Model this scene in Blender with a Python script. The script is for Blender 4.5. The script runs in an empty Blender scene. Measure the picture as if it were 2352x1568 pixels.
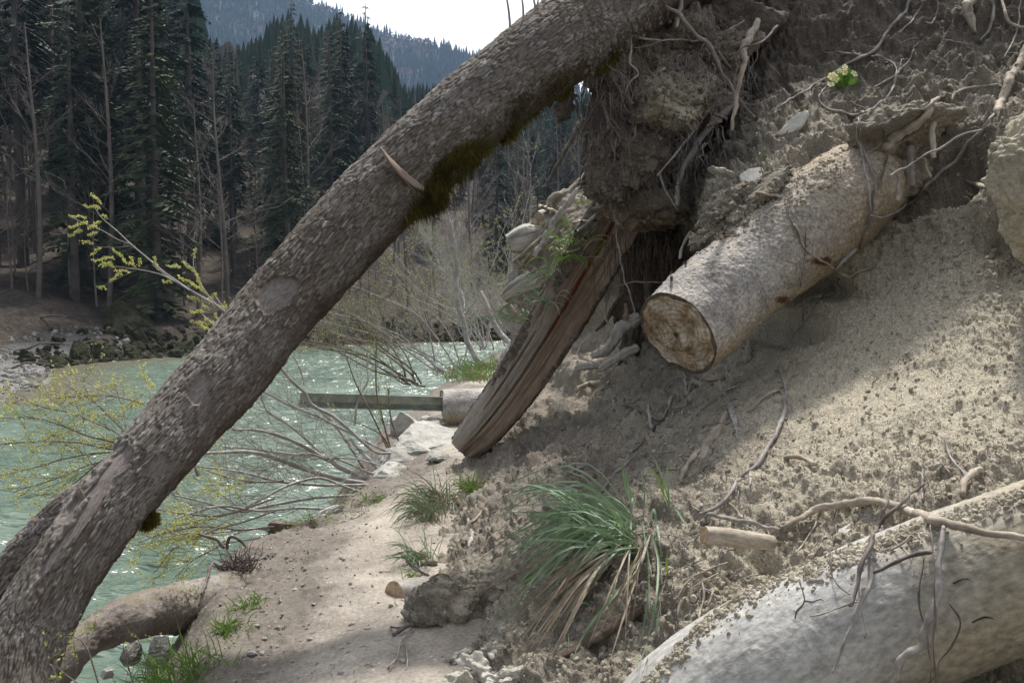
import bpy, bmesh, math, random, time
import numpy as np
from mathutils import Vector
from mathutils.bvhtree import BVHTree
T0 = time.time()
random.seed(7)
RS = np.random.RandomState(11)
SC = bpy.context.scene
COL = SC.collection
# ------------------------------------------------------------------ camera, light, exposure
FPX = 2091.0                       # focal length in pixels of a 2352 px wide frame
PITCH = math.radians(3.39)
EYE = np.array([0.0, 0.0, 1.6])
FW = np.array([0.0, math.cos(PITCH), -math.sin(PITCH)])
UP = np.array([0.0, math.sin(PITCH), math.cos(PITCH)])
RT = np.array([1.0, 0.0, 0.0])
cam_d = bpy.data.cameras.new('camera')
cam = bpy.data.objects.new('camera', cam_d); COL.objects.link(cam)
cam.location = EYE
cam.rotation_euler = (math.radians(90) - PITCH, 0, 0)
cam_d.sensor_width = 36.0; cam_d.lens = 32.0
cam_d.clip_start = 0.05; cam_d.clip_end = 6000
SC.camera = cam
SUN = np.array([0.10, 0.46, 0.88]); SUN /= np.linalg.norm(SUN)
sun_el = math.asin(SUN[2]); sun_az = math.atan2(SUN[0], SUN[1])     # azimuth from +Y towards +X
W = bpy.data.worlds.new('World'); SC.world = W; W.use_nodes = True
wn = W.node_tree.nodes; wl = W.node_tree.links; wn.clear()
sky = wn.new('ShaderNodeTexSky'); sky.sky_type = 'NISHITA'; sky.sun_disc = False
sky.sun_elevation = sun_el; sky.sun_rotation = sun_az
sky.air_density = 1.0; sky.dust_density = 3.0; sky.ozone_density = 1.0
tc = wn.new('ShaderNodeTexCoord')
cn = wn.new('ShaderNodeTexNoise'); cn.inputs['Scale'].default_value = 1.6; cn.inputs['Detail'].default_value = 6
cr = wn.new('ShaderNodeMapRange'); cr.inputs['From Min'].default_value = 0.15; cr.inputs['From Max'].default_value = 0.55
mixc = wn.new('ShaderNodeMix'); mixc.data_type = 'RGBA'
bw = wn.new('ShaderNodeRGBToBW'); bm_ = wn.new('ShaderNodeMath'); bm_.operation = 'MULTIPLY'; bm_.inputs[1].default_value = 2.4
wl.new(sky.outputs['Color'], bw.inputs[0]); wl.new(bw.outputs[0], bm_.inputs[0]); wl.new(bm_.outputs[0], mixc.inputs['B'])
bg = wn.new('ShaderNodeBackground'); bg.inputs['Strength'].default_value = 0.106
wo = wn.new('ShaderNodeOutputWorld')
wl.new(tc.outputs['Generated'], cn.inputs['Vector']); wl.new(cn.outputs['Fac'], cr.inputs['Value'])
cmul = wn.new('ShaderNodeMath'); cmul.operation = 'MULTIPLY'; cmul.inputs[1].default_value = 0.8
wl.new(cr.outputs['Result'], cmul.inputs[0]); wl.new(cmul.outputs[0], mixc.inputs['Factor'])
wl.new(sky.outputs['Color'], mixc.inputs['A']); wl.new(mixc.outputs['Result'], bg.inputs['Color'])
wl.new(bg.outputs['Background'], wo.inputs['Surface'])
sd = bpy.data.lights.new('sun', 'SUN'); so = bpy.data.objects.new('sun', sd); COL.objects.link(so)
sd.energy = 3.8; sd.angle = math.radians(4.5); sd.color = (1.0, 0.95, 0.87)
so.rotation_euler = Vector(SUN).to_track_quat('Z', 'Y').to_euler()
so.location = (-20, 30, 60)
SC.view_settings.view_transform = 'Standard'; SC.view_settings.look = 'None'
SC.view_settings.gamma = 1.0; SC.view_settings.use_curve_mapping = False
SC.view_settings.exposure = 0.5
SC.render.engine = 'CYCLES'
SC.cycles.max_bounces = 6; SC.cycles.volume_bounces = 0
SC.cycles.use_denoising = True

def P(px, py, d):
    return EYE + d * (FW + RT * ((px - 1176.0) / FPX) + UP * ((784.0 - py) / FPX))
def PA(px, py, d):
    px = np.asarray(px, float)[..., None]; py = np.asarray(py, float)[..., None]; d = np.asarray(d, float)[..., None]
    return EYE + d * (FW + RT * ((px - 1176.0) / FPX) + UP * ((784.0 - py) / FPX))
REG = {'O': (0, 0, 1, 1), 'A': (0, 0, .5001, .5001), 'B': (574.2, 0, .5001, .5001), 'C': (1148.4, 0, .3662, .3662),
       'D': (1722.7, 0, .3662, .3662), 'E': (0, 784.4, .4997, .4997), 'F': (574.2, 746.5, .5242, .5242),
       'G': (1091, 344.5, .4028, .4028), 'H': (1148.4, 976.2, .3775, .3775), 'I': (1722.7, 516.8, .3297, .3297),
       'J': (1722.7, 1004.9, .3592, .3592), 'K': (0, 1091, .3043, .3043), 'L': (861.3, 1091, .3043, .3043),
       'M': (401.9, 746.5, .3295, .3295), 'N': (1292, 832.6, .2441, .2441)}
def RG(reg, pts):
    ox, oy, s, t = REG[reg]
    return [(ox + p[0] * s, oy + p[1] * t) + tuple(p[2:]) for p in pts]

# ------------------------------------------------------------------ noise (vectorised)
_R = RS.rand(64, 64, 64).astype(np.float32)
def vnoise(p):
    i = np.floor(p).astype(np.int64); f = (p - i); f = f * f * (3 - 2 * f)
    x0, y0, z0 = (i[..., k] & 63 for k in range(3)); x1, y1, z1 = ((a + 1) & 63 for a in (x0, y0, z0))
    fx, fy, fz = f[..., 0], f[..., 1], f[..., 2]
    a = _R[x0, y0, z0] * (1 - fx) + _R[x1, y0, z0] * fx
    b = _R[x0, y1, z0] * (1 - fx) + _R[x1, y1, z0] * fx
    c = _R[x0, y0, z1] * (1 - fx) + _R[x1, y0, z1] * fx
    d = _R[x0, y1, z1] * (1 - fx) + _R[x1, y1, z1] * fx
    return ((a * (1 - fy) + b * fy) * (1 - fz) + (c * (1 - fy) + d * fy) * fz) * 2 - 1
def fbm(p, scale, octs=4, gain=0.5, off=0.0):
    p = np.asarray(p, float) * scale + off; o = 0; a = 1.0
    for k in range(octs):
        o = o + a * vnoise(p + k * 17.3); p = p * 2.03; a *= gain
    return o
def ridged(p, scale, octs=4, gain=0.5, off=0.0):
    p = np.asarray(p, float) * scale + off; o = 0; a = 1.0
    for k in range(octs):
        o = o + a * (1 - 2 * np.abs(vnoise(p + k * 9.1))); p = p * 2.03; a *= gain
    return o
_J = RS.rand(256, 256, 4).astype(np.float32)
def voro2(x, y, py=0, jit=0.9):
    """F1, F2, random of the nearest cell, offset in x; py = period in y cells (0 none)."""
    ix = np.floor(x).astype(np.int64); iy = np.floor(y).astype(np.int64)
    F1 = np.full(x.shape, 9.0); F2 = np.full(x.shape, 9.0); r = np.zeros(x.shape); ox = np.zeros(x.shape)
    for dx in (-1, 0, 1):
        for dy in (-1, 0, 1):
            cx = ix + dx; cy = iy + dy
            hy = (cy % py) if py else cy
            j = _J[cx & 255, hy & 255]
            qx = cx + .5 + (j[..., 0] - .5) * jit - x; qy = cy + .5 + (j[..., 1] - .5) * jit - y
            d = np.sqrt(qx * qx + qy * qy)
            n = d < F1
            F2 = np.where(n, F1, np.minimum(F2, d)); r = np.where(n, j[..., 2], r); ox = np.where(n, qx, ox)
            F1 = np.where(n, d, F1)
    return F1, F2, r, ox
def voro3(p, jit=0.9):
    i = np.floor(p).astype(np.int64)
    F1 = np.full(p.shape[:-1], 9.0); r = np.zeros(p.shape[:-1])
    for dx in (-1, 0, 1):
        for dy in (-1, 0, 1):
            for dz in (-1, 0, 1):
                c = i + np.array([dx, dy, dz]); z = c[..., 2] * 37
                j = _J[(c[..., 0] + z) & 255, (c[..., 1] + 3 * z) & 255]
                q = c + .5 + (j[..., :3] - .5) * jit - p
                d = np.sqrt((q * q).sum(-1)); n = d < F1
                r = np.where(n, j[..., 3], r); F1 = np.where(n, d, F1)
    return F1, r
def sstep(a, b, x):
    t = np.clip((x - a) / (b - a), 0, 1); return t * t * (3 - 2 * t)
def nrm(v):
    v = np.asarray(v, float); return v / (np.linalg.norm(v, axis=-1, keepdims=True) + 1e-12)

# ------------------------------------------------------------------ objects
def tag(o, label=None, cat=None, group=None, kind=None):
    if label: o['label'] = label
    if cat: o['category'] = cat
    if group: o['group'] = group
    if kind: o['kind'] = kind
    return o
def empty(name, loc, label=None, cat=None, group=None):
    o = bpy.data.objects.new(name, None); COL.objects.link(o); o.location = tuple(map(float, loc))
    o.empty_display_size = 0.1
    return tag(o, label, cat, group)
def obj(name, V, F, mat, parent=None, origin=None, smooth=True, attrs=None, flat_n=None):
    """V (n,3) in world space, F list of arrays/lists. The object's origin is the parent's, or `origin`."""
    V = np.asarray(V, float).reshape(-1, 3)
    if origin is None:
        origin = np.zeros(3) if parent is None else None
    m = bpy.data.meshes.new(name)
    org = np.array(parent_loc(parent)) if parent is not None else np.asarray(origin, float)
    Vl = V - org
    if isinstance(F, np.ndarray):
        nf, k = F.shape
        m.vertices.add(len(Vl)); m.vertices.foreach_set('co', Vl.astype(np.float32).ravel())
        m.loops.add(nf * k); m.loops.foreach_set('vertex_index', F.astype(np.int32).ravel())
        m.polygons.add(nf); m.polygons.foreach_set('loop_start', np.arange(0, nf * k, k, dtype=np.int32))
        m.polygons.foreach_set('loop_total', np.full(nf, k, dtype=np.int32))
    else:
        tot = np.array([len(f) for f in F], dtype=np.int32)
        flat = np.fromiter((i for f in F for i in f), dtype=np.int32)
        st = np.zeros(len(F), dtype=np.int32); st[1:] = np.cumsum(tot)[:-1]
        m.vertices.add(len(Vl)); m.vertices.foreach_set('co', Vl.astype(np.float32).ravel())
        m.loops.add(len(flat)); m.loops.foreach_set('vertex_index', flat)
        m.polygons.add(len(F)); m.polygons.foreach_set('loop_start', st); m.polygons.foreach_set('loop_total', tot)
    m.polygons.foreach_set('use_smooth', np.full(len(m.polygons), bool(smooth)))
    m.update(calc_edges=True)
    if attrs:
        for k, a in attrs.items():
            a = np.asarray(a, np.float32)
            if a.ndim == 1:
                at = m.attributes.new(k, 'FLOAT', 'POINT'); at.data.foreach_set('value', a)
            else:
                at = m.attributes.new(k, 'FLOAT_VECTOR', 'POINT'); at.data.foreach_set('vector', a.ravel())
    if mat: m.materials.append(mat)
    o = bpy.data.objects.new(name, m); COL.objects.link(o)
    if parent is not None: o.parent = parent
    else: o.location = tuple(map(float, org))
    return o
def parent_loc(p):
    l = np.array(p.location)
    while p.parent is not None:
        p = p.parent; l = l + np.array(p.location)
    return l
def quads(n, m, wrap=False):
    i = np.arange(n - 1)[:, None]; j = np.arange(m if wrap else m - 1)[None, :]
    a = i * m + j; b = i * m + (j + 1) % m
    return np.stack([a, b, b + m, a + m], -1).reshape(-1, 4)
def catmull(pts, n):
    p = np.asarray(pts, float)
    if len(p) == 2:
        t = np.linspace(0, 1, n)[:, None]; return p[0] * (1 - t) + p[1] * t
    e = np.vstack([2 * p[0] - p[1], p, 2 * p[-1] - p[-2]])
    t = np.linspace(0, len(p) - 1 - 1e-9, n); i = t.astype(int); f = (t - i)[:, None]
    a, b, c, d = e[i], e[i + 1], e[i + 2], e[i + 3]
    return .5 * (2 * b + (c - a) * f + (2 * a - 5 * b + 4 * c - d) * f * f + (3 * b - a - 3 * c + d) * f ** 3)
def frames(c):
    t = np.gradient(c, axis=0); t = nrm(t)
    ref = np.array([0, 0, 1.0]) if abs(t[0][2]) < .9 else np.array([1.0, 0, 0])
    n = nrm(np.cross(t[0], ref)); N = [n]
    for i in range(1, len(c)):
        n = n - t[i] * np.dot(n, t[i]); n = nrm(n); N.append(n)
    N = np.array(N); B = np.cross(t, N)
    return t, N, B
def tube_grid(pts, radii, n, m):
    """pts (k,3), radii (k,) -> grid V(n,m,3), outward dirs, s, theta, r, centre"""
    pr = np.hstack([np.asarray(pts, float), np.asarray(radii, float)[:, None]])
    c = catmull(pr, n * 3)
    L = np.concatenate([[0], np.cumsum(np.linalg.norm(np.diff(c[:, :3], axis=0), axis=1))])
    s = np.linspace(0, L[-1], n); c = np.stack([np.interp(s, L, c[:, k]) for k in range(4)], -1)
    r = np.maximum(c[:, 3], 1e-5); c = c[:, :3]
    t, N, B = frames(c)
    th = np.arange(m) * 2 * np.pi / m
    D = N[:, None] * np.cos(th)[None, :, None] + B[:, None] * np.sin(th)[None, :, None]
    return c[:, None] + D * r[:, None, None], D, s, th, r, c, t
def fib_attr(s, th, r):
    r0 = float(np.mean(r))
    return np.stack([np.broadcast_to(s[:, None], (len(s), len(th))), r0 * np.cos(th)[None] + 0 * s[:, None], r0 * np.sin(th)[None] + 0 * s[:, None]], -1).reshape(-1, 3)
def tube_obj(name, V, mat, parent=None, caps=True, attrs=None, smooth=True, origin=None):
    n, m, _ = V.shape; F = quads(n, m, True)
    Vf = V.reshape(-1, 3); at = {k: np.asarray(a).reshape(n * m, -1).squeeze() if np.asarray(a).ndim != 3 else np.asarray(a).reshape(-1, 3) for k, a in (attrs or {}).items()}
    if caps:
        Vf = np.vstack([Vf, V[0].mean(0), V[-1].mean(0)])
        for k in at: at[k] = np.concatenate([at[k], at[k][:1], at[k][-1:]])
        j = np.arange(m); c0 = n * m; c1 = c0 + 1; b = (n - 1) * m
        f0 = np.stack([(j + 1) % m, j, np.full(m, c0), np.full(m, c0)], -1)
        F = [tuple(x) for x in F.tolist()] + [((k + 1) % m, k, c0) for k in range(m)] + [(b + k, b + (k + 1) % m, c1) for k in range(m)]
    return obj(name, Vf, F, mat, parent, smooth=smooth, attrs=at, origin=origin)
def join_tubes(lines, seg=4, wig=0.0):
    """lines: list of (pts (k,3), radii (k,)); returns V,F,fib of many thin tubes in one array"""
    VV, FF, AA = [], [], []; off = 0
    for pts, rad in lines:
        c = np.asarray(pts, float); k = len(c)
        if k < 2: continue
        t, N, B = frames(c); th = np.arange(seg) * 2 * np.pi / seg
        D = N[:, None] * np.cos(th)[None, :, None] + B[:, None] * np.sin(th)[None, :, None]
        r = np.broadcast_to(np.asarray(rad, float), (k,))
        V = c[:, None] + D * r[:, None, None]
        s = np.concatenate([[0], np.cumsum(np.linalg.norm(np.diff(c, axis=0), axis=1))])
        VV.append(V.reshape(-1, 3)); AA.append(fib_attr(s, th, r))
        FF.append(quads(k, seg, True) + off)
        if seg >= 4:
            FF.append(np.array([[off + seg * (k - 1) + q for q in (0, 1, 2, 3)]]) if seg == 4 else np.zeros((0, 4), int))
        off += k * seg
    return np.vstack(VV), np.vstack(FF), np.vstack(AA)
def wiggle(c, amp, scale, seed=0.0):
    c = np.asarray(c, float)
    d = np.stack([vnoise(c * scale + seed + k * 31.7) for k in range(3)], -1)
    f = np.ones(len(c)); f[0] = f[-1] = .4
    return c + d * amp * f[:, None]
# ------------------------------------------------------------------ materials
def mat(name, stops, scale=6.0, detail=8, rough=0.9, spec=0.25, bumps=((40, 0.4, 0.01),), stretch=None, fib=False,
        fine=(90, 0.35), layers=(), metallic=0.0, rough_var=0.0, sss=0.0, dist=0.3, trans=None, world=False):
    """stops: colour ramp over noise; fine: brightness speckle (scale, amount); bumps: (scale, strength, distance[, kind]);
    layers: (attribute or None, colour, noise scale, lo, hi) mixed on top."""
    m = bpy.data.materials.new(name); m.use_nodes = True
    N = m.node_tree.nodes; L = m.node_tree.links; N.clear()
    out = N.new('ShaderNodeOutputMaterial'); bs = N.new('ShaderNodeBsdfPrincipled')
    L.new(bs.outputs[0], out.inputs['Surface'])
    if fib:
        co = N.new('ShaderNodeAttribute'); co.attribute_name = 'fib'; vec = co.outputs['Vector']
    elif world:
        co = N.new('ShaderNodeNewGeometry'); vec = co.outputs['Position']
    else:
        co = N.new('ShaderNodeTexCoord'); vec = co.outputs['Object']
    mp = N.new('ShaderNodeMapping'); L.new(vec, mp.inputs['Vector']); raw = vec
    if stretch: mp.inputs['Scale'].default_value = stretch
    vec = mp.outputs['Vector']
    def noise(sc, det=6, v=vec, rg=0.6, ds=0.0):
        n = N.new('ShaderNodeTexNoise'); n.inputs['Scale'].default_value = sc; n.inputs['Detail'].default_value = det
        n.inputs['Roughness'].default_value = rg; n.inputs['Distortion'].default_value = ds
        L.new(v, n.inputs['Vector']); return n.outputs['Fac']
    r = N.new('ShaderNodeValToRGB'); L.new(noise(scale, detail, ds=dist), r.inputs['Fac'])
    e = r.color_ramp.elements
    while len(e) < len(stops): e.new(0.5)
    for k, (p, c) in enumerate(stops):
        e[k].position = p; e[k].color = (*c, 1)
    col = r.outputs['Color']
    for (att, c, sc, lo, hi) in layers:
        x = N.new('ShaderNodeMix'); x.data_type = 'RGBA'; x.inputs['B'].default_value = (*c, 1)
        L.new(col, x.inputs['A'])
        f = noise(sc, 6, raw) if not att or sc else None
        if att:
            a = N.new('ShaderNodeAttribute'); a.attribute_name = att; fa = a.outputs['Fac']
            if f is not None:
                ad = N.new('ShaderNodeMath'); ad.operation = 'MULTIPLY_ADD'; L.new(f, ad.inputs[0]); ad.inputs[1].default_value = 1.0
                L.new(fa, ad.inputs[2]); fa = ad.outputs[0]
            f = fa
        mr = N.new('ShaderNodeMapRange'); mr.inputs['From Min'].default_value = lo; mr.inputs['From Max'].default_value = hi
        L.new(f, mr.inputs['Value']); L.new(mr.outputs['Result'], x.inputs['Factor']); col = x.outputs['Result']
    if fine:
        mr = N.new('ShaderNodeMapRange'); mr.inputs['From Min'].default_value = .3; mr.inputs['From Max'].default_value = .7
        mr.inputs['To Min'].default_value = 1 - fine[1]; mr.inputs['To Max'].default_value = 1 + fine[1]
        L.new(noise(fine[0], 5), mr.inputs['Value'])
        x = N.new('ShaderNodeMix'); x.data_type = 'RGBA'; x.blend_type = 'MULTIPLY'; x.inputs['Factor'].default_value = 1
        L.new(col, x.inputs['A']); L.new(mr.outputs['Result'], x.inputs['B']); col = x.outputs['Result']
    L.new(col, bs.inputs['Base Color'])
    bs.inputs['Roughness'].default_value = rough; bs.inputs['Specular IOR Level'].default_value = spec
    bs.inputs['Metallic'].default_value = metallic
    if rough_var:
        mr = N.new('ShaderNodeMapRange'); mr.inputs['To Min'].default_value = rough - rough_var; mr.inputs['To Max'].default_value = rough + rough_var
        L.new(noise(scale * 3), mr.inputs['Value']); L.new(mr.outputs['Result'], bs.inputs['Roughness'])
    prev = None
    for b in bumps:
        bn = N.new('ShaderNodeBump'); bn.inputs['Strength'].default_value = b[1]; bn.inputs['Distance'].default_value = b[2]
        if len(b) > 3 and b[3] == 'v':
            v = N.new('ShaderNodeTexVoronoi'); v.inputs['Scale'].default_value = b[0]; L.new(vec, v.inputs['Vector']); h = v.outputs['Distance']
        else: h = noise(b[0], 5)
        L.new(h, bn.inputs['Height'])
        if prev is not None: L.new(prev, bn.inputs['Normal'])
        prev = bn.outputs['Normal']
    if prev is not None: L.new(prev, bs.inputs['Normal'])
    if trans:
        tr = N.new('ShaderNodeBsdfTranslucent'); ms = N.new('ShaderNodeMixShader'); ms.inputs['Fac'].default_value = trans
        L.new(col, tr.inputs['Color']); L.new(bs.outputs[0], ms.inputs[1]); L.new(tr.outputs[0], ms.inputs[2]); L.new(ms.outputs[0], out.inputs['Surface'])
    return m
M = {}
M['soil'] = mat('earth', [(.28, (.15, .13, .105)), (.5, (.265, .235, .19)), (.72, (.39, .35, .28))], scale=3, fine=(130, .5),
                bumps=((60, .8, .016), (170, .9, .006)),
                layers=(('tan', (.45, .405, .315), 5, .75, 1.45), ('humus_shade', (.125, .104, .086), 6, .75, 1.5), (None, (.46, .44, .40), 75, .66, .72)))
M['path'] = mat('trodden_earth', [(.3, (.22, .192, .165)), (.5, (.33, .295, .25)), (.75, (.43, .39, .335))], scale=2.2, fine=(60, .3),
                bumps=((30, .35, .02), (160, .45, .005)), layers=(('crumb', (.16, .14, .12), 5, .7, 1.25), (None, (.55, .52, .47), 60, .68, .72)))
M['crumb'] = mat('soil_crumb', [(.3, (.25, .222, .175)), (.5, (.35, .312, .245)), (.72, (.48, .44, .36))], scale=9, world=True, fine=(120, .35), bumps=((150, .5, .004),))
M['crumb_dark'] = mat('dark_soil_crumb', [(.3, (.13, .11, .09)), (.5, (.19, .165, .135)), (.72, (.29, .255, .21))], scale=9, world=True, fine=(120, .35), bumps=((150, .5, .004),))
M['clay'] = mat('clay', [(.3, (.30, .265, .20)), (.5, (.42, .375, .28)), (.7, (.52, .47, .37))], scale=5, fine=(90, .2), bumps=((50, .4, .015), (200, .5, .004)),
                layers=(('humus_shade', (.13, .11, .09), 6, .8, 1.4),))
M['bark'] = mat('rough_bark', [(.3, (.092, .08, .068)), (.5, (.172, .153, .135)), (.72, (.27, .25, .228))], scale=14, fib=True, stretch=(.4, 1, 1), fine=(90, .4),
                bumps=((70, .6, .008), (240, .6, .003)),
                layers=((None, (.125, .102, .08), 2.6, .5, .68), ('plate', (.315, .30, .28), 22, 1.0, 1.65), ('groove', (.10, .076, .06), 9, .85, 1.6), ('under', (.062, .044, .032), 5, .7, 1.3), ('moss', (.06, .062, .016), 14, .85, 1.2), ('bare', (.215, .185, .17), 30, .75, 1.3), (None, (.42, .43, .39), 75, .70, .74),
                        ))
M['pstone'] = mat('pale_stone', [(.3, (.50, .48, .42)), (.5, (.60, .58, .52)), (.72, (.70, .68, .62))], scale=9, fine=(70, .15), bumps=((60, .5, .008),))
M['greylog'] = mat('grey_brown_smooth_bark', [(.3, (.10, .082, .068)), (.5, (.18, .155, .135)), (.7, (.29, .265, .24))], scale=5, fib=True, fine=(80, .3), bumps=((40, .6, .01), (140, .6, .004)), layers=(('moss', (.12, .10, .02), 8, .95, 1.3),), rough=.6)
M['silver'] = mat('silvered_wood', [(.3, (.15, .135, .115)), (.5, (.32, .30, .265)), (.7, (.50, .475, .43))], scale=16, fib=True, stretch=(.08, 1, 1), fine=(60, .3), bumps=((50, 1.0, .02), (120, .5, .006)), rough=.8)
M['bare_wood'] = mat('debarked_wood', [(.3, (.20, .155, .13)), (.5, (.30, .24, .205)), (.7, (.38, .32, .28))], scale=10, fib=True, stretch=(.18, 1, 1), fine=(60, .2), bumps=((60, .4, .004),), rough=.7)
M['moss'] = mat('moss', [(.3, (.045, .030, .012)), (.5, (.11, .09, .02)), (.7, (.23, .21, .04))], scale=7, fine=(90, .4), bumps=((90, .5, .01),), trans=.5)
M['log'] = mat('crusted_smooth_bark', [(.3, (.25, .225, .20)), (.5, (.40, .375, .35)), (.72, (.56, .535, .505))], scale=7, fib=True, fine=(65, .5),
               bumps=((45, .8, .018), (150, .8, .006)), layers=(('dirt', (.37, .30, .205), 7, .75, 1.3), ('rot', (.115, .052, .03), 22, .85, 1.15)), rough=.8)
M['biglog'] = mat('pale_crusted_bark', [(.3, (.27, .26, .24)), (.5, (.37, .36, .335)), (.72, (.47, .46, .44))], scale=2.2, fib=True, stretch=(.6, 1, 1), fine=(50, .38),
                  bumps=((22, .25, .012), (100, .6, .004)), layers=((None, (.25, .235, .22), 60, .66, .70), ('dirt', (.34, .295, .215), 4, .7, 1.25), (None, (.20, .185, .165), 2.3, .60, .72)), rough=.8)
M['cut'] = mat('weathered_end_grain', [(.3, (.09, .062, .042)), (.42, (.26, .195, .13)), (.52, (.42, .345, .245)), (.62, (.50, .47, .42)), (.72, (.18, .13, .085))], scale=9, fine=(50, .45), fib=True, stretch=(1, 1, 1),
               bumps=((90, .6, .004),), layers=(('ring', (.17, .12, .075), 9, 1.0, 2.0), ('rim', (.10, .075, .055), 10, .9, 1.3), ('crack', (.03, .02, .015), 0, .35, .8)))
M['cut_pale'] = mat('fresh_end_grain', [(.3, (.36, .24, .14)), (.5, (.50, .38, .25)), (.7, (.30, .19, .11))], scale=14, fine=(60, .2), fib=True, bumps=((90, .4, .004),))
M['wood'] = mat('split_wood', [(.28, (.085, .056, .044)), (.45, (.215, .16, .12)), (.6, (.34, .275, .225)), (.75, (.44, .395, .34))], scale=12, fib=True, stretch=(.07, 1, 1), fine=(120, .3),
                bumps=((60, .9, .012), (160, .5, .004)), layers=(('red', (.27, .105, .045), 14, .85, 1.35), ('grey', (.36, .33, .30), 14, .8, 1.4)), rough=.8)
M['rootp'] = mat('pale_root', [(.3, (.21, .17, .13)), (.5, (.35, .30, .24)), (.7, (.50, .445, .365))], scale=22, fib=True, stretch=(.35, 1, 1), fine=(110, .25), bumps=((70, .5, .003),), rough=.8)
M['rootg'] = mat('grey_twig', [(.3, (.17, .15, .135)), (.5, (.28, .255, .235)), (.7, (.40, .38, .36))], scale=20, fib=True, stretch=(.35, 1, 1), fine=(110, .3), bumps=((70, .4, .002),), rough=.75)
M['twigd'] = mat('dark_twig', [(.3, (.06, .048, .045)), (.5, (.13, .105, .095)), (.7, (.24, .215, .20))], scale=20, fib=True, stretch=(.35, 1, 1), fine=(110, .3), bumps=((70, .4, .002),), rough=.75)
M['twigw'] = mat('silver_twig', [(.3, (.20, .185, .17)), (.5, (.33, .315, .30)), (.7, (.48, .47, .45))], scale=9, fib=True, fine=(60, .2), bumps=(), rough=.55)
M['twigb'] = mat('brown_twig', [(.3, (.12, .095, .075)), (.7, (.24, .20, .165))], scale=9, fine=(60, .2), bumps=(), rough=.7)
M['dark_root'] = mat('dark_root_mat', [(.3, (.045, .034, .026)), (.5, (.10, .078, .06)), (.7, (.18, .148, .118))], scale=14, fine=(60, .3), bumps=((60, .5, .01),))
M['rotten'] = mat('rotten_wood', [(.3, (.09, .062, .04)), (.5, (.21, .16, .11)), (.65, (.33, .27, .20)), (.8, (.42, .37, .30))], scale=9, fib=True, stretch=(.2, 1, 1), fine=(90, .3), bumps=((40, .8, .02), (150, .5, .005)))
M['steel'] = mat('galvanised_steel', [(.3, (.20, .235, .20)), (.5, (.30, .335, .295)), (.72, (.40, .43, .39))], scale=7, fine=(50, .15), bumps=((80, .15, .002),), rough=.55, metallic=.35, spec=.5,
                 layers=((None, (.13, .075, .03), 9, .66, .74),))
M['stone'] = mat('limestone', [(.3, (.33, .32, .29)), (.5, (.46, .45, .415)), (.72, (.58, .565, .53))], scale=6, fine=(70, .2), bumps=((25, .5, .03), (110, .5, .006)))
M['stone_dark'] = mat('river_stone', [(.3, (.14, .135, .12)), (.5, (.24, .235, .22)), (.72, (.38, .37, .35))], scale=3, fine=(30, .3), bumps=((15, .5, .03), (60, .4, .01)))
M['mossrock'] = mat('mossy_rock', [(.3, (.018, .020, .009)), (.5, (.042, .044, .018)), (.68, (.085, .08, .05)), (.8, (.17, .16, .145))], scale=1.6, fine=(12, .4), bumps=((6, .6, .15), (24, .5, .05)))
M['litter'] = mat('leaf_litter', [(.3, (.024, .018, .013)), (.5, (.048, .037, .027)), (.66, (.09, .072, .056)), (.78, (.04, .05, .018))], scale=.35, detail=12, fine=(3.2, .5), bumps=((4, .7, .25), (20, .5, .05)),
                  layers=((None, (.30, .26, .22), 9, .63, .70),))
M['shore'] = mat('gravel_shore', [(.3, (.19, .175, .155)), (.5, (.30, .28, .26)), (.72, (.40, .385, .365))], scale=.8, fine=(9, .35), bumps=((6, .5, .05), (30, .4, .02)))
M['sedge'] = mat('sedge_blade', [(.3, (.10, .175, .07)), (.5, (.16, .25, .135)), (.72, (.27, .35, .25))], scale=5, fine=(30, .2), bumps=(), rough=.5, spec=.5, trans=.25)
M['sedge2'] = mat('pale_sedge_blade', [(.3, (.13, .20, .10)), (.5, (.20, .27, .18)), (.72, (.32, .37, .29))], scale=5, fine=(30, .2), bumps=(), rough=.5, spec=.5, trans=.25)
M['wclay'] = mat('white_clay', [(.3, (.33, .31, .26)), (.5, (.47, .45, .40)), (.72, (.60, .58, .53))], scale=9, fine=(90, .3), bumps=((60, .7, .012), (160, .7, .005)), layers=(('humus_shade', (.15, .12, .095), 6, .8, 1.4),))
M['grass'] = mat('bright_grass', [(.3, (.09, .18, .025)), (.5, (.14, .26, .04)), (.72, (.22, .34, .08))], scale=6, fine=(30, .2), bumps=(), rough=.5, spec=.4, trans=.3)
M['straw'] = mat('dry_straw', [(.3, (.17, .13, .10)), (.5, (.30, .245, .185)), (.72, (.44, .385, .30))], scale=5, fine=(40, .25), bumps=(), rough=.7, trans=.1)
M['catkin'] = mat('catkin', [(.3, (.46, .48, .15)), (.6, (.66, .66, .27))], scale=20, fine=(40, .2), bumps=(), rough=.7, trans=.35)
M['bud'] = mat('leaf_bud', [(.3, (.24, .30, .06)), (.6, (.40, .46, .12))], scale=20, fine=(40, .2), bumps=(), rough=.6, trans=.35)
M['petal'] = mat('yellow_petal', [(.3, (.74, .72, .34)), (.6, (.84, .82, .50))], scale=20, fine=None, bumps=(), rough=.6, trans=.3)
M['eye'] = mat('flower_eye', [(.3, (.75, .55, .04)), (.6, (.80, .62, .08))], scale=20, fine=None, bumps=(), rough=.6)
M['leafg'] = mat('primrose_leaf', [(.3, (.07, .16, .02)), (.6, (.13, .27, .04))], scale=30, fine=(60, .3), bumps=((60, .5, .004),), rough=.5, trans=.25)
M['deadleaf'] = mat('dead_leaf', [(.3, (.15, .095, .06)), (.6, (.28, .20, .14))], scale=30, fine=(60, .3), bumps=((60, .4, .004),), rough=.7, trans=.15)
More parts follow.
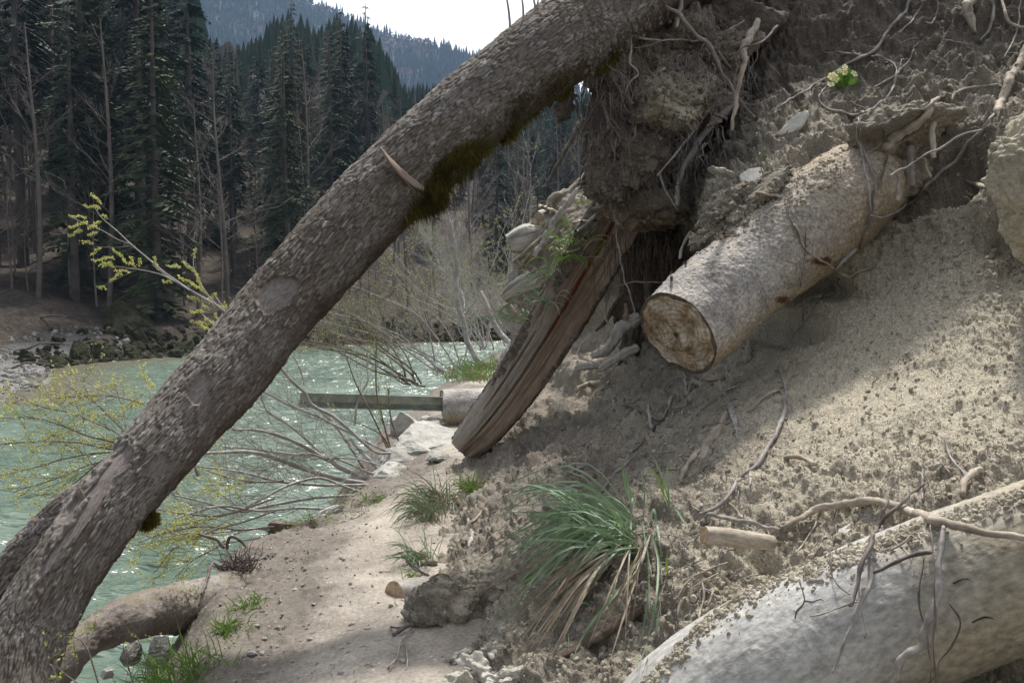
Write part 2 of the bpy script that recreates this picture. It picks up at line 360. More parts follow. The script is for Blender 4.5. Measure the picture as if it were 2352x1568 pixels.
M['needle'] = mat('conifer_needles', [(.3, (.014, .028, .017)), (.5, (.026, .048, .027)), (.72, (.045, .072, .036))], scale=9, fine=(30, .4), bumps=(), rough=.7, spec=.2)
M['needle2'] = mat('olive_conifer_needles', [(.3, (.03, .045, .02)), (.5, (.05, .072, .028)), (.72, (.085, .11, .045))], scale=9, fine=(30, .4), bumps=(), rough=.7, spec=.2)
M['ftrunk'] = mat('forest_trunk', [(.3, (.05, .04, .034)), (.7, (.13, .11, .098))], scale=6, fine=(30, .3), bumps=(), rough=.9)
M['bareb'] = mat('bare_branches', [(.3, (.095, .078, .068)), (.7, (.22, .185, .165))], scale=5, fine=(30, .3), bumps=(), rough=.8)
M['ivy'] = mat('ivy_leaves', [(.3, (.02, .05, .015)), (.7, (.05, .10, .03))], scale=30, fine=(30, .4), bumps=(), rough=.5)
def water_mat():
    m = bpy.data.materials.new('river_water'); m.use_nodes = True
    N = m.node_tree.nodes; L = m.node_tree.links; bs = N['Principled BSDF']
    tcn = N.new('ShaderNodeTexCoord'); n = N.new('ShaderNodeTexNoise'); n.inputs['Scale'].default_value = .25; n.inputs['Detail'].default_value = 4
    L.new(tcn.outputs['Object'], n.inputs['Vector'])
    r = N.new('ShaderNodeValToRGB'); L.new(n.outputs['Fac'], r.inputs['Fac'])
    r.color_ramp.elements[0].position = .35; r.color_ramp.elements[0].color = (.088, .130, .098, 1)
    r.color_ramp.elements[1].position = .7; r.color_ramp.elements[1].color = (.150, .200, .158, 1)
    at = N.new('ShaderNodeAttribute'); at.attribute_name = 'shallow'
    x = N.new('ShaderNodeMix'); x.data_type = 'RGBA'; x.inputs['B'].default_value = (.15, .125, .085, 1)
    L.new(r.outputs['Color'], x.inputs['A']); L.new(at.outputs['Fac'], x.inputs['Factor'])
    L.new(x.outputs['Result'], bs.inputs['Base Color'])
    bs.inputs['Roughness'].default_value = .21; bs.inputs['IOR'].default_value = 1.333; bs.inputs['Specular IOR Level'].default_value = .5
    mp = N.new('ShaderNodeMapping'); mp.inputs['Scale'].default_value = (.6, 1.5, 1); L.new(tcn.outputs['Object'], mp.inputs['Vector'])
    n2 = N.new('ShaderNodeTexNoise'); n2.inputs['Scale'].default_value = 2.6; n2.inputs['Detail'].default_value = 3; L.new(mp.outputs['Vector'], n2.inputs['Vector'])
    b = N.new('ShaderNodeBump'); b.inputs['Strength'].default_value = 1.0; b.inputs['Distance'].default_value = .2
    L.new(n2.outputs['Fac'], b.inputs['Height']); L.new(b.outputs['Normal'], bs.inputs['Normal'])
    return m
M['water'] = water_mat()
# ------------------------------------------------------------------ the earth bank: lattice of world points -> bicubic surface
# rows from below the path up to the top of the slope: (row height in the lattice, [(across, distance), ...])
ROWS = [
 (1900, [(830, 2.75), (1200, 2.35), (1500, 2.05), (2000, 1.85), (2900, 1.6)]),
 (1740, [(860, 3.12), (1200, 2.75), (1500, 2.42), (2000, 2.2), (2900, 1.9)]),
 (1568, [(885, 3.68), (1000, 3.6), (1150, 3.35), (1300, 3.1), (1500, 2.85), (1800, 2.75), (2300, 2.55), (2900, 2.2)]),
 (1400, [(905, 4.47), (1000, 4.3), (1200, 3.75), (1400, 3.3), (1600, 3.05), (2000, 2.85), (2400, 2.7), (2900, 2.5)]),
 (1250, [(945, 5.6), (1050, 5.25), (1200, 4.4), (1400, 3.65), (1600, 3.3), (2000, 2.98), (2400, 2.85), (2900, 2.7)]),
 (1100, [(1000, 7.5), (1100, 6.5), (1250, 5.15), (1400, 4.35), (1600, 3.8), (2000, 3.3), (2400, 3.1), (2900, 2.9)]),
 (1000, [(1065, 9.4), (1200, 7.2), (1350, 5.7), (1500, 4.85), (1700, 4.1), (2000, 3.6), (2400, 3.3), (2900, 3.1)]),
 (850,  [(1200, 9.6), (1300, 8.0), (1450, 6.4), (1600, 5.4), (1800, 4.6), (2100, 4.0), (2400, 3.7), (2900, 3.4)]),
 (700,  [(1310, 9.0), (1390, 8.3), (1480, 7.5), (1600, 6.5), (1750, 5.4), (1900, 4.75), (2150, 4.25), (2400, 4.0), (2900, 3.7)]),
 (580,  [(1390, 8.4), (1460, 8.0), (1530, 7.2), (1580, 5.6), (1630, 4.85), (1800, 5.0), (2000, 4.8), (2200, 4.4), (2400, 4.2), (2900, 3.9)]),
 (460,  [(1395, 8.0), (1480, 7.7), (1560, 6.6), (1620, 5.1), (1700, 4.82), (1800, 4.78), (1900, 4.86), (2000, 4.95), (2200, 4.55), (2400, 4.3), (2900, 4.0)]),
 (330,  [(1395, 7.6), (1500, 7.2), (1610, 6.7), (1690, 5.6), (1850, 5.1), (2050, 5.2), (2250, 4.9), (2400, 4.7), (2900, 4.3)]),
 (180,  [(1395, 7.1), (1500, 6.7), (1650, 6.35), (1750, 6.0), (1930, 5.7), (2200, 5.4), (2400, 5.1), (2900, 4.7)]),
 (30,   [(1398, 6.7), (1550, 6.4), (1700, 6.3), (1900, 6.1), (2200, 5.85), (2400, 5.6), (2900, 5.2)]),
 (-130, [(1400, 6.7), (1550, 6.6), (1700, 6.5), (1900, 6.4), (2200, 6.2), (2400, 6.0), (2900, 5.6)]),
 (-330, [(1405, 7.2), (1600, 7.1), (1900, 7.0), (2400, 6.8), (2900, 6.5)]),
]
def lattice(rows, ncol, right, ext_low, ext_high, low_rows):
    G = []; PX = []
    tt = np.linspace(0, 1, ncol) ** 1.25
    for k, (py, cps) in enumerate(rows):
        xs = np.array([c[0] for c in cps], float); ds = np.array([c[1] for c in cps], float)
        px = xs[0] + (right - xs[0]) * tt
        d = np.interp(px, xs, ds)
        g = PA(px, np.full(ncol, py), d)
        e1, e2 = (ext_low if k < low_rows else ext_high)
        G.append(np.vstack([g[0] + e2, g[0] + e1, g])); PX.append(np.concatenate([[px[0] - 60, px[0] - 30], px]))
    return np.array(G), np.array(PX), np.array([np.full(ncol + 2, r[0], float) for r in rows])
def bicubic(G, nu, nv):
    k = G.shape[1]
    A = np.array([catmull(G[:, j], nv) for j in range(k)])          # k, nv, c
    return np.array([catmull(A[:, i], nu) for i in range(nv)])      # nv, nu, c
def grid_normals(V):
    du = np.gradient(V, axis=1); dv = np.gradient(V, axis=0)
    return nrm(np.cross(du, dv))
Gb, PXb, PYb = lattice(ROWS, 16, 2700, (np.array([-.13, 0, -.16]), np.array([-.3, 0, -.45])), (np.array([.25, .8, .05]), np.array([.8, 2.4, -.2])), 7)
full = np.concatenate([Gb, PXb[..., None], PYb[..., None]], -1)
def bank_grid(nu, nv):
    g = bicubic(full, nu, nv); return g[..., :3], g[..., 3], g[..., 4]
DENTS = [ (2260, 1590, 200, 70, .35),  # across, up, radii, depth inwards (m)
 (2140, 395, 110, 50, .38), (2050, 430, 45, 60, .25), (2230, 350, 60, 35, .25),
 (1600, 620, 70, 120, .25), (1430, 640, 60, 90, .3), (1340, 760, 60, 60, .2),
 (1870, 650, 90, 30, .16), (1790, 760, 80, 30, .18), (2300, 560, 50, 30, .10), (1740, 1258, 40, 22, .08),
 (2160, 1215, 120, 30, .05), (1290, 880, 70, 30, .15), (1650, 500, 60, 50, -.05), (2290, 400, 50, 130, -.12)]
def bank_detail(V, px, py, fine=True):
    N = grid_normals(V); flip = np.where((N * (EYE - V)).sum(-1, keepdims=True).mean() < 0, -1, 1); N = N * flip
    h = np.zeros(px.shape)
    for (x, y, rx, ry, dp) in DENTS:
        h -= dp * np.exp(-(((px - x) / rx) ** 2 + ((py - y) / ry) ** 2))
    sm = 1.2 * np.exp(-(((px - 2060) / 400) ** 2 + ((py - 800) / 270) ** 2)) + .7 * np.exp(-(((px - 1700) / 190) ** 2 + ((py - 1020) / 110) ** 2)); sm = np.clip(sm, 0, 1)
    toe = sstep(-60, 60, px - np.interp(py, [r[0] for r in ROWS[::-1]], [r[1][0][0] for r in ROWS[::-1]]))
    h += fbm(V, 1.1, 3) * .05
    h += fbm(V, 4.0, 4) * .035 * (1 - .75 * sm)
    if fine:
        c1, r1 = voro3(V * 9 + fbm(V, 7, 3)[..., None] * .5); up_ = 1 + .7 * sstep(520, 250, py); dome = lambda c, e=.66: np.clip(e - c, 0, 1) ** .75; h += dome(c1) * .075 * (1 - .85 * sm) * sstep(.25, .9, r1) * up_
        c2, r2 = voro3(V * 26 + fbm(V, 20, 2)[..., None] * .4); h += dome(c2) * .036 * (1 - .6 * sm) * sstep(.1, .9, r2) * up_
        h += np.clip(ridged(V, 6, 4) - .55, 0, 1) * -.05 * (1 - .9 * sm)
        c3, r3 = voro3(V * 62); h += dome(c3, .7) * .0135 * sstep(0, .9, r3)
        h += fbm(V, 22, 3) * .006
        h += fbm(V, 60, 2) * .004
    h = h * (.25 + .75 * toe)
    return V + N * h[..., None], N, h
BV, BPX, BPY = bank_grid(120, 110)
BV0, BN0, _ = bank_detail(BV, BPX, BPY, fine=False)
bvh_list = []
def add_bvh(V, F): bvh_list.append(BVHTree.FromPolygons([tuple(v) for v in V.reshape(-1, 3).tolist()], [tuple(f) for f in F.tolist()]))
add_bvh(BV0, quads(BV.shape[0], BV.shape[1]))

# ------------------------------------------------------------------ near terrain under the path, dropping to the river
PE = np.array([(-1.9, -2), (-1.4, 1.5), (-1.25, 3.0), (-1.22, 3.7), (-1.5, 4.6), (-1.58, 5.6), (-1.27, 6.4), (-1.05, 7.1), (-1.2, 8.4), (-1.3, 10.5), (-1.15, 14.5), (-.7, 17.6), (-.2, 24), (2, 34), (9, 48), (22, 60)])
def path_edge(y): return np.interp(y, PE[:, 1], PE[:, 0])
def near_z(x, y):
    d = path_edge(y) - x                                  # > 0: beyond the edge towards the river
    wob = fbm(np.stack([x, y, 0 * x], -1), 1.3, 3) * .12
    d = d + wob
    drop = -2.35 * sstep(-.02, 1.9, d) ** .8 - .55 * sstep(1.2, 4, d)
    cross = .10 * sstep(.1, .75, -d)
    z = drop + cross * np.exp(-np.clip(y - 12, 0, 99) / 6) + fbm(np.stack([x, y, 0 * x + 4], -1), .8, 3) * .03
    return z + .5 * sstep(18, 40, y) * sstep(0, 6, -d)
def near_surface(x, y):
    z = near_z(x, y); p = np.stack([x, y, z], -1)
    crumb = sstep(-.62, .0, path_edge(y) - x + fbm(p, 2, 3) * .2)
    crumb = np.clip(crumb + .8 * np.exp(-((x + 1.15) / .35) ** 2 - ((y - 4.6) / 1.2) ** 2), 0, 1)
    c1, r1 = voro3(p * 16); c2, r2 = voro3(p * 48)
    z = z + fbm(p, 3.0, 4) * .022 + crumb * ((.5 - c1) * .045 * (r1 > .4) + (.5 - c2) * .014 * (r2 > .3)) + (1 - crumb) * ((.5 - c2) * .004 * (r2 > .6))
    # a worn ledge across the path
    return z, crumb
ys = np.concatenate([np.linspace(1.2, 9, 380)[:-1], 9 + (np.linspace(0, 1, 170)) ** 1.7 * 55])
xs = np.concatenate([np.linspace(-5.5, -2.3, 50)[:-1], np.linspace(-2.3, .3, 210)[:-1], .3 + np.linspace(0, 1, 50) ** 2 * 26])
X, Y = np.meshgrid(xs, ys); Z, CR = near_surface(X, Y)
NV = np.stack([X, Y, Z], -1)
bankprox = sstep(-.95, -.6, X) * (Y < 12)
tag(obj('dirt_path', NV, quads(*NV.shape[:2]), M['path'], attrs={'crumb': (CR + .25 * bankprox).ravel()}), kind='structure')
add_bvh(NV[::3, ::2], quads(*NV[::3, ::2].shape[:2]))

# ------------------------------------------------------------------ river
WZ = -2.0
SHORE = np.array([(-60, 8), (-34, 19), (-19.5, 26), (-15.8, 29.5), (-17.2, 33), (-19.8, 38), (-20.0, 42), (-17.5, 47), (-12.7, 55), (-5, 59.5), (3, 62), (10, 66), (30, 80)], float)
def shore_d(x, y):
    """signed distance to the far shore, > 0 on land"""
    p = np.stack([x, y], -1); best = np.full(x.shape, 1e9); sg = np.ones(x.shape)
    for a, b in zip(SHORE[:-1], SHORE[1:]):
        ab = b - a; t = np.clip(((p - a) @ ab) / (ab @ ab), 0, 1); q = a + t[..., None] * ab
        d = np.linalg.norm(p - q, axis=-1); cr_ = ab[0] * (p[..., 1] - a[1]) - ab[1] * (p[..., 0] - a[0])
        n = d < best; best = np.where(n, d, best); sg = np.where(n, np.sign(cr_), sg)
    return best * sg
wy = 1.5 + np.linspace(0, 1, 620) ** 2.1 * 74
wt = np.linspace(-1, 1, 300)
WY = np.repeat(wy[:, None], 300, 1); WX = -2 - 1.0 * 0 + wt[None] * (2.5 + .75 * WY) + .0 * WY - .12 * WY
PW = np.stack([WX * .55, WY * 1.25, 0 * WX], -1)
wz = fbm(PW, .55, 3, off=3) * .05 + (1 - np.abs(fbm(PW, 1.5, 3, off=9))) * .10 + fbm(PW, 5, 2, off=5) * .034
WV = np.stack([WX, WY, WZ + wz], -1)
sd_ = shore_d(WX, WY)
shal = sstep(-4.5, -.3, sd_) * .8
shal = np.maximum(shal, .85 * sstep(7.2, 4.0, WY) )
tag(obj('river_water', WV, quads(*WV.shape[:2]), M['water'], attrs={'shallow': shal.ravel()}), kind='structure')

# ------------------------------------------------------------------ far bank and forest floor
def far_z(x, y):
    d = shore_d(x, y); p = np.stack([x, y, 0 * x], -1)
    beach = sstep(-12, -18, x) * sstep(46, 40, y)
    z = WZ - .35 + .35 * sstep(-2, 0, d) + .12 * np.clip(d, 0, 6) * (1 - .35 * beach)
    z = z + (1 - .75 * beach) * 1.0 * sstep(.2, 2.5, d) + .30 * np.clip(d - 4, 0, 16) + .34 * np.clip(d - 20, 0, 60) + .30 * np.clip(d - 80, 0, 400)
    ter = sstep(2, 14, d)
    z = z - .45 * np.clip(y - 175, 0, 200)
    return z + ter * (fbm(p, .09, 4) * 1.1 + fbm(p, .6, 3) * .25) + fbm(p, .8, 3) * .12 * sstep(-1, 3, d)
fy = 12 + np.linspace(0, 1, 330) ** 1.9 * 300
ft = np.linspace(-1, 1, 300)
FY = np.repeat(fy[:, None], 300, 1); FX = ft[None] * (22 + .62 * FY) - .10 * FY
FZ = far_z(FX, FY); FD = shore_d(FX, FY)
FZ = np.where(FD < -3, WZ - 1.2, FZ)
FV = np.stack([FX, FY, FZ], -1)
fo = obj('forest_floor', FV, quads(*FV.shape[:2]), M['litter'], attrs={'gravel': (sstep(5.0, 2.2, FD + fbm(FV, .4, 3) * 1.5) * sstep(-12.5, -17, FX + fbm(FV, .3, 2)) * sstep(47, 42, FY)).ravel()})
tag(fo, kind='structure')
# gravel and sand of the bar, mixed by attribute in the litter material
def add_attr_layer(m, att, color, nscale=1.5):
    N = m.node_tree.nodes; L = m.node_tree.links; bs = N['Principled BSDF']
    src = bs.inputs['Base Color'].links[0].from_socket
    a = N.new('ShaderNodeAttribute'); a.attribute_name = att
    co = N.new('ShaderNodeTexCoord'); n = N.new('ShaderNodeTexNoise'); n.inputs['Scale'].default_value = nscale; n.inputs['Detail'].default_value = 10
    L.new(co.outputs['Object'], n.inputs['Vector']); r = N.new('ShaderNodeValToRGB'); L.new(n.outputs['Fac'], r.inputs['Fac'])
    r.color_ramp.elements[0].position = .35; r.color_ramp.elements[0].color = (*[c * .6 for c in color], 1)
    r.color_ramp.elements[1].position = .65; r.color_ramp.elements[1].color = (*color, 1)
    x = N.new('ShaderNodeMix'); x.data_type = 'RGBA'; L.new(a.outputs['Fac'], x.inputs['Factor']); L.new(src, x.inputs['A']); L.new(r.outputs['Color'], x.inputs['B'])
    L.new(x.outputs['Result'], bs.inputs['Base Color'])
add_attr_layer(M['litter'], 'gravel', (.22, .21, .20))

# ------------------------------------------------------------------ wooded hill far off
HY = 1000.0
RIDGE = [(-900, -420), (-300, -260), (300, -110), (560, -40), (680, 8), (780, 45), (870, 88), (960, 108), (1070, 138), (1200, 180), (1320, 215), (1500, 260), (2000, 330), (3000, 420)]
hu = np.linspace(-700, 2600, 120); hv = np.linspace(0, 1, 40)
rz = np.interp(hu, [r[0] for r in RIDGE], [r[1] for r in RIDGE])
hx = (hu - 1176) / FPX * HY; hz = EYE[2] + HY * ((660 - rz) / FPX)
HX = hx[None] * (1 + 0 * hv[:, None]) * (1 - .35 * (1 - hv[:, None])); HYY = HY - (1 - hv[:, None]) * 600 + 0 * hx[None]
HZ = 20 + (hz[None] - 20) * (hv[:, None] ** 1.25)
HVV = np.stack([HX, HYY, HZ], -1); HVV[..., 2] += fbm(HVV, .012, 4) * 14 * np.minimum(1, 3 * (1 - hv[:, None]))
back = HVV[-1:] + np.array([0, 260, -90]); HVV = np.concatenate([HVV, back], 0)
tag(obj('wooded_hill', HVV, quads(*HVV.shape[:2]), mat('hill_floor', [(.3, (.03, .035, .03)), (.7, (.07, .065, .055))], scale=.02, fine=(.2, .4), bumps=())), kind='structure')

def gn_scatter(name, pts, scales, material, subdiv=1, squash=(1, 1, .7), kind='stuff', rough=.35, parent=None):
    """one object of kind stuff: small irregular lumps instanced on points by geometry nodes"""
    m = bpy.data.meshes.new(name); m.vertices.add(len(pts)); m.vertices.foreach_set('co', np.asarray(pts, np.float32).ravel())
    a = m.attributes.new('sc', 'FLOAT', 'POINT'); a.data.foreach_set('value', np.asarray(scales, np.float32))
    o = bpy.data.objects.new(name, m); COL.objects.link(o); m.materials.append(material)
    g = bpy.data.node_groups.new(name, 'GeometryNodeTree')
    g.interface.new_socket('Geometry', in_out='INPUT', socket_type='NodeSocketGeometry')
    g.interface.new_socket('Geometry', in_out='OUTPUT', socket_type='NodeSocketGeometry')
    N = g.nodes; L = g.links
    gi = N.new('NodeGroupInput'); go = N.new('NodeGroupOutput')
    ico = N.new('GeometryNodeMeshIcoSphere'); ico.inputs['Subdivisions'].default_value = subdiv; ico.inputs['Radius'].default_value = 1
    sp = N.new('GeometryNodeSetPosition'); nz = N.new('ShaderNodeTexNoise'); nz.inputs['Scale'].default_value = 1.1
    sub = N.new('ShaderNodeVectorMath'); sub.operation = 'SUBTRACT'; sub.inputs[1].default_value = (.5, .5, .5)
    sc = N.new('ShaderNodeVectorMath'); sc.operation = 'SCALE'; sc.inputs['Scale'].default_value = rough * 4
    L.new(nz.outputs['Color'], sub.inputs[0]); L.new(sub.outputs[0], sc.inputs[0]); L.new(sc.outputs[0], sp.inputs['Offset'])
    L.new(ico.outputs['Mesh'], sp.inputs['Geometry'])
    sm = N.new('GeometryNodeSetMaterial'); sm.inputs['Material'].default_value = material; L.new(sp.outputs['Geometry'], sm.inputs['Geometry'])
    ip = N.new('GeometryNodeInstanceOnPoints'); L.new(gi.outputs[0], ip.inputs['Points']); L.new(sm.outputs['Geometry'], ip.inputs['Instance'])
    rv = N.new('FunctionNodeRandomValue'); rv.data_type = 'FLOAT_VECTOR'; rv.inputs[1].default_value = (6.28, 6.28, 6.28); L.new(rv.outputs[0], ip.inputs['Rotation'])
    na = N.new('GeometryNodeInputNamedAttribute'); na.data_type = 'FLOAT'; na.inputs['Name'].default_value = 'sc'
    rs = N.new('FunctionNodeRandomValue'); rs.data_type = 'FLOAT_VECTOR'; rs.inputs[0].default_value = (.6, .6, .45); rs.inputs[1].default_value = (1.4, 1.2, .8)
    vm = N.new('ShaderNodeVectorMath'); vm.operation = 'SCALE'; L.new(rs.outputs[0], vm.inputs[0]); L.new(na.outputs['Attribute'], vm.inputs['Scale'])
    L.new(vm.outputs[0], ip.inputs['Scale']); L.new(ip.outputs[0], go.inputs[0])
    md = o.modifiers.new('scatter', 'NODES'); md.node_group = g
    return tag(o, kind=kind)

# build the bank itself
NU, NVV = 680, 620
V, px, py = bank_grid(NU, NVV)
BD, BN, BH = bank_detail(V, px, py)
zt = BD[..., 2]
hum_shade = sstep(420, 120, py + (px - 1900) * .18) * .75 + .6 * np.exp(-(((px - 1520) / 130) ** 2 + ((py - 640) / 230) ** 2)) + .6 * np.exp(-(((px - 1250) / 230) ** 2 + ((py - 1080) / 200) ** 2)) + .45 * np.exp(-(((px - 2200) / 150) ** 2 + ((py - 1090) / 70) ** 2)) + .35 * np.exp(-(((px - 1560) / 150) ** 2 + ((py - 900) / 80) ** 2)) + .5 * sstep(1150, 950, px) * sstep(1250, 1450, py)  # dark topsoil, plus painted-in shade of the hollow and mid slope
tan = np.clip(1.0 * np.exp(-(((px - 2080) / 480) ** 2 + ((py - 850) / 360) ** 2)) + .35 * (py > 1200) * (px > 1550), 0, 1) + .18
bvh_list[0] = BVHTree.FromPolygons([tuple(v) for v in BD[::4, ::4].reshape(-1, 3).tolist()], [tuple(f) for f in quads(*BD[::4, ::4].shape[:2]).tolist()])
bank = obj('earth_bank', BD, quads(NVV, NU)[:, ::-1], M['soil'], attrs={'humus_shade': hum_shade.ravel(), 'tan': tan.ravel()})
tag(bank, kind='structure')
# loose crumbs lying on it
vis = np.argwhere((px > 860) & (px < 2420) & (py < 1600) & (py > -40))
pk = vis[RS.choice(len(vis), 52000, replace=False)]
smz = np.exp(-(((px - 2010) / 330) ** 2 + ((py - 800) / 230) ** 2))[pk[:, 0], pk[:, 1]]
szs = (.0026 + .013 * RS.rand(len(pk)) ** 11) * (1 - .3 * smz)
cp = BD[pk[:, 0], pk[:, 1]] + BN[pk[:, 0], pk[:, 1]] * (szs * .25)[:, None]
isd = hum_shade[pk[:, 0], pk[:, 1]] + RS.rand(len(pk)) * .5 > .75
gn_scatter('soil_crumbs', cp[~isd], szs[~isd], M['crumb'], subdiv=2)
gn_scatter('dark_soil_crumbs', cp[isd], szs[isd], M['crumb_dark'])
# grit on the path
n = 9000; gx = RS.uniform(-2.2, -.4, n); gy = 2.8 + RS.rand(n) ** 1.5 * 9; cr_p = near_surface(gx, gy)[1]
keep = RS.rand(n) < (.12 + .9 * cr_p); gx, gy = gx[keep], gy[keep]; gz = near_surface(gx, gy)[0]; gs = .002 + .012 * RS.rand(len(gx)) ** 5
gn_scatter('path_grit', np.stack([gx, gy, gz + gs * .2], -1), gs, M['crumb'])
# gravel on the bar across the river
n = 5000; gx = RS.uniform(-26, -14, n); gy = RS.uniform(26, 47, n); d = shore_d(gx, gy); k = (d > -.6) & (d < 4.2); gx, gy = gx[k], gy[k]
gs = .025 + .22 * RS.rand(len(gx)) ** 7
gn_scatter('bar_gravel', np.stack([gx, gy, far_z(gx, gy)], -1), gs, M['stone_dark'])
print('land', time.time() - T0)

def hit(px_, py_, objs=None):
    """first surface met along the line of sight"""
    d = FW + RT * ((px_ - 1176.0) / FPX) + UP * ((784.0 - py_) / FPX)
    L_ = float(np.linalg.norm(d)); best = None
    for b in (objs or bvh_list):
        h = b.ray_cast(Vector(EYE), Vector(d / L_), 90)
        if h[0] is not None and (best is None or h[3] < best[3]): best = h
    if best is None: return None
    return np.array(best[0]), np.array(best[1]) * (1 if best[1].dot(Vector(EYE) - best[0]) > 0 else -1), best[3] / L_
def depth_at(px_, py_, default=6.0):
    h = hit(px_, py_); return default if h is None else h[2]
# ------------------------------------------------------------------ forest across the river
def conifer_proto(name, seed, start, width, nwh=30, dens=6, droop=.35, mat_n='needle'):
    rs = np.random.RandomState(seed)
    c = np.stack([fbm(np.array([[0, 0, z * 2.0 + seed]]), 1, 1)[0] * .006 * np.ones(1) for z in np.linspace(0, 1, 9)], 0)
    zz = np.linspace(0, 1, 9)
    tr = [(np.stack([c[:, 0], c[:, 0] * .5, zz], -1), .013 * (1 - zz) ** .8 + .0012)]
    V, F, A = join_tubes(tr, 6)
    tris = []; br = []
    for w in range(nwh):
        f = (w + rs.rand() * .6) / nwh; z = start + (1 - start) * f
        L0 = width * (1 - f) ** .85 * (.55 + .45 * min(1, f * 5)) * rs.uniform(.8, 1.15) + .006
        nb = dens if f < .85 else 5
        for b in range(nb):
            if rs.rand() < .13: continue
            a = rs.rand() * 6.283; L1 = L0 * rs.uniform(.6, 1.15); d = np.array([math.cos(a), math.sin(a), 0]); sd = np.array([-d[1], d[0], 0])
            up0 = .35 * (f - .35) + rs.uniform(-.25, .1)
            pts = [np.array([0, 0, z]) + d * L1 * t + np.array([0, 0, L1 * (up0 * t - droop * t * t)]) for t in (0, .35, .7, 1)]
            br.append((np.array(pts), np.array([.0016, .0011, .0006, .0002]) * (1.3 - f)))
            nk = 8 if L1 > .04 else 4
            for k in range(nk):                                       # needle sprays left and right of the limb, hanging a little
                t = .15 + .85 * (k + rs.rand()) / nk; q = np.array([0, 0, z]) + d * L1 * t + np.array([0, 0, L1 * (up0 * t - droop * t * t)])
                wl_ = (L1 * .26 * (1.15 - t) + .007) * rs.uniform(.7, 1.3)
                for s_ in (-1, 1):
                    e = q + (sd * s_ * .9 + d * .65) * wl_ + np.array([0, 0, -wl_ * rs.uniform(.1, .6)])
                    wd = wl_ * .17
                    n_ = np.cross(e - q, [0, 0, 1]); n_ = n_ / (np.linalg.norm(n_) + 1e-9)
                    m_ = (q + e) / 2
                    tris.append((q, m_ + n_ * wd, e)); tris.append((q, e, m_ - n_ * wd * .9 + np.array([0, 0, -wd * .8])))
    T = np.array(tris); n = len(T)
    return (V, F), join_tubes(br, 3)[:2], (T.reshape(-1, 3), np.arange(n * 3).reshape(n, 3), M[mat_n])
def place_tree(proto, x, y, h, label, cat, group=None, rz=None, lean=0.0, name='conifer_tree', zoff=-.3):
    """proto: dict of part meshes; the thing is an Empty with trunk and crown as children"""
    z = float(far_z(np.array([x]), np.array([y]))[0]) + zoff
    e = empty(name, (x, y, z), label, cat, group); e.scale = (h, h, h); e.rotation_euler = (lean * math.cos(x * 7), lean * math.sin(x * 5), rz if rz is not None else random.uniform(0, 6.28))
    for nm, me in proto.items():
        o = bpy.data.objects.new(nm, me); COL.objects.link(o); o.parent = e
        if nm in ('needles', 'twigs', 'ivy', 'branches'): o['kind'] = 'stuff'
    return e
def raw_mesh(name, V, F, material, smooth=True, attrs=None):
    o = obj(name, V, F, material, smooth=smooth, attrs=attrs); me = o.data; bpy.data.objects.remove(o); return me
CON = []
for k, (st, wd, nw, dn, dr, mt) in enumerate([(.10, .20, 34, 7, .35, 'needle'), (.22, .17, 32, 7, .45, 'needle'), (.04, .19, 36, 7, .25, 'needle2'), (.38, .15, 28, 6, .5, 'needle'), (.16, .14, 34, 6, .4, 'needle2')]):
    tr, br, cr_ = conifer_proto('c', 40 + k, st, wd, nw, dn, dr, mt)
    CON.append({'trunk': raw_mesh('conifer_trunk', tr[0], tr[1], M['ftrunk']), 'branches': raw_mesh('conifer_branches', br[0], br[1], M['ftrunk']),
                'needles': raw_mesh('conifer_needles', cr_[0], cr_[1], cr_[2], smooth=False)})
def branch_tree(seed, levels=4, spread=.6, h=1.0, n0=16, start=.25, l0=.34, r0=.012, up=.5, taper=.8):
    rs = np.random.RandomState(seed); lines = []; tips = []
    zz = np.linspace(0, h, 9); sw = rs.uniform(-.03, .03, 2)
    tc_ = np.stack([sw[0] * np.sin(zz * 3), sw[1] * np.sin(zz * 4 + 1), zz], -1)
    trunk = (tc_, r0 * (1 - zz / h) ** .7 + .0012)
    def grow(p, d, L, r, lev):
        k = 5; pts = [p]; dd = d
        for i in range(k - 1):
            dd = nrm(dd + rs.uniform(-.22, .22, 3) + np.array([0, 0, .05 * up])); pts.append(pts[-1] + dd * L / (k - 1))
        pts = np.array(pts); lines.append((pts, np.linspace(r, r * .45, k)))
        if lev <= 1: tips.extend(pts[2:]); return
        for i in range(rs.randint(3, 6)):
            t = rs.uniform(.25, 1); q = pts[min(k - 1, int(t * (k - 1)))]
            nd = nrm(dd + rs.uniform(-1, 1, 3) * spread + np.array([0, 0, .12 * up]))
            grow(q, nd, L * rs.uniform(.45, .7), r * .55, lev - 1)
    for i in range(n0):
        f = start + (1 - start) * (i + rs.rand()) / n0; a = rs.rand() * 6.283
        q = np.array([np.interp(f * h, zz, tc_[:, j]) for j in range(3)])
        d = nrm(np.array([math.cos(a), math.sin(a), up * rs.uniform(.7, 1.5)]))
        grow(q, d, l0 * h * (1.15 - f) * rs.uniform(.7, 1.2), r0 * .38 * (1.2 - f), levels - 1)
    return trunk, lines, np.array(tips)
BARE = []
for k in range(3):
    tk, ln, tp = branch_tree(90 + k, levels=4, n0=15, start=.22 + .1 * k, l0=.30, up=.7, r0=.0085)
    v, f, _ = join_tubes([tk], 6); v2, f2, _ = join_tubes(ln, 3)
    BARE.append({'trunk': raw_mesh('bare_trunk', v, f, M['bareb']), 'twigs': raw_mesh('bare_twigs', v2, f2, M['bareb'])})
ivt = np.array([[0, 0, 0]] * 0).reshape(0, 3)
iv = []
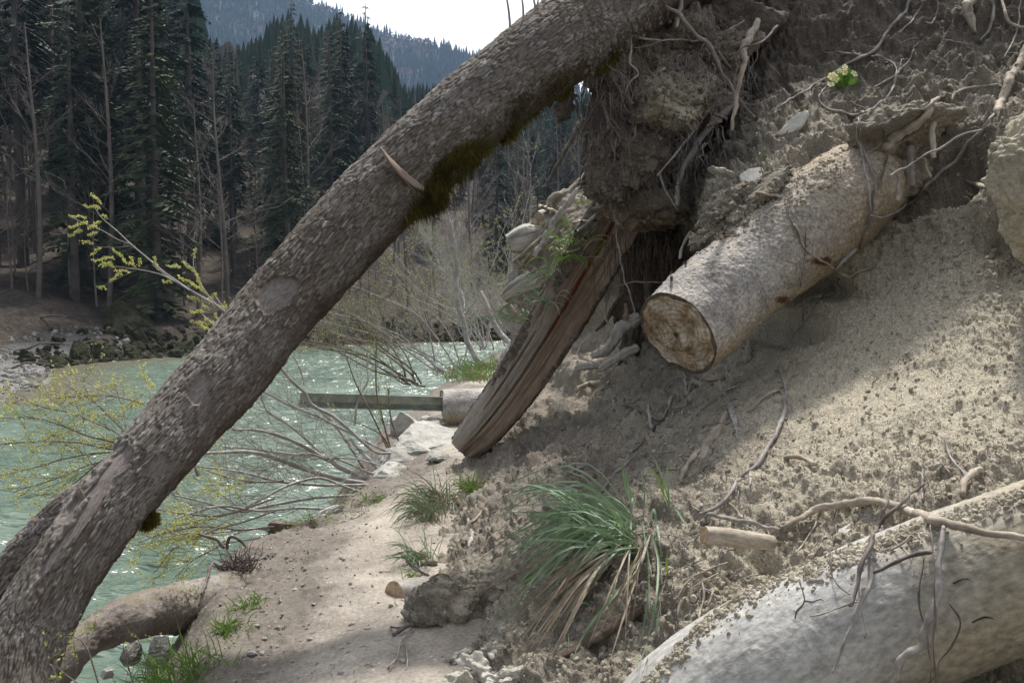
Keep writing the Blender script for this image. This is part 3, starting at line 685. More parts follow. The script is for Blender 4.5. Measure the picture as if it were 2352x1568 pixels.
for k in range(700):
    z = RS.uniform(.1, .55); a = RS.rand() * 6.28; r = .012 + RS.rand() * .022; c_ = np.array([r * math.cos(a), r * math.sin(a), z]); u_ = nrm(RS.normal(size=3)) * .007; v_ = nrm(RS.normal(size=3)) * .007
    iv.append((c_, c_ + u_, c_ + v_))
iv = np.array(iv); IVY = raw_mesh('ivy_mesh', iv.reshape(-1, 3), np.arange(len(iv) * 3).reshape(-1, 3), M['ivy'], smooth=False)

PROF = [(-400, -700), (380, -420), (455, -150), (480, 60), (540, 100), (600, 75), (640, 20), (700, 12), (735, 60), (768, 30), (790, 18), (845, 14), (885, 90), (930, 175), (1070, 185), (1180, 215), (1400, 195), (1700, 180)]
def top_limit(px_): return np.interp(px_, [p[0] for p in PROF], [p[1] for p in PROF])
def to_px(p):
    v = np.asarray(p, float) - EYE; d = v @ FW
    return 1176 + (v @ RT) / d * FPX, 784 - (v @ UP) / d * FPX, d
def h_for(x, y, py_top):
    z = float(far_z(np.array([x]), np.array([y]))[0]); d = y
    return (EYE[2] + (660 - py_top) / FPX * d) - z
def at_px(px_, y): return (px_ - 1176) / FPX * y * 1.0
HERO = [  # across, distance, top in the picture, kind, label
 (680, 84, 5, 4, 'tall narrow conifer whose tip meets the ridge line left of the skyline pair'),
 (790, 92, 18, 0, 'left of the two dark conifers whose tips stand against the white sky'),
 (845, 90, 13, 1, 'right and slightly taller of the two dark conifers standing against the white sky'),
 (765, 78, 70, 2, 'olive green conifer in front of the two skyline firs with a pale bare stem'),
 (440, 66, -150, 1, 'big drooping dark conifer at the right edge of the tall left hand group'),
 (350, 60, -230, 0, 'very tall dense dark conifer left of the drooping one, top out of frame'),
 (205, 56, -260, 2, 'tall green conifer with ivy coloured crown in the left group'),
 (258, 64, 95, 2, 'shorter bright green conifer in front of the tall left group'),
 (60, 58, -320, 3, 'tall conifer with bare lower stem near the left edge'),
 (540, 80, 112, 4, 'small pointed conifer below the blue hill between the big ones'),
 (505, 76, 92, 2, 'mid sized conifer right beside the big drooping one'),
 (905, 120, 165, 2, 'small conifer just right of the skyline firs'),
 (600, 95, 95, 1, 'conifer half hidden behind brown bare crowns under the hill'),
]
for (a, y, tp, kd, lb) in HERO:
    x = at_px(a, y); place_tree(CON[kd], x, y, h_for(x, y, tp), lb, 'conifer')
k = 0; tries = 0; placed = []
while k < 330 and tries < 12000:
    tries += 1
    y = 50 + RS.rand() ** 1.1 * 130; a = RS.uniform(-260, 1420); x = at_px(a, y)
    if shore_d(np.array([x]), np.array([y]))[0] < 4.5: continue
    if any((x - q[0]) ** 2 + (y - q[1]) ** 2 < 4.0 for q in placed): continue
    dxs = shore_d(np.array([x]), np.array([y]))[0]
    bare = RS.rand() < (.62 if dxs < 22 else .48)
    h = RS.uniform(17, 27) if not bare else RS.uniform(9, 19)
    hm = h_for(x, y, max(top_limit(a), max(top_limit(a - 40), top_limit(a + 40)) ) + RS.uniform(5, 60))
    h = min(h, hm)
    if h < 6: continue
    placed.append((x, y)); k += 1
    side = 'in the gap right of the leaning tree' if a > 1000 else ('behind the leaning tree' if a > 700 else ('above the gravel bar at left' if a < 300 else 'in the middle of the far bank')); side += ', front rows' if y < 75 else (', middle rows' if y < 110 else ', back rows')
    if bare:
        e = place_tree(BARE[RS.randint(3)], x, y, h, 'leafless grey tree ' + side, 'bare tree', 'leafless trees ' + side, name='bare_tree')
        if RS.rand() < .25 and dxs < 22:
            o = bpy.data.objects.new('ivy', IVY); COL.objects.link(o); o.parent = e; o['kind'] = 'stuff'
    else:
        ck = RS.randint(5); sh = ['full dark conifer', 'dark drooping conifer', 'broad olive green conifer', 'dark conifer with bare lower stem', 'slim olive green conifer'][ck]; place_tree(CON[ck], x, y, h, sh + ' ' + side, 'conifer', sh + 's ' + side)
for q, (a, y, tp) in enumerate([(1110, 95, 285), (1150, 100, 300), (1190, 92, 330), (1215, 110, 260), (1250, 98, 290), (1280, 120, 235), (1300, 95, 300), (1330, 105, 270), (1350, 118, 240), (1090, 120, 250), (1235, 84, 360), (1165, 80, 380), (1060, 105, 300), (1020, 115, 240), (975, 110, 230)]):
    place_tree(CON[q % 5], at_px(a, y), y, h_for(at_px(a, y), y, tp), 'dark conifer seen in the gap between the leaning trunk and the root ball', 'conifer', 'dark conifers in the gap right of the leaning trunk')
# thin young stems near the far shore
for q in range(34):
    y = 50 + RS.rand() * 22; a = RS.uniform(-60, 900); x = at_px(a, y)
    if shore_d(np.array([x]), np.array([y]))[0] < 2.2: continue
    place_tree(BARE[RS.randint(3)], x, y, RS.uniform(5, 10), 'thin leafless young tree at the foot of the far forest', 'young tree', 'thin young trees at the foot of the far forest', name='young_tree')
# trees on the hill: one mass
def simple_conifers(name, pts, hs, material):
    V = []; F = []; off = 0; T = []
    rs = np.random.RandomState(5)
    n = len(pts); ang = np.arange(5) * 2 * np.pi / 5
    for lay, (z0, z1, w) in enumerate([(.08, .55, .19), (.32, .78, .14), (.58, 1.0, .085)]):
        j = rs.uniform(.75, 1.3, (n, 5))
        ring = np.stack([np.cos(ang)[None] * j * w, np.sin(ang)[None] * j * w, np.full((n, 5), z0) + rs.uniform(-.03, .03, (n, 5))], -1) * hs[:, None, None] + pts[:, None]
        top = (pts + np.stack([0 * hs, 0 * hs, hs * z1], -1))[:, None]
        b = np.concatenate([ring, top], 1); V.append(b.reshape(-1, 3))
        i = (np.arange(n) * 6)[:, None]; k_ = np.arange(5)[None]
        F.append(np.stack([i + k_, i + (k_ + 1) % 5, i + 5 + 0 * k_], -1).reshape(-1, 3) + off); off += n * 6
    return tag(obj(name, np.vstack(V), np.vstack(F), material, smooth=False), kind='stuff')
n = 9500; uu = RS.uniform(.33, .62, n) * (HVV.shape[1] - 1); vv = 39 * RS.uniform(.12, 1.0, n) ** .8
ii = vv.astype(int).clip(0, 38); jj = uu.astype(int); fi = (vv - ii)[:, None]; fj = (uu - jj)[:, None]
hp = (HVV[ii, jj] * (1 - fi) + HVV[ii + 1, jj] * fi) * (1 - fj) + (HVV[ii, jj + 1] * (1 - fi) + HVV[ii + 1, jj + 1] * fi) * fj
hs = RS.uniform(7, 15, n)
isb = fbm(hp, .02, 2) + RS.uniform(-.4, .4, n) > .25
simple_conifers('hill_conifer_wood', hp[~isb], hs[~isb], M['needle'])
# round leafless crowns on the hill as loose twig tufts
def tufts(name, pts, hs, material):
    n = len(pts); K = 14; d = nrm(RS.normal(size=(n, K, 3)) + np.array([0, 0, .6])); b = pts[:, None] + np.array([0, 0, .35]) * hs[:, None, None]
    e = b + d * (hs * .42)[:, None, None] * RS.uniform(.6, 1.1, (n, K, 1)); s = nrm(np.cross(d, RS.normal(size=(n, K, 3)))) * (hs * .07)[:, None, None]
    T = np.stack([b + 0 * d, e + s, e - s], 2).reshape(-1, 3)
    return tag(obj(name, T, np.arange(len(T)).reshape(-1, 3), material, smooth=False), kind='stuff')
tufts('hill_leafless_wood', hp[isb], hs[isb] * .8, M['bareb'])
# mossy boulders, driftwood and low evergreen scrub along the far waterline
def rock_mesh(seed, sub=3, rough=.35, squash=(1, .8, .6)):
    bm = bmesh.new(); bmesh.ops.create_icosphere(bm, subdivisions=sub, radius=1)
    v = np.array([x.co[:] for x in bm.verts]); f = np.array([[q.index for q in x.verts] for x in bm.faces]); bm.free()
    n = nrm(v); c, r = voro3(n * 1.3 + seed * 3.1)
    pl = np.zeros(len(v))
    v = n * (1 + fbm(n, .9, 3, off=seed * 7.7)[:, None] * rough)
    rs = np.random.RandomState(seed)
    for k in range(9):                                                 # knock flat facets
        d = nrm(rs.normal(size=3)); lim = rs.uniform(.62, .92); e = np.clip(v @ d - lim, 0, None); v = v - e[:, None] * d * .85
    v = v + n * (fbm(n, 5, 3, off=seed)[:, None] * .045)
    return v * np.array(squash), f
RK = [rock_mesh(s, 3) for s in range(6)]
def slab_rock(seed):
    v, f = rock_mesh(seed + 20, 4, .25, (1, 1, 1)); rs = np.random.RandomState(seed)
    for k in range(16):
        d = nrm(rs.normal(size=3) * np.array([1, 1, .5])); lim = rs.uniform(.45, .8); e = np.clip(v @ d - lim, 0, None); v = v - e[:, None] * d * .96
    z = v[:, 2] * 4.5; v[:, :2] *= (1 + (.06 * (z - np.floor(z)) + .05 * vnoise(np.stack([np.floor(z), v[:, 0] * 2, v[:, 1] * 2], -1) * 1.7))[:, None])
    return v + nrm(v) * fbm(v, 3.5, 4)[:, None] * .04, f
RS2 = [slab_rock(s) for s in range(5)]
RKM = {}
def rock(name, p, size, material, seed, label, cat, group=None, rz=None, sq=None, parent=None, rx=0):
    key = (seed % 6, material.name)
    if name in ('rock', 'clay_clod', 'path_stone', 'boulder', 'beach_stone'):
        key = ('slab', seed % 5, material.name)
        if key not in RKM: RKM[key] = raw_mesh('rock_mesh', *RS2[seed % 5], material, smooth=False)
    if key not in RKM: RKM[key] = raw_mesh('rock_mesh', *RK[seed % 6], material, smooth=True)
    o = bpy.data.objects.new(name, RKM[key]); COL.objects.link(o); o.location = tuple(map(float, p))
    s = np.array(sq or (1, 1, 1)) * size; o.scale = tuple(map(float, s)); o.rotation_euler = (rx, 0, rz if rz is not None else seed * 1.7)
    return tag(o, label, cat, group)
for q in range(60):
    t = RS.rand(); i = RS.randint(4, len(SHORE) - 3); a_, b_ = SHORE[i], SHORE[i + 1]; c_ = a_ * (1 - t) + b_ * t
    nrml = nrm(np.array([-(b_ - a_)[1], (b_ - a_)[0]])); c_ = c_ + nrml * RS.uniform(-.6, 2.6)
    if c_[1] < 43: continue
    z = float(far_z(np.array([c_[0]]), np.array([c_[1]]))[0])
    rock('boulder', (c_[0], c_[1], max(z, WZ - .1) + .05), RS.uniform(.25, .85), M['mossrock'], q, 'dark mossy boulder at the foot of the far bank', 'boulder', 'mossy boulders along the far waterline')
rock('boulder', (*((at_px(305, 50), 50.)), WZ + 1.3), 1.9, M['mossrock'], 2, 'largest rounded boulder with brown moss below the far forest', 'boulder', sq=(1.1, 1, .9))
rock('boulder', (at_px(128, 40.5), 40.5, WZ + .2), .62, M['mossrock'], 4, 'dark wedge shaped rock lying alone on the gravel bar', 'boulder', sq=(1.3, .8, .6))
for q in range(26):
    a = RS.uniform(-20, 240); y = RS.uniform(33, 43); x = at_px(a, y); d = shore_d(np.array([x]), np.array([y]))[0]
    if not -.4 < d < 5: continue
    rock('beach_stone', (x, y, float(far_z(np.array([x]), np.array([y]))[0])), RS.uniform(.1, .26), M['stone_dark'], q, 'grey stone lying on the gravel bar across the river', 'stone', 'stones on the gravel bar')
n = 5200; t_ = RS.rand(n) * (len(SHORE) - 6) + 4; i_ = t_.astype(int).clip(0, len(SHORE) - 2); c__ = SHORE[i_] * (1 - (t_ - i_))[:, None] + SHORE[i_ + 1] * (t_ - i_)[:, None] + RS.normal(size=(n, 2)) * np.array([1.2, 1.2]); dd_ = shore_d(c__[:, 0], c__[:, 1]); c__ = c__[(dd_ > -.4) & (c__[:, 1] > 40)]
gn_scatter('bank_rubble', np.stack([c__[:, 0], c__[:, 1], far_z(c__[:, 0], c__[:, 1])], -1), .05 + .3 * RS.rand(len(c__)) ** 3, M['mossrock'], subdiv=2)
for q, (a, y, L_, an) in enumerate([(40, 42, 4.5, .1), (100, 46, 3.2, -.4), (180, 44, 2.5, .5), (20, 38, 3., .3)]):
    x = at_px(a, y); z = float(far_z(np.array([x]), np.array([y]))[0]) + .12
    c_ = np.array([[x + L_ * t * math.cos(an), y + L_ * t * math.sin(an), z + .1 * math.sin(t * 5)] for t in np.linspace(-.5, .5, 8)])
    v, f, a_ = join_tubes([(wiggle(c_, .2, 1.2), np.linspace(.09, .03, 8))], 6)
    tag(obj('driftwood_pole', v, f, M['bareb'], attrs={'fib': a_}, origin=c_[0]), ['long pale driftwood pole above the gravel bar', 'driftwood pole lying under the first forest trees', 'short driftwood pole right of the gravel bar', 'driftwood pole nearest the left edge of the picture'][q], 'driftwood')
n = 3200; gy = 115 + RS.rand(n) ** .8 * 180; gx = (RS.uniform(150, 1500, n) - 1176) / FPX * gy; gz = far_z(gx, gy)
lim = np.array([top_limit(a) for a in gx / gy * FPX + 1176]); hm = EYE[2] + (660 - lim - RS.uniform(15, 60, n)) / FPX * gy - gz; hh_ = np.minimum(RS.uniform(12, 22, n), hm)
ok = hh_ > 4; sp_ = np.stack([gx, gy, gz], -1)[ok]; hh_ = hh_[ok]; ib = RS.rand(len(sp_)) < .35
simple_conifers('slope_conifer_wood', sp_[~ib], hh_[~ib], M['needle']); tufts('slope_leafless_wood', sp_[ib], hh_[ib] * .8, M['bareb'])
print('forest', time.time() - T0)
# ------------------------------------------------------------------ big wood
def pxline(pts):
    """[(across, up, distance, radius in px)] -> world points and radii"""
    return np.array([P(a, b, d) for (a, b, d, r) in pts]), np.array([r / FPX * d for (a, b, d, r) in pts])
def project(V):
    v = V - EYE; d = v @ FW
    return 1176 + (v @ RT) / d * FPX, 784 - (v @ UP) / d * FPX
def bark_relief(s, th, r, cell_s=.070, n_cells=None, amp=.0125, seed=0.0):
    r0 = float(np.mean(r)); nc = n_cells or int(round(2 * np.pi * r0 / .0165))
    S = s[:, None] + 0 * th[None]; U = th[None] / (2 * np.pi) * nc + 0 * s[:, None]
    pc = np.stack([S * 3 + seed, np.cos(th)[None] * r0 * 3 + 0 * S, np.sin(th)[None] * r0 * 3 + 0 * S], -1)
    wx = fbm(pc, 2.2, 4, .6) * .55; wy = fbm(pc, 2.6, 4, .6, off=40) * .55
    F1, F2, rnd, ox = voro2(S / cell_s + wx + .22 * U, U + wy, py=0 if False else nc, jit=.85)
    e = F2 - F1; plate = sstep(.02, .27, e)
    fur = np.abs(fbm(np.stack([S * 5 + seed, np.cos(th)[None] * nc * .16 + 0 * S, np.sin(th)[None] * nc * .16 + 0 * S], -1) + wx[..., None] * .3, 1.6, 2)); fur = sstep(.0, .22, fur)
    F1b, F2b, rb, oxb = voro2(S / cell_s * 2.1 + wx * 3, U * 2 + wy * 2, py=nc * 2, jit=1.0)
    h = (.35 + .65 * plate) * (.55 + .5 * (rnd - .5) + .35 * ox) + .30 * fur + .22 * (rb - .5) + .18 * sstep(0, .2, F2b - F1b) + fbm(pc, 11, 3) * .14
    plate = plate * (.4 + .6 * fur)
    return h * amp, plate, rnd, pc
LT = [(30, 1590, 3.35, 82), (62, 1470, 3.45, 80), (105, 1385, 3.52, 77), (158, 1300, 3.6, 73), (215, 1215, 3.7, 72), (268, 1140, 3.8, 75), (365, 1035, 3.95, 78), (450, 935, 4.1, 80), (535, 840, 4.25, 84), (640, 705, 4.45, 83),
      (770, 560, 4.6, 85), (855, 470, 4.7, 86), (940, 388, 4.78, 88), (1068, 272, 4.9, 90), (1170, 188, 5.0, 91), (1272, 110, 5.15, 93), (1380, 32, 5.4, 97), (1500, -50, 5.7, 108), (1640, -150, 6.1, 120)]
c_, r_ = pxline(LT)
Vt, Dt, st, tht, rt, ct, tt_ = tube_grid(c_, r_, 1050, 290)
hb, plate, rnd, pc = bark_relief(st, tht, rt)
qx, qy = project(Vt)
# direction masks: which side of the stem, in the world
upness = Dt[..., 2]; facing = -(Dt @ FW)
def patch(x, y, rx, ry, ang, edge=.0):
    a = math.radians(ang); dx = qx - x; dy = qy - y; u_ = (dx * math.cos(a) + dy * math.sin(a)) / rx; v_ = (-dx * math.sin(a) + dy * math.cos(a)) / ry
    return np.where(facing > -.1, 1 - (u_ * u_ + v_ * v_), -9)
wob = fbm(pc, 4, 3) * .5
bm_ = np.maximum.reduce([patch(634, 678, 52, 36, -35), patch(248, 1085, 95, 34, -54), patch(190, 1175, 100, 26, -55), patch(120, 1275, 60, 14, -56), patch(458, 893, 38, 24, -60), patch(470, 935, 40, 11, -75) , patch(362, 1068, 34, 22, -60), patch(278, 1170, 0.1, .1, 0), patch(1010, 425, 60, 14, -42)])
bare = sstep(-.05, .22, bm_ + wob * .8 + .12 * fbm(pc, 14, 3))
mossd = sstep(.25, .95, -upness) * sstep(.25, -.6, Dt[..., 0] * -1) * .55
mossd = np.maximum(mossd, sstep(1.0, .2, np.hypot((qx - 1120) / 260, (qy - 390) / 150)) * sstep(.0, .6, -upness + .1) * .8)
mossd = np.maximum(mossd, .5 * sstep(1330, 1400, qy) * sstep(.1, .8, -upness))
h = hb * (1 - bare) - bare * .009 + fbm(pc, .9, 3) * .012
h += (1 - bare) * (1 - sstep(.9, 1.6, np.abs(bm_) * 6 + .9)) * .006
# knots
Vt2 = Vt + Dt * h[..., None]
lt = empty('leaning_tree', P(1268, 100, 5.15), 'thick rough barked tree trunk leaning diagonally from upper right down to the lower left corner', 'tree trunk')
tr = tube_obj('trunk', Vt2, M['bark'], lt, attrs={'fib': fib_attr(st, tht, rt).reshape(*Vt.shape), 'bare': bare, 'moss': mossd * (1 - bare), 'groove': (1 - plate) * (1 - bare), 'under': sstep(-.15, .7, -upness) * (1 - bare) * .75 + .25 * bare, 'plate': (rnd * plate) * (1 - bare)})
add_bvh(Vt2[::6, ::6], quads(*Vt2[::6, ::6].shape[:2], True))
# second stem splitting off at the lower left, behind the first
c2, r2 = pxline([(-150, 1560, 3.75, 62), (-60, 1445, 3.75, 60), (15, 1350, 3.76, 58), (95, 1262, 3.79, 56), (170, 1180, 3.82, 50), (230, 1120, 3.85, 30)])
V2, D2, s2, th2, rr2, _, _ = tube_grid(c2, r2, 330, 150)
h2, p2, rn2, pc2 = bark_relief(s2, th2, rr2, seed=11)
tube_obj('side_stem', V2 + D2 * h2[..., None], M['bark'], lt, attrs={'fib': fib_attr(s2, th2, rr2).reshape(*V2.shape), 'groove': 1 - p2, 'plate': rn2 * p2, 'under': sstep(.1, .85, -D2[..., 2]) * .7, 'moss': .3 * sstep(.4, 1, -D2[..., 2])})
# raised lip of bark beside the long scar
for nm, pts in (('bark_lip', [(100, 1292, 5), (130, 1245, 7), (160, 1205, 8), (186, 1165, 7), (205, 1140, 3)]), ('bark_lip', [(190, 1142, 4), (215, 1110, 6), (243, 1070, 6), (275, 1035, 6), (300, 1005, 3)])):
    cc = []
    for (a, b, w) in pts:
        hh = hit(a, b, [bvh_list[-1]]); dd = (hh[2] if hh else 3.7) - .004; cc.append((a, b, dd, w))
    cx, rx = pxline(cc); Vl, Dl, sl, tl, rl, _, _ = tube_grid(cx, rx, 60, 14)
    Vl = Vl + Dl * (fbm(Vl, 40, 3) * .007)[..., None]
    tube_obj(nm, Vl, M['bark'], lt, attrs={'fib': fib_attr(sl, tl, rl).reshape(*Vl.shape), 'plate': np.full(Vl.shape[:2], .5)})
# torn splinter across the stem
def plank(name, pts, w0, w1, thick, material, parent=None, twist=0.0, seed=1, n=40, attrs=None, origin=None, jag=.15):
    """a riven strip along a polyline: jagged edges, real thickness, fibrous relief"""
    c = catmull(pts, n); t, N, B = frames(c)
    f = np.linspace(0, 1, n); m = 9; out = []
    w = np.interp(f, np.linspace(0, 1, len(w0)), w0) if hasattr(w0, '__len__') else np.linspace(w0, w1, n)
    k = np.linspace(-1, 1, m); s = np.concatenate([[0], np.cumsum(np.linalg.norm(np.diff(c, axis=0), axis=1))])
    tw = twist * f
    Nn = N * np.cos(tw)[:, None] + B * np.sin(tw)[:, None]; Bb = -N * np.sin(tw)[:, None] + B * np.cos(tw)[:, None]
    rag = 1 + jag * fbm(np.stack([f * 14, 0 * f + seed, 0 * f], -1), 1, 3)
    V = []
    for side in (1, -1):
        kk = k if side > 0 else k[::-1]
        off = side * thick * (1 - .55 * np.abs(kk) ** 3)
        row = c[:, None] + Nn[:, None] * (kk[None] * w[:, None] * rag[:, None])[..., None] + Bb[:, None] * (off[None] + 0 * w[:, None])[..., None]
        V.append(row)
    V = np.concatenate(V, 1); fa = np.stack([s[:, None] + 0 * V[..., 0], np.concatenate([k, k[::-1]])[None] * w.mean() + 0 * V[..., 0], 0 * V[..., 0] + seed], -1)
    V = V + Bb[:, None] * (fbm(np.stack([fa[..., 0] * 2.5, fa[..., 1] * 60, fa[..., 2]], -1), 1, 3) * thick * .35)[..., None]
    at = {'fib': fa}; at.update(attrs or {})
    return tube_obj(name, V, material, parent, attrs=at, origin=origin)
pts = [P(874, 340, 4.52), P(905, 378, 4.50), P(940, 412, 4.55), P(972, 434, 4.60)]
plank('torn_strip', pts, [.006, .022, .026, .012], 0, .008, M['wood'], lt, twist=.5, seed=3)
pts = [P(905, 385, 4.50), P(925, 408, 4.53), P(948, 434, 4.58)]
plank('torn_strip', pts, [.004, .012, .005], 0, .006, M['wood'], lt, twist=.4, seed=5)
# hanging moss under the stem: many short drooping fronds
def fronds(name, base, nrml, L, wd, material, parent=None, drop=1.0, origin=None, kind='stuff'):
    n = len(base); d = nrm(nrml + RS.normal(size=(n, 3)) * .45 + np.array([0, 0, -drop])); L = np.asarray(L)[:, None]
    s = nrm(np.cross(d, RS.normal(size=(n, 3)))) * wd
    a = base - d * .01; b = base + d * L * .5 + RS.normal(size=(n, 3)) * .004; c = base + d * L + np.array([0, 0, -.3]) * L
    V = np.stack([a + s, a - s, b + s * .8, b - s * .8, c], 1).reshape(-1, 3); i = np.arange(n)[:, None] * 5
    F = [tuple(x) for x in (i + np.array([[0, 1, 3, 2]])).tolist()] + [tuple(x) for x in (i + np.array([[2, 3, 4]])).tolist()]
    return tag(obj(name, V, F, material, parent, smooth=False, origin=origin), kind=kind)
g = np.argwhere((upness < -.15) & (Dt[..., 0] > -.4) & (qx > 925) & (qx < 1420))
w = np.exp(-((qx[g[:, 0], g[:, 1]] - 1030) / 95) ** 2) + .3 * np.exp(-((qx[g[:, 0], g[:, 1]] - 1180) / 70) ** 2) + .07
w = w * np.clip(-upness[g[:, 0], g[:, 1]] + .1, 0, 1)
w = w * (.02 + np.clip(fbm(Vt2[g[:, 0], g[:, 1]], 7, 3) + .1, 0, 2) ** 1.5); w /= w.sum()
pk = g[RS.choice(len(g), 8000, p=w)]
ll = .012 + .05 * RS.rand(len(pk)) ** 2 + .045 * np.exp(-((qx[pk[:, 0], pk[:, 1]] - 1030) / 70) ** 2) * RS.rand(len(pk))
fronds('hanging_moss', Vt2[pk[:, 0], pk[:, 1]], Dt[pk[:, 0], pk[:, 1]] * .9, ll, .0022, M['moss'], lt, drop=.9)
def mossball(px_, py_, d, r, n, name='moss_knob', parent=lt):
    c0 = P(px_, py_, d); q = nrm(RS.normal(size=(n, 3))); b = c0 + q * r / FPX * d * (1 + .25 * fbm(q, 2, 2)[:, None])
    fronds(name, b, q * 1.4, .006 + .02 * RS.rand(n), .002, M['moss'], parent, drop=.25)
    v, f = RK[3]; obj(name + '_core', v * (r / FPX * d * .9) / np.array([1, .8, .6]) + c0, f, M['moss'], parent)
mossball(337, 1192, 3.82, 20, 1600)
# shoots standing on the upper side of the stem
for (x0, y0, x1, y1, d) in ((1171, 62, 1155, -40, 4.9), (1203, 50, 1195, -30, 4.95), (1231, 42, 1214, -40, 5.0), (1246, 36, 1255, -40, 5.0), (1222, 48, 1240, -20, 5.0), (1450, 30, 1424, -60, 5.3)):
    c = wiggle(catmull([P(x0, y0, d), P((x0 + x1) / 2 + 3, (y0 + y1) / 2, d), P(x1, y1, d + .05)], 12), .01, 6, x0)
    v, f, a = join_tubes([(c, np.linspace(.008, .004, 12))], 6); obj('shoot', v, f, M['rootp'], lt, attrs={'fib': a})
# stub and small snags on the bark
for (x0, y0, x1, y1, d) in ((1018, 240, 1010, 226, 4.72), (455, 1090, 447, 1070, 3.85), (190, 1140, 183, 1122, 3.6)):
    c = catmull([P(x0, y0, d), P(x1, y1, d - .04)], 5); v, f, a = join_tubes([(c, np.array([.010, .009, .007, .005, .002]))], 6); obj('snag', v, f, M['bare_wood'], lt, attrs={'fib': a})

def log_body(V, D, s, th, r, lumps=.02, grain=.004, crust=.003, seed=0.0, flute=0):
    pc = np.stack([s[:, None] + seed + 0 * th[None], np.cos(th)[None] * r[:, None], np.sin(th)[None] * r[:, None]], -1)
    h = fbm(pc, 2.2, 3) * lumps + np.clip(fbm(pc, 16, 3), 0, 1) * grain
    if crust:
        c1, r1 = voro3(pc * 48); h = h + np.clip(.6 - c1, 0, 1) * crust * 3 * sstep(.2, .9, r1); c1, r1 = voro3(pc * 95); h = h + np.clip(.6 - c1, 0, 1) * crust * 1.4 * r1
    if flute: h = h + fbm(np.stack([pc[..., 0] * .6, np.cos(th)[None] * 2 + 0 * pc[..., 0], np.sin(th)[None] * 2 + 0 * pc[..., 0]], -1), 1.5, 2) * flute
    return V + D * h[..., None], pc
def cut_face(name, ring, centre, axis, material, parent, seed=0, rings=40, depth=.0, cracks=9, amp=.006):
    """end grain disc filling the ring (m,3), slightly dished, with radial cracks"""
    m = len(ring); f = np.linspace(0, 1, rings) ** .8
    V = centre[None, None] + (ring - centre)[None] * f[:, None, None] * np.where(f > .97, 1, 1)[:, None, None]
    th = np.arange(m) * 2 * np.pi / m; R = f[:, None] + 0 * th[None]; TH = th[None] + 0 * R
    rs = np.random.RandomState(seed); crk = np.zeros(R.shape)
    for k in range(cracks):
        a = rs.rand() * 6.283; w = rs.uniform(.015, .035); r0, r1 = rs.uniform(0, .3), rs.uniform(.5, 1.0)
        dd = np.abs((TH - a - .08 * np.sin(R * 6 + k) * .5 + np.pi) % (2 * np.pi) - np.pi) * R
        crk = np.maximum(crk, np.clip(1 - dd / (w * .5), 0, 1) * sstep(r0, r0 + .1, R) * sstep(r1, r1 - .12, R))
    p = np.stack([R * np.cos(TH), R * np.sin(TH), 0 * R + seed], -1)
    h = fbm(p, 3, 4) * amp + (1 - np.abs(vnoise(np.stack([R * 14, 0 * R + seed, 0 * R], -1)))) * amp * .3 - crk * .009 - depth
    h = h * (R < .995)
    V = V + axis * h[..., None]
    ringa = (.5 + .5 * np.sin(R * 62 + fbm(p, 2.2, 3) * 4)) * sstep(.1, .25, R); crk = np.maximum(crk, .9 * np.exp(-(R / .10) ** 2))
    rr = np.linalg.norm(ring - centre, axis=1).mean()
    return obj(name, V.reshape(-1, 3), quads(rings, m, True), material, parent, attrs={'fib': (p * rr).reshape(-1, 3), 'rim': (sstep(.84, .97, R) * 1.0).ravel(), 'crack': crk.ravel(), 'ring': ringa.ravel()})
def make_log(name, pts, material, label, cat, n=120, m=72, cut0=True, cut1=False, face=None, oval=None, lumps=.015, grain=.003, crust=.003, seed=0.0, dirtf=None, skew=(0, 0), group=None, collide=True, flute=0, cracks=9, cutamp=.006):
    c, r = pxline(pts); V, D, s, th, rr, cc, t = tube_grid(c, r, n, m)
    V, pc = log_body(V, D, s, th, rr, lumps, grain, crust, seed, flute)
    e = empty(name, c[0], label, cat, group)
    at = {'fib': fib_attr(s, th, rr).reshape(*V.shape)}
    if dirtf: at.update(dirtf(V, D, s, th))
    tube_obj('log_body', V, material, e, caps=not (cut0 or cut1), attrs=at)
    if cut0: cut_face('cut_face', V[0] + t[0] * .002, V[0].mean(0), -t[0], face or M['cut'], e, seed=int(seed) + 2, cracks=cracks, amp=cutamp)
    if cut1: cut_face('cut_face', V[-1] - t[-1] * .002, V[-1].mean(0), t[-1], face or M['cut'], e, seed=int(seed) + 3, cracks=cracks)
    if collide: add_bvh(V[::2, ::2], quads(*V[::2, ::2].shape[:2], True))
    return e
# the big sawn log sticking out of the bank
def dirt_sawn(V, D, s, th):
    up = D[..., 2]; qx, qy = project(V); F = s[:, None] + 0 * th[None]
    rotm = np.maximum.reduce([1 - np.hypot((qx - x) / rx, (qy - y) / ry) for (x, y, rx, ry) in ((1885, 600, 60, 20), (1795, 690, 40, 18), (1655, 540, 75, 24))])
    return {'dirt': np.clip(.30 + sstep(.0, -.8, up) * .55 + .35 * sstep(.4, 1.3, F), 0, 1), 'rot': np.clip(rotm, 0, 1) * .95}
saw = make_log('sawn_log', [(1556, 766, 4.42, 104), (1600, 730, 4.50, 105), (1680, 660, 4.62, 106), (1765, 590, 4.72, 108), (1850, 525, 4.80, 112), (1925, 468, 4.88, 112), (1985, 425, 5.05, 100), (2030, 392, 5.4, 70)], M['log'],
    'thick grey sawn log with a rotten brown end face jutting from the bank', 'log', n=420, m=260, lumps=.016, grain=.008, crust=.0030, seed=3, dirtf=dirt_sawn, cracks=7, cutamp=.016)
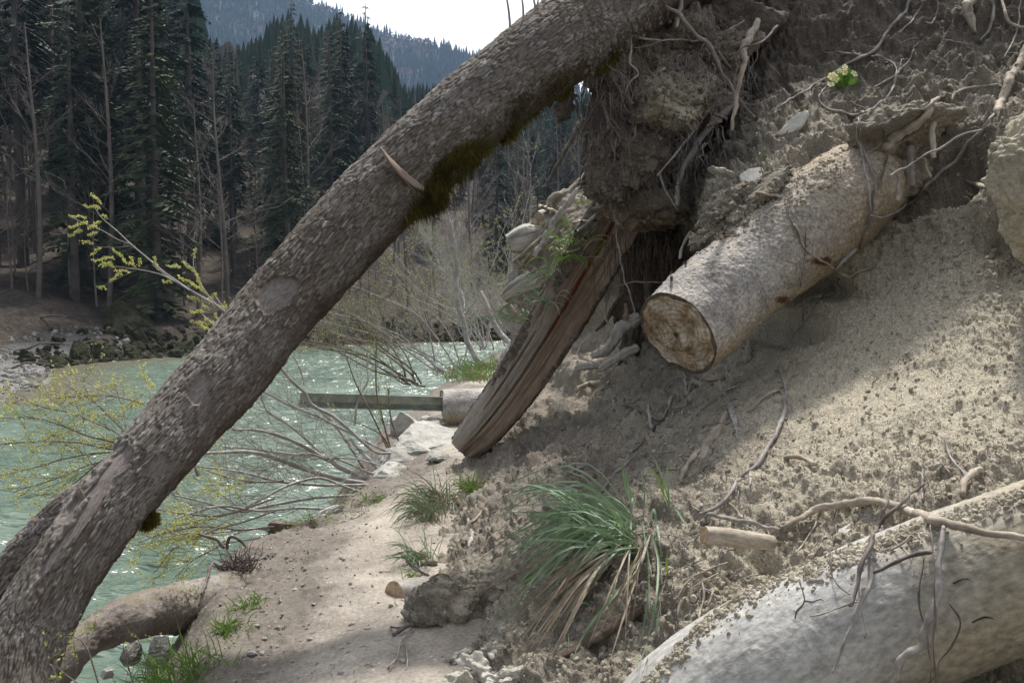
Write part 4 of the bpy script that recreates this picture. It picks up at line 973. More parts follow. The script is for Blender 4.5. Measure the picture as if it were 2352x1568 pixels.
# crusted pale log along the lower right corner
def dirt_big(V, D, s, th):
    qx, qy = project(V)
    return {'dirt': np.clip(.15 + sstep(1900, 2350, qx) * .45 + sstep(.1, -.6, D[..., 2]) * .5, 0, 1)}
big = make_log('fallen_log', [(1330, 1980, 2.75, 150), (1460, 1850, 2.72, 170), (1595, 1690, 2.68, 195), (1745, 1575, 2.64, 192), (1900, 1492, 2.6, 180), (2030, 1420, 2.56, 178), (2220, 1345, 2.5, 177), (2420, 1278, 2.42, 178), (2700, 1190, 2.3, 180)], M['biglog'],
    'massive pale log with cracked clay crust filling the lower right corner', 'log', n=560, m=300, cut0=False, lumps=.006, grain=.002, crust=.0014, seed=9, dirtf=dirt_big)
# round log stub lying across the path, steel beam beyond it
stub = make_log('cut_log', [(1022, 942, 10.2, 47), (1030, 941, 10.2, 48), (1080, 937, 10.15, 46), (1140, 934, 10.1, 44), (1190, 931, 10.1, 42)], M['log'], 'short thick grey log lying across the path behind the split trunk', 'log', n=60, m=90, cut0=True, lumps=.01, seed=21,
    dirtf=lambda V, D, s, th: {'dirt': sstep(.2, -.5, D[..., 2]) * .9})
# leaning split trunk
def split_trunk():
    e = empty('broken_tree', P(1060, 1040, 7.6), 'broken trunk split lengthwise showing red brown inner wood, leaning against the bank', 'broken trunk')
    L = [(1062, 1032, 7.6, 30), (1108, 982, 7.4, 41), (1172, 900, 7.2, 47), (1238, 800, 7.0, 52), (1302, 695, 6.75, 55), (1362, 590, 6.5, 57), (1415, 498, 6.3, 58), (1450, 430, 6.2, 54)]
    c, r = pxline(L); n, m = 300, 150
    V, D, s, th, rr, cc, t = tube_grid(c, r, n, m)
    toC = nrm(EYE - cc); sidev = nrm(np.cross(t, toC)); front = np.cross(sidev, t)      # front: towards the path side
    a = np.arctan2((D * sidev[:, None]).sum(-1), (D * front[:, None]).sum(-1))           # 0 = facing the path
    f = s / s[-1]
    prof = np.ones(a.shape)
    prof = np.where(np.abs(a) < 1.35, np.cos(1.35) / np.maximum(np.cos(a), .2) * 1.5, 1.0)
    groove = np.exp(-((a - .12 - .2 * (f[:, None] - .5)) / .20) ** 2) * .26 * sstep(.02, .2, f)[:, None] + np.exp(-((a + .62) / .13) ** 2) * .10 - np.exp(-((a + .28) / .12) ** 2) * .07 - np.exp(-((a - .5) / .1) ** 2) * .06
    R = np.minimum(prof, 1.0) - groove
    sgn = (a * 9)
    fibp = np.stack([s[:, None] * 1.1 + 0 * a, a * 7, 0 * a], -1)
    wood = sstep(1.45, 1.15, np.abs(a + .05 + fbm(fibp, .8, 3) * .35) + .45 * sstep(.55, .8, f)[:, None] * (a < 0))
    h = fbm(fibp, 1.6, 4) * .012 * wood
    hb, pl, rn, pcx = bark_relief(s, th, rr, amp=.016, seed=5, cell_s=.09)
    V = cc[:, None] + D * (rr[:, None] * R + h + (1 - wood) * (hb + .008))[..., None]
    red = np.exp(-((a - .1) / .35) ** 2) * sstep(.35, .6, f)[:, None] * .9 + .25 * np.exp(-((a - .1) / .25) ** 2)
    grey = sstep(.05, -.35, a) * .7 * sstep(.75, .45, f)[:, None] + .25
    at = {'fib': fib_attr(s, th, rr).reshape(*V.shape), 'red': np.clip(red, 0, 1), 'grey': np.clip(grey, 0, 1)}
    tube_obj('heartwood', V, M['wood'], e, attrs=at)
    # bark shell of its own on the left and back
    ii = np.where(wood.mean(0) < .5)[0]
    Vb = V + D * .004
    Fq = quads(n, m, True); wf = wood.reshape(-1); keep = (wf[Fq].max(1) < .45)
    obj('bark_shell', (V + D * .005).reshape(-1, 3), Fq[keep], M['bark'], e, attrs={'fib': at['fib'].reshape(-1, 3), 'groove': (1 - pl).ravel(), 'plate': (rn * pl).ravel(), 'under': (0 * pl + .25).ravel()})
    add_bvh(V[::4, ::4], quads(*V[::4, ::4].shape[:2], True))
    # long slat along the left edge and torn slivers
    plank('sliver', [P(1236, 700, 6.85), P(1268, 655, 6.75), P(1300, 610, 6.65), P(1335, 565, 6.55)], [.01, .022, .02, .008], 0, .006, M['wood'], e, seed=7, attrs=None)
    plank('sliver', [P(1110, 940, 7.15), P(1150, 885, 7.05), P(1205, 800, 6.9), P(1230, 760, 6.85)], [.004, .02, .02, .006], 0, .005, M['wood'], e, seed=9)
    plank('sliver', [P(1225, 740, 6.8), P(1238, 715, 6.72), P(1248, 690, 6.7)], [.004, .03, .012], 0, .006, M['bare_wood'], e, seed=12)
    return e
split_trunk()
# weathered burl on top of the split trunk
def lump(name, px_, py_, d, rx, ry, rz, label, cat, material, seed=0, n=110, rough=.3, clod=.02, holes=(), ang=0.0, attrs_f=None, parent=None, squash=None, terr=0.0, collide=True):
    u = np.linspace(0, np.pi, n); v = np.arange(2 * n) * np.pi / n
    Uu, Vv = np.meshgrid(u, v, indexing='ij')
    q = np.stack([np.sin(Uu) * np.cos(Vv), np.sin(Uu) * np.sin(Vv), np.cos(Uu)], -1)
    s = d / FPX; ax = RT * rx * s; ay = FW * rz * s; az = UP * ry * s
    ca, sa = math.cos(ang), math.sin(ang); ax, az = ax * ca + UP * rx * s * sa, az * ca - RT * ry * s * sa
    c0 = P(px_, py_, d)
    k = 1 + fbm(q, 1.2, 3, off=seed * 5.3) * rough
    V = c0 + (q[..., :1] * ax + q[..., 1:2] * ay + q[..., 2:] * az) * k[..., None]
    h = fbm(V, 5, 4, off=seed) * .03
    if clod:
        c1, r1 = voro3(V * 11 + seed); c2, r2 = voro3(V * 30 + seed); h += (.5 - c1) * clod * 1.6 * (r1 > .3) + (.5 - c2) * clod * .8 + fbm(V, 50, 2) * .003
    if terr:
        tq = V[..., 2] * 24 + V[..., 0] * 5 + fbm(V, 6, 3) * 1.4; h += ((tq - np.floor(tq)) ** 2.5) * terr
    qx_, qy_ = project(V)
    for (x, y, r, dp) in holes: h -= dp * np.exp(-((qx_ - x) ** 2 + (qy_ - y) ** 2) / r ** 2) * ((V - c0) @ FW < 0)
    V = V + q * h[..., None]
    at = {'fib': (V - c0).reshape(-1, 3)}
    if attrs_f: at.update({k_: a_.reshape(-1) for k_, a_ in attrs_f(V, q, qx_, qy_).items()})
    o = obj(name, V.reshape(-1, 3), quads(n, 2 * n, True), material, parent, attrs=at, origin=None if parent is not None else c0)
    if parent is None: tag(o, label, cat)
    if collide: add_bvh(V[::2, ::2], quads(*V[::2, ::2].shape[:2], True))
    return o
lump('burl', 1466, 484, 6.0, 80, 38, 60, 'gnarled rotten stump knob resting on top of the split trunk', 'stump', M['rotten'], seed=4, rough=.45, clod=.014, terr=.018, holes=((1412, 462, 10, .07),), ang=-.1, n=120)
def heap(name, *a, **k):
    o = lump(name, *a, **k)
    for q in ('label', 'category'):
        if q in o: del o[q]
    return tag(o, kind='structure')
hm = lambda V, q, a, b: {'humus_shade': .45 + 0 * a, 'tan': .4 + 0 * a}
heap('soil_overhang', 1690, 478, 4.76, 135, 34, 50, None, None, M['soil'], seed=75, rough=.6, clod=.035, n=130, ang=.66, attrs_f=hm)
heap('soil_overhang', 2050, 312, 4.95, 130, 48, 110, None, None, M['soil'], seed=71, rough=.5, clod=.035, n=150, ang=.35, attrs_f=hm)
heap('soil_overhang', 2062, 400, 5.15, 52, 95, 60, None, None, M['soil'], seed=73, rough=.5, clod=.035, n=110, ang=-.1, attrs_f=hm)
# uprooted root plate with its cracked clay cap
rb = empty('root_ball', P(1500, 240, 6.0), 'hanging root ball of the leaning tree capped with cracked yellowish clay', 'root ball')
def rb_attr(V, q, qx, qy):
    cl = np.exp(-(((qx - 1560) / 95) ** 2 + ((qy - 235) / 75) ** 2)); return {'humus_shade': np.clip(.85 - .9 * cl, 0, 1)}
lump('clay_cap', 1508, 245, 5.95, 165, 128, 150, None, None, M['clay'], seed=8, rough=.7, clod=.045, parent=rb, ang=-.12, n=300, terr=.014,
     holes=((1590, 225, 26, .05), (1440, 160, 30, .06), (1480, 300, 30, .05), (1640, 290, 26, .07), (1395, 230, 26, .05)), attrs_f=rb_attr)
lump('soil_mass', 1560, 110, 6.25, 200, 100, 120, None, None, M['soil'], seed=12, rough=.4, clod=.03, parent=rb, n=170, attrs_f=lambda V, q, qx, qy: {'humus_shade': np.ones(qx.shape)})
# dark matted roots below it
def matted(cx, cy, d, wx, L0, n, seed, parent, name='matted_roots', r=.0022, m_='dark_root'):
    rs = np.random.RandomState(seed); ln = []
    for k in range(n):
        a = cx + rs.normal() * wx; b = cy + rs.uniform(-40, 30); z = d + rs.normal() * .12; L_ = L0 * rs.uniform(.25, 1)
        p = P(a, b, z); k_ = 9; tt = np.linspace(0, 1, k_)
        c = p + np.stack([tt * rs.normal() * .06, tt * rs.normal() * .05, -tt * L_ / FPX * d], -1)
        c = wiggle(c, .035, 9, seed + k * 3.3); ln.append((c, np.linspace(r * rs.uniform(.6, 2), r * .4, k_)))
    v, f, a = join_tubes(ln, 4); o = obj(name, v, f, M[m_], parent, attrs={'fib': a}); tag(o, kind='stuff'); return o
matted(1400, 340, 5.95, 26, 120, 150, 3, rb)
matted(1445, 390, 6.1, 34, 110, 120, 4, rb)
matted(1570, 330, 6.2, 70, 110, 120, 5, rb)
matted(1640, 60, 6.0, 110, 120, 120, 6, rb)
matted(1375, 180, 5.8, 16, 190, 140, 8, rb)
lump('root_mass', 1478, 640, 6.9, 48, 200, 60, None, None, M['dark_root'], seed=25, rough=.5, clod=.03, parent=rb, n=110, collide=False, ang=-.15)
lump('root_mass', 1535, 520, 6.7, 40, 130, 60, None, None, M['dark_root'], seed=27, rough=.5, clod=.03, parent=rb, n=90, collide=False, ang=.1)
matted(1500, 150, 5.5, 120, 90, 160, 15, rb, m_='rootg', r=.0018)
lump('earth_clump', 1440, 330, 5.85, 95, 85, 80, None, None, M['soil'], seed=81, rough=.7, clod=.055, parent=rb, n=150, attrs_f=lambda V, q, a, b: {'humus_shade': .55 + 0 * a})
lump('earth_clump', 1580, 130, 5.75, 130, 70, 80, None, None, M['soil'], seed=83, rough=.6, clod=.055, parent=rb, n=150, attrs_f=lambda V, q, a, b: {'humus_shade': .55 + 0 * a})
matted(1620, 330, 5.6, 50, 80, 90, 16, rb, m_='rootg', r=.0018)
matted(1400, 300, 5.6, 35, 90, 90, 17, rb, m_='rootg', r=.0016)
matted(1490, 560, 6.35, 45, 190, 200, 14, rb)
# cavity backing: dark root stump body hanging in the hole
lump('root_mass', 1415, 380, 6.25, 42, 120, 60, None, None, M['dark_root'], seed=15, rough=.6, clod=.02, parent=rb, n=90, collide=False)
lump('root_mass', 1500, 352, 6.15, 40, 70, 50, None, None, M['rotten'], seed=17, rough=.6, clod=.01, parent=rb, n=80, terr=.03, collide=False)
for q, pts in enumerate([[(1384, 232, 5.55), (1393, 262, 5.55), (1398, 290, 5.56), (1386, 305, 5.58), (1380, 325, 5.6)], [(1492, 350, 5.9), (1500, 400, 5.9), (1496, 440, 5.95)]]):
    plank('splintered_root', [P(*p) for p in pts[:4]], [.008, .03, .03, .006], 0, .008, M['bare_wood'], rb, seed=20 + q, jag=.4)
print('logs', time.time() - T0)
# ------------------------------------------------------------------ roots, twigs and sticks lying on or hanging from the bank
def on_line(reg, pts, lift=.012, d=None, n=None, wig=.004, seed=0.0, r=None, sink=True):
    q = np.array([p[:2] for p in RG(reg, pts)], float); k = n or max(8, 6 * len(q)); c = catmull(q, k)
    if d is None:
        dd = np.array([depth_at(a, b) for a, b in c])
        for _ in range(3):
            e = np.concatenate([[dd[0]], dd, [dd[-1]]]); m3 = (e[:-2] + e[1:-1] + e[2:]) / 3; dd = np.minimum(m3, dd + .02)
        dd = dd - lift
        if sink: dd[0] += lift * .8; dd[-1] += lift * .8
    else: dd = np.interp(np.linspace(0, 1, k), np.linspace(0, 1, len(d)), d)
    W3 = PA(c[:, 0], c[:, 1], dd)
    sc = REG[reg][2]; rr = np.interp(np.linspace(0, 1, k), np.linspace(0, 1, len(r)), r) * sc / FPX * dd
    return wiggle(W3, wig, 14, seed + len(pts) * 2.7 + pts[0][0] * .01), rr
TW = 0
def twig(name, label, reg, pts, r, m='rootg', lift=.012, d=None, cat=None, wig=.008, seg=8, group=None, parent=None, side=0):
    global TW; TW += 1
    c, rr = on_line(reg, pts, lift, d, None, wig, TW * 1.9, r)
    V, D, s, th, r2, cc, t = tube_grid(c, rr, max(20, len(c) * 3), seg if max(rr) < .012 else 16)
    k = 1 + .22 * fbm(V, 45, 2) + .22 * fbm(V, 12, 2, off=7); V = cc[:, None] + (V - cc[:, None]) * k[..., None] + D * (fbm(V, 25, 2) * .0015)[..., None]
    o = tube_obj(name, V, M[m], parent, attrs={'fib': fib_attr(s, th, r2).reshape(*V.shape)}, origin=cc[0])
    if parent is None: tag(o, label, cat or {'root': 'root', 'twig': 'twig', 'stick': 'stick', 'branch': 'branch'}.get(name, name), group)
    if side:                                                         # fine side rootlets
        ln = []
        for q in range(side):
            i = RS.randint(2, len(cc) - 2); dv = nrm(np.cross(t[i], nrm(EYE - cc[i])) * RS.choice([-1, 1]) + t[i] * RS.uniform(-.3, 1) + RS.normal(size=3) * .3)
            L_ = RS.uniform(.03, .10); p = cc[i] + dv * np.linspace(0, 1, 7)[:, None] * L_ + np.array([0, 0, -1]) * (np.linspace(0, 1, 7)[:, None] ** 2) * L_ * .4
            ln.append((wiggle(p, .008, 30, q * 3.1 + TW), np.linspace(r2[i] * .35, .0004, 7)))
        v, f, a = join_tubes(ln, 4); so_ = obj('rootlets', v, f, M[m], o, attrs={'fib': a}); tag(so_, kind='stuff')
    return o
T_ = twig
# upper middle, around the root ball
T_('root', 'thin white rootlet dangling in front of the root ball', 'C', [(840, 0), (852, 90), (822, 200), (827, 300), (815, 400), (850, 440), (858, 472), (820, 500), (790, 572)], [8, 8, 7, 7, 5, 3], 'rootp', d=[5.35, 5.25, 5.2], side=8)
T_('root', 'wiry root hooking below the trunk end and running right over the root ball', 'C', [(700, 102), (640, 150), (700, 195), (800, 225), (900, 245), (1050, 255), (1180, 250), (1262, 262)], [4, 6, 6, 6, 5], 'rootg', d=[5.3, 5.3, 5.35, 5.5, 5.7], side=5)
T_('root', 'brown root leaving the trunk top and running right at the upper edge', 'C', [(610, -10), (760, 25), (850, 60), (1000, 78), (1100, 90), (1180, 120)], [12, 13, 11, 9], 'twigd', d=[5.2, 5.3, 5.5, 5.8])
T_('root', 'long grey brown root winding down right of the root ball to the slope', 'C', [(950, -20), (1050, 50), (1120, 90), (1180, 160), (1250, 230), (1310, 270), (1350, 350), (1390, 450), (1440, 520), (1500, 620), (1600, 742)], [11, 12, 13, 12, 9, 6], 'rootg', d=[5.4, 5.45, 5.5, 5.55, 5.55, 5.5], side=10)
T_('branch', 'pale knotty branch hanging upright right of the root ball', 'C', [(1620, 130), (1560, 240), (1530, 300), (1540, 380), (1510, 500), (1480, 640), (1450, 822)], [20, 23, 21, 16, 14, 9], 'rootp', d=[5.6, 5.45, 5.4, 5.4, 5.4])
T_('root', 'thin dark root curling across the pale knotty branch', 'C', [(1740, 165), (1640, 262), (1530, 300), (1440, 372)], [8, 7, 7, 4], 'twigd', d=[5.5, 5.35, 5.33, 5.35])
T_('root', 'short brown root stub poking down at the top edge', 'C', [(1136, -20), (1120, 100), (1104, 172)], [13, 12, 10], 'rootp', d=[5.5, 5.45])
T_('twig', 'sharply kinked grey twig in the dark hollow', 'C', [(1222, 818), (1130, 930), (1000, 1088), (1002, 1098), (1040, 1200), (1112, 1312)], [5, 8, 8, 8, 7, 5], 'rootg', d=[5.5, 5.4, 5.5], wig=.002)
T_('root', 'arched grey root curving down through the dark hollow', 'C', [(1462, 650), (1330, 780), (1240, 900), (1160, 1030), (1120, 1150), (1113, 1290)], [22, 22, 20, 16, 13], 'rootg', d=[5.75, 5.6, 5.6])
T_('root', 'second root rising steeply beside the arched grey one', 'C', [(1382, 632), (1340, 740), (1290, 830)], [12, 10, 8], 'rootg', d=[5.75, 5.65])
T_('root', 'straight root hanging under the trunk end from the top edge', 'C', [(772, -10), (755, 130), (742, 252)], [7, 7, 6], 'twigd', d=[5.25, 5.3])
T_('root', 'fine shoot standing at the mossy trunk end', 'C', [(668, -10), (676, 100)], [6, 5], 'rootp', d=[5.15, 5.15])
T_('root', 'forked pale root tuft at the top edge over the root ball', 'C', [(958, -10), (930, 60), (890, 110), (860, 130)], [8, 6, 5, 3], 'rootp', d=[5.3, 5.3], side=12)
T_('root', 'root lying along the top of the dark hollow toward the upper right', 'C', [(1530, 128), (1450, 185), (1400, 210), (1300, 245), (1200, 262)], [6, 8, 7, 5], 'rootg', d=[5.7, 5.6, 5.6], side=6)
T_('root', 'thin root sagging between the trunk end and the clay cap', 'C', [(640, 240), (700, 225), (750, 275), (830, 300), (930, 290), (1010, 262)], [8, 5, 4, 4], 'rootg', d=[5.4, 5.45, 5.5])
T_('root', 'rootlet crossing the slope edge to the right of the long winding root', 'C', [(1500, 640), (1560, 655), (1640, 640), (1740, 590)], [4, 4, 3], 'rootg', d=[5.5, 5.4])
T_('stick', 'brown stick leaning in the gap between trunk and root ball', 'C', [(512, 735), (450, 870), (380, 1000), (298, 1152)], [13, 13, 12, 11], 'twigd', d=[7.2, 8.2])
T_('root', 'dark wavy root hanging left of the root ball', 'C', [(455, 545), (470, 610), (492, 650), (485, 700), (500, 745)], [8, 7, 7, 5], 'twigd', d=[5.7, 5.8])
plank('hanging_bark', [P(1290, 200, 5.45), P(1300, 225, 5.5), P(1292, 262, 5.5), P(1283, 282, 5.5)], [.02, .07, .05, .01], 0, .01, M['dark_root'], None, seed=44, jag=.5, origin=P(1290, 200, 5.45)); tag(bpy.context.scene.objects['hanging_bark'], 'dark ragged bark flap hanging under the trunk beside the root ball', 'bark')
T_('stick', 'pale sawn stub poking from the soil above the sawn log', 'C', [(1322, 1062), (1380, 1080), (1455, 1100)], [25, 25, 24], 'silver', lift=.03, d=[4.6, 4.8])
T_('root', 'crooked pale root rising at the left end of the sawn log', 'G', [(1232, 468), (1192, 520), (1178, 570), (1168, 622)], [7, 9, 9, 8], 'rootp', d=[5.2, 5.15])
T_('twig', 'hair thin twig hanging in front of the split trunk', 'G', [(792, 380), (820, 550), (850, 720), (880, 800), (912, 932)], [3.5, 4, 4, 5], 'rootg', d=[5.9, 5.8, 5.7])
T_('twig', 'wiry twig crossing right of the split trunk', 'G', [(792, 782), (860, 760), (960, 748), (1060, 752), (1112, 728)], [3, 3, 3], 'rootg', d=[6.2, 6.0])
# debris between split trunk and sawn log
T_('root', 'thick tan root bending out of the hollow left of the sawn log', 'G', [(935, 955), (850, 1005), (790, 1092), (740, 1150), (672, 1172)], [42, 38, 33, 28, 16], 'silver', d=[5.8, 5.75, 5.8, 5.9])
T_('root', 'thick root crossing below the tan one in the hollow', 'G', [(925, 1128), (850, 1165), (780, 1205), (715, 1250)], [28, 26, 22, 20], 'silver', d=[5.7, 5.65, 5.7])
T_('stick', 'short cut stick end pointing left in the hollow', 'G', [(720, 1222), (650, 1235), (575, 1252)], [21, 21, 20], 'silver', d=[5.8, 5.8])
T_('root', 'reddish broken root stub standing in the hollow', 'G', [(858, 880), (868, 930), (862, 975)], [10, 15, 17], 'wood', d=[5.7, 5.75])
T_('root', 'slender root dropping behind the tan root', 'G', [(742, 870), (745, 950), (792, 1022)], [7, 7, 6], 'rootp', d=[5.9, 5.9])
T_('stick', 'curved pale stick lying at the lower edge of the hollow', 'G', [(722, 1322), (650, 1335), (580, 1368)], [12, 14, 13], 'rootp', lift=.02)
T_('twig', 'white forked twig in front of the thick roots', 'G', [(650, 1062), (600, 1130), (592, 1172), (690, 1212)], [4, 6, 5, 4], 'rootp', d=[5.75, 5.7, 5.7])
T_('root', 'dark root running deep in the shade behind the split trunk', 'G', [(860, 800), (800, 880), (760, 960), (690, 1030)], [12, 14, 12, 9], 'dark_root', d=[6.3, 6.3])
T_('root', 'upright dark root at the back of the hollow', 'G', [(985, 560), (1000, 660), (985, 760), (990, 860)], [26, 24, 24, 20], 'dark_root', d=[6.4, 6.2])
# slope right of centre, upper part
T_('root', 'long grey root climbing from the pale flat stone past the primrose to the top edge', 'D', [(1000, -10), (970, 80), (880, 170), (840, 230), (800, 290), (720, 350), (600, 402), (500, 480), (420, 520), (330, 580), (240, 632), (180, 680), (148, 718)], [9, 10, 10, 9, 8, 7, 6], 'rootg', lift=.03, side=8)
T_('root', 'looping thin root encircling the soil right of the primrose', 'D', [(490, 520), (440, 590), (442, 640), (500, 685), (570, 700), (630, 725), (720, 700), (800, 660), (870, 600), (900, 540), (912, 470), (910, 430), (870, 380), (820, 355), (760, 350)], [5, 6, 7, 7, 6, 5], 'rootg', lift=.03)
T_('root', 'thin root lying left above the primrose', 'D', [(470, 325), (560, 330), (640, 340), (690, 358)], [4, 6, 6], 'rootg', lift=.02)
T_('twig', 'forked dry twig at the right side of the root loop', 'D', [(1030, 310), (1000, 380), (950, 430), (915, 465), (870, 500), (768, 552)], [3, 5, 6, 6, 5], 'rootg', lift=.03)
T_('twig', 'short upright twig beside the forked dry twig', 'D', [(948, 375), (935, 430), (915, 470)], [3, 4, 5], 'rootg', lift=.03)
T_('branch', 'long grey branch slanting along the lip of the dark crevice at right', 'D', [(1540, 690), (1500, 760), (1440, 820), (1380, 880), (1300, 990), (1220, 1060), (1130, 1140), (1040, 1240), (960, 1300), (840, 1365), (745, 1350)], [9, 10, 11, 11, 10, 9, 7], 'rootg', lift=.05)
T_('root', 'thick pale root coming down from the right edge to the crevice', 'D', [(1760, 240), (1719, 330), (1690, 400), (1640, 480), (1610, 560), (1570, 640), (1560, 712)], [24, 26, 27, 26, 24, 26], 'rootp', lift=.05)
T_('root', 'thinner root spanning the mouth of the crevice', 'D', [(1450, 815), (1350, 840), (1260, 890), (1180, 940), (1100, 970), (1020, 1020), (960, 1060), (880, 1105)], [6, 7, 6, 6], 'rootg', d=[4.45, 4.5, 4.5, 4.45])
T_('stick', 'pale stick jutting from the slope near the right edge', 'D', [(1355, 1138), (1450, 1165), (1600, 1190)], [11, 16, 14], 'rootp', lift=.04)
T_('root', 'stubby grey root hanging inside the crevice', 'D', [(1160, 740), (1140, 830), (1145, 920), (1157, 992)], [20, 19, 17, 15], 'rootp', d=[4.7, 4.65])
T_('root', 'small bent root at the bottom of the crevice', 'D', [(1040, 990), (1095, 1000), (1112, 1060), (1130, 1112)], [8, 9, 9], 'rootp', d=[4.75, 4.7])
T_('root', 'root arching down beside the far end of the sawn log', 'D', [(885, 1050), (930, 1110), (938, 1200), (925, 1262)], [10, 15, 16, 12], 'rootp', d=[4.6, 4.6])
T_('root', 'broad upright root in the left part of the crevice', 'D', [(1010, 920), (1000, 1050), (1012, 1165)], [22, 22, 19], 'rootg', d=[4.85, 4.85])
T_('root', 'soil covered root along the upper lip of the crevice', 'D', [(845, 925), (900, 870), (980, 820), (1050, 770), (1130, 692)], [30, 32, 30, 24], 'rootp', lift=.03)
T_('root', 'pale forked root above the crevice running right', 'D', [(1085, 685), (1160, 630), (1240, 598), (1350, 555), (1450, 540), (1560, 528)], [9, 12, 9, 7, 5], 'rootp', lift=.03)
T_('twig', 'bright broken twig end sticking up above the crevice', 'D', [(1258, 638), (1275, 575), (1245, 540)], [8, 10, 9], 'rootp', lift=.04)
T_('root', 'pale splintered root end hanging from the top edge at right', 'D', [(1395, -20), (1368, 60), (1380, 120), (1415, 212)], [34, 34, 26, 5], 'rootp', lift=.08)
T_('root', 'grey root below the top edge right of the splintered one', 'D', [(1442, 262), (1500, 180), (1532, 60), (1520, -10)], [8, 10, 9], 'rootg', lift=.05)
T_('root', 'tan root leaving the top right corner to the right', 'D', [(1580, -10), (1612, 120), (1670, 160), (1760, 175)], [9, 10, 12], 'rootp', lift=.06)
T_('root', 'thin root sweeping down near the right edge above the thick pale root', 'D', [(1692, -10), (1680, 150), (1640, 280), (1588, 372)], [5, 5, 4], 'rootg', lift=.05)
T_('root', 'row of short roots under the top edge, longest one', 'D', [(1110, -10), (1060, 60), (1010, 140), (960, 190), (935, 205)], [6, 6, 5, 4], 'rootg', lift=.05, side=10)
T_('root', 'bent root under the top edge right of the long grey root', 'D', [(1165, -10), (1175, 60), (1140, 150), (1100, 140)], [6, 5, 4], 'rootg', lift=.05, side=6)
T_('root', 'bundle of thin roots hanging over the top of the sawn log, main strand', 'D', [(680, 745), (665, 830), (690, 930), (720, 1050), (745, 1200), (760, 1320), (768, 1440)], [5, 7, 7, 6, 5], 'rootg', lift=.025, side=6)
T_('root', 'short strand beside the main strand over the sawn log', 'D', [(690, 800), (690, 900), (740, 1000), (790, 1080), (800, 1092)], [4, 5, 4], 'rootg', lift=.03)
T_('root', 'purplish strand right of the bundle over the sawn log', 'D', [(830, 790), (852, 870), (860, 960), (830, 1120), (790, 1210), (760, 1340), (740, 1420), (690, 1560)], [4, 6, 6, 6, 5], 'twigd', lift=.03)
T_('root', 'lowest strand of the bundle wrapped on the sawn log', 'D', [(755, 1050), (788, 1160), (765, 1340)], [5, 5, 4], 'rootg', lift=.02)
T_('stick', 'small pale stick lying on top of the sawn log', 'D', [(42, 1206), (110, 1218), (192, 1240)], [7, 8, 11], 'rootp', lift=.02)
T_('twig', 'brown twig draped down the flank of the sawn log', 'D', [(228, 1258), (240, 1340), (290, 1440), (352, 1545)], [5, 5, 6], 'twigb', lift=.015)
T_('root', 'crooked root leaving the rotten spot of the sawn log to the slope', 'I', [(300, 0), (350, 60), (380, 150), (450, 210), (530, 270), (620, 320), (690, 365), (760, 330), (862, 282)], [7, 8, 9, 9, 8, 6], 'rootp', lift=.02)
T_('root', 'hair root hanging from the sawn log', 'I', [(390, 0), (382, 200), (360, 400), (366, 665)], [4, 4, 4], 'twigd', lift=.03)
T_('root', 'thin root below the sawn log heading up right', 'I', [(370, 682), (460, 580), (530, 500), (600, 470)], [5, 5, 3], 'rootg', lift=.03)
T_('root', 'thin root below the sawn log trailing down left', 'I', [(370, 682), (280, 800), (178, 955)], [5, 4, 3], 'rootg', lift=.03)
T_('stick', 'grey stick wedged in the shade under the sawn log', 'I', [(738, 168), (660, 240), (600, 298)], [14, 16, 14], 'rootg', lift=.03)
T_('root', 'pale root piece lying under the sawn log', 'I', [(330, 560), (400, 520), (500, 485)], [14, 16, 12], 'rootp', lift=.04)
T_('stick', 'pale broken stick standing just below the cut face', 'G', [(1555, 1080), (1560, 1140), (1558, 1190)], [10, 17, 14], 'rootp', lift=.05)
# middle slope
T_('branch', 'long curved brown branch lying on the sandy slope under the sawn log', 'N', [(1300, 1425), (1500, 1330), (1600, 1180), (1700, 1050), (1850, 930), (1950, 780), (2050, 590), (2090, 400), (2092, 250), (2050, 30)], [16, 18, 20, 20, 19, 17, 13], 'rootg', lift=.025)
T_('twig', 'side fork of the long curved branch', 'N', [(1748, 455), (1880, 345), (2030, 258), (2088, 310)], [9, 12, 13], 'rootp', lift=.025)
T_('stick', 'dark bent stick in the crumbly soil left of the slope centre', 'N', [(620, 345), (585, 395), (700, 432), (850, 500), (942, 562)], [10, 15, 15, 15, 14], 'twigd', lift=.035)
T_('stick', 'dark stick running down left from the bent one', 'N', [(930, 545), (860, 610), (780, 720), (640, 862)], [12, 14, 12, 8], 'twigd', lift=.03)
T_('stick', 'pale broken root crossing the dark bent stick', 'N', [(800, 405), (830, 540), (852, 625)], [16, 21, 18], 'rootg', lift=.03)
T_('stick', 'short grey twig rising right of the dark bent stick', 'N', [(940, 530), (1000, 405), (1040, 322)], [10, 13, 10], 'rootg', lift=.03)
T_('root', 'low brown root leading up from the sedge clump', 'N', [(368, 1225), (480, 1060), (600, 950), (700, 872)], [10, 13, 12, 10], 'rootg', lift=.025)
T_('root', 'root half buried at the left of the crumbly slope', 'N', [(-10, 1082), (120, 1012), (262, 952)], [10, 13, 10], 'rootg', lift=.02)
T_('stick', 'straight twig leaning under the cut face', 'N', [(1148, 100), (1160, 230), (1202, 372)], [10, 13, 11], 'rootg', lift=.05)
T_('twig', 'curved thin twig crossing under the cut face', 'N', [(1256, 120), (1180, 280), (1140, 400), (1038, 425)], [6, 8, 6], 'rootg', lift=.05)
T_('twig', 'thin straight twig slanting up right below the sawn log', 'N', [(1300, 442), (1450, 335), (1620, 225), (1805, 128)], [7, 9, 9], 'rootg', lift=.03)
T_('stick', 'fat pale stick pointing up beside the sedge flower stems', 'N', [(1100, 1112), (1160, 962), (1290, 832)], [15, 24, 26], 'rootp', lift=.03)
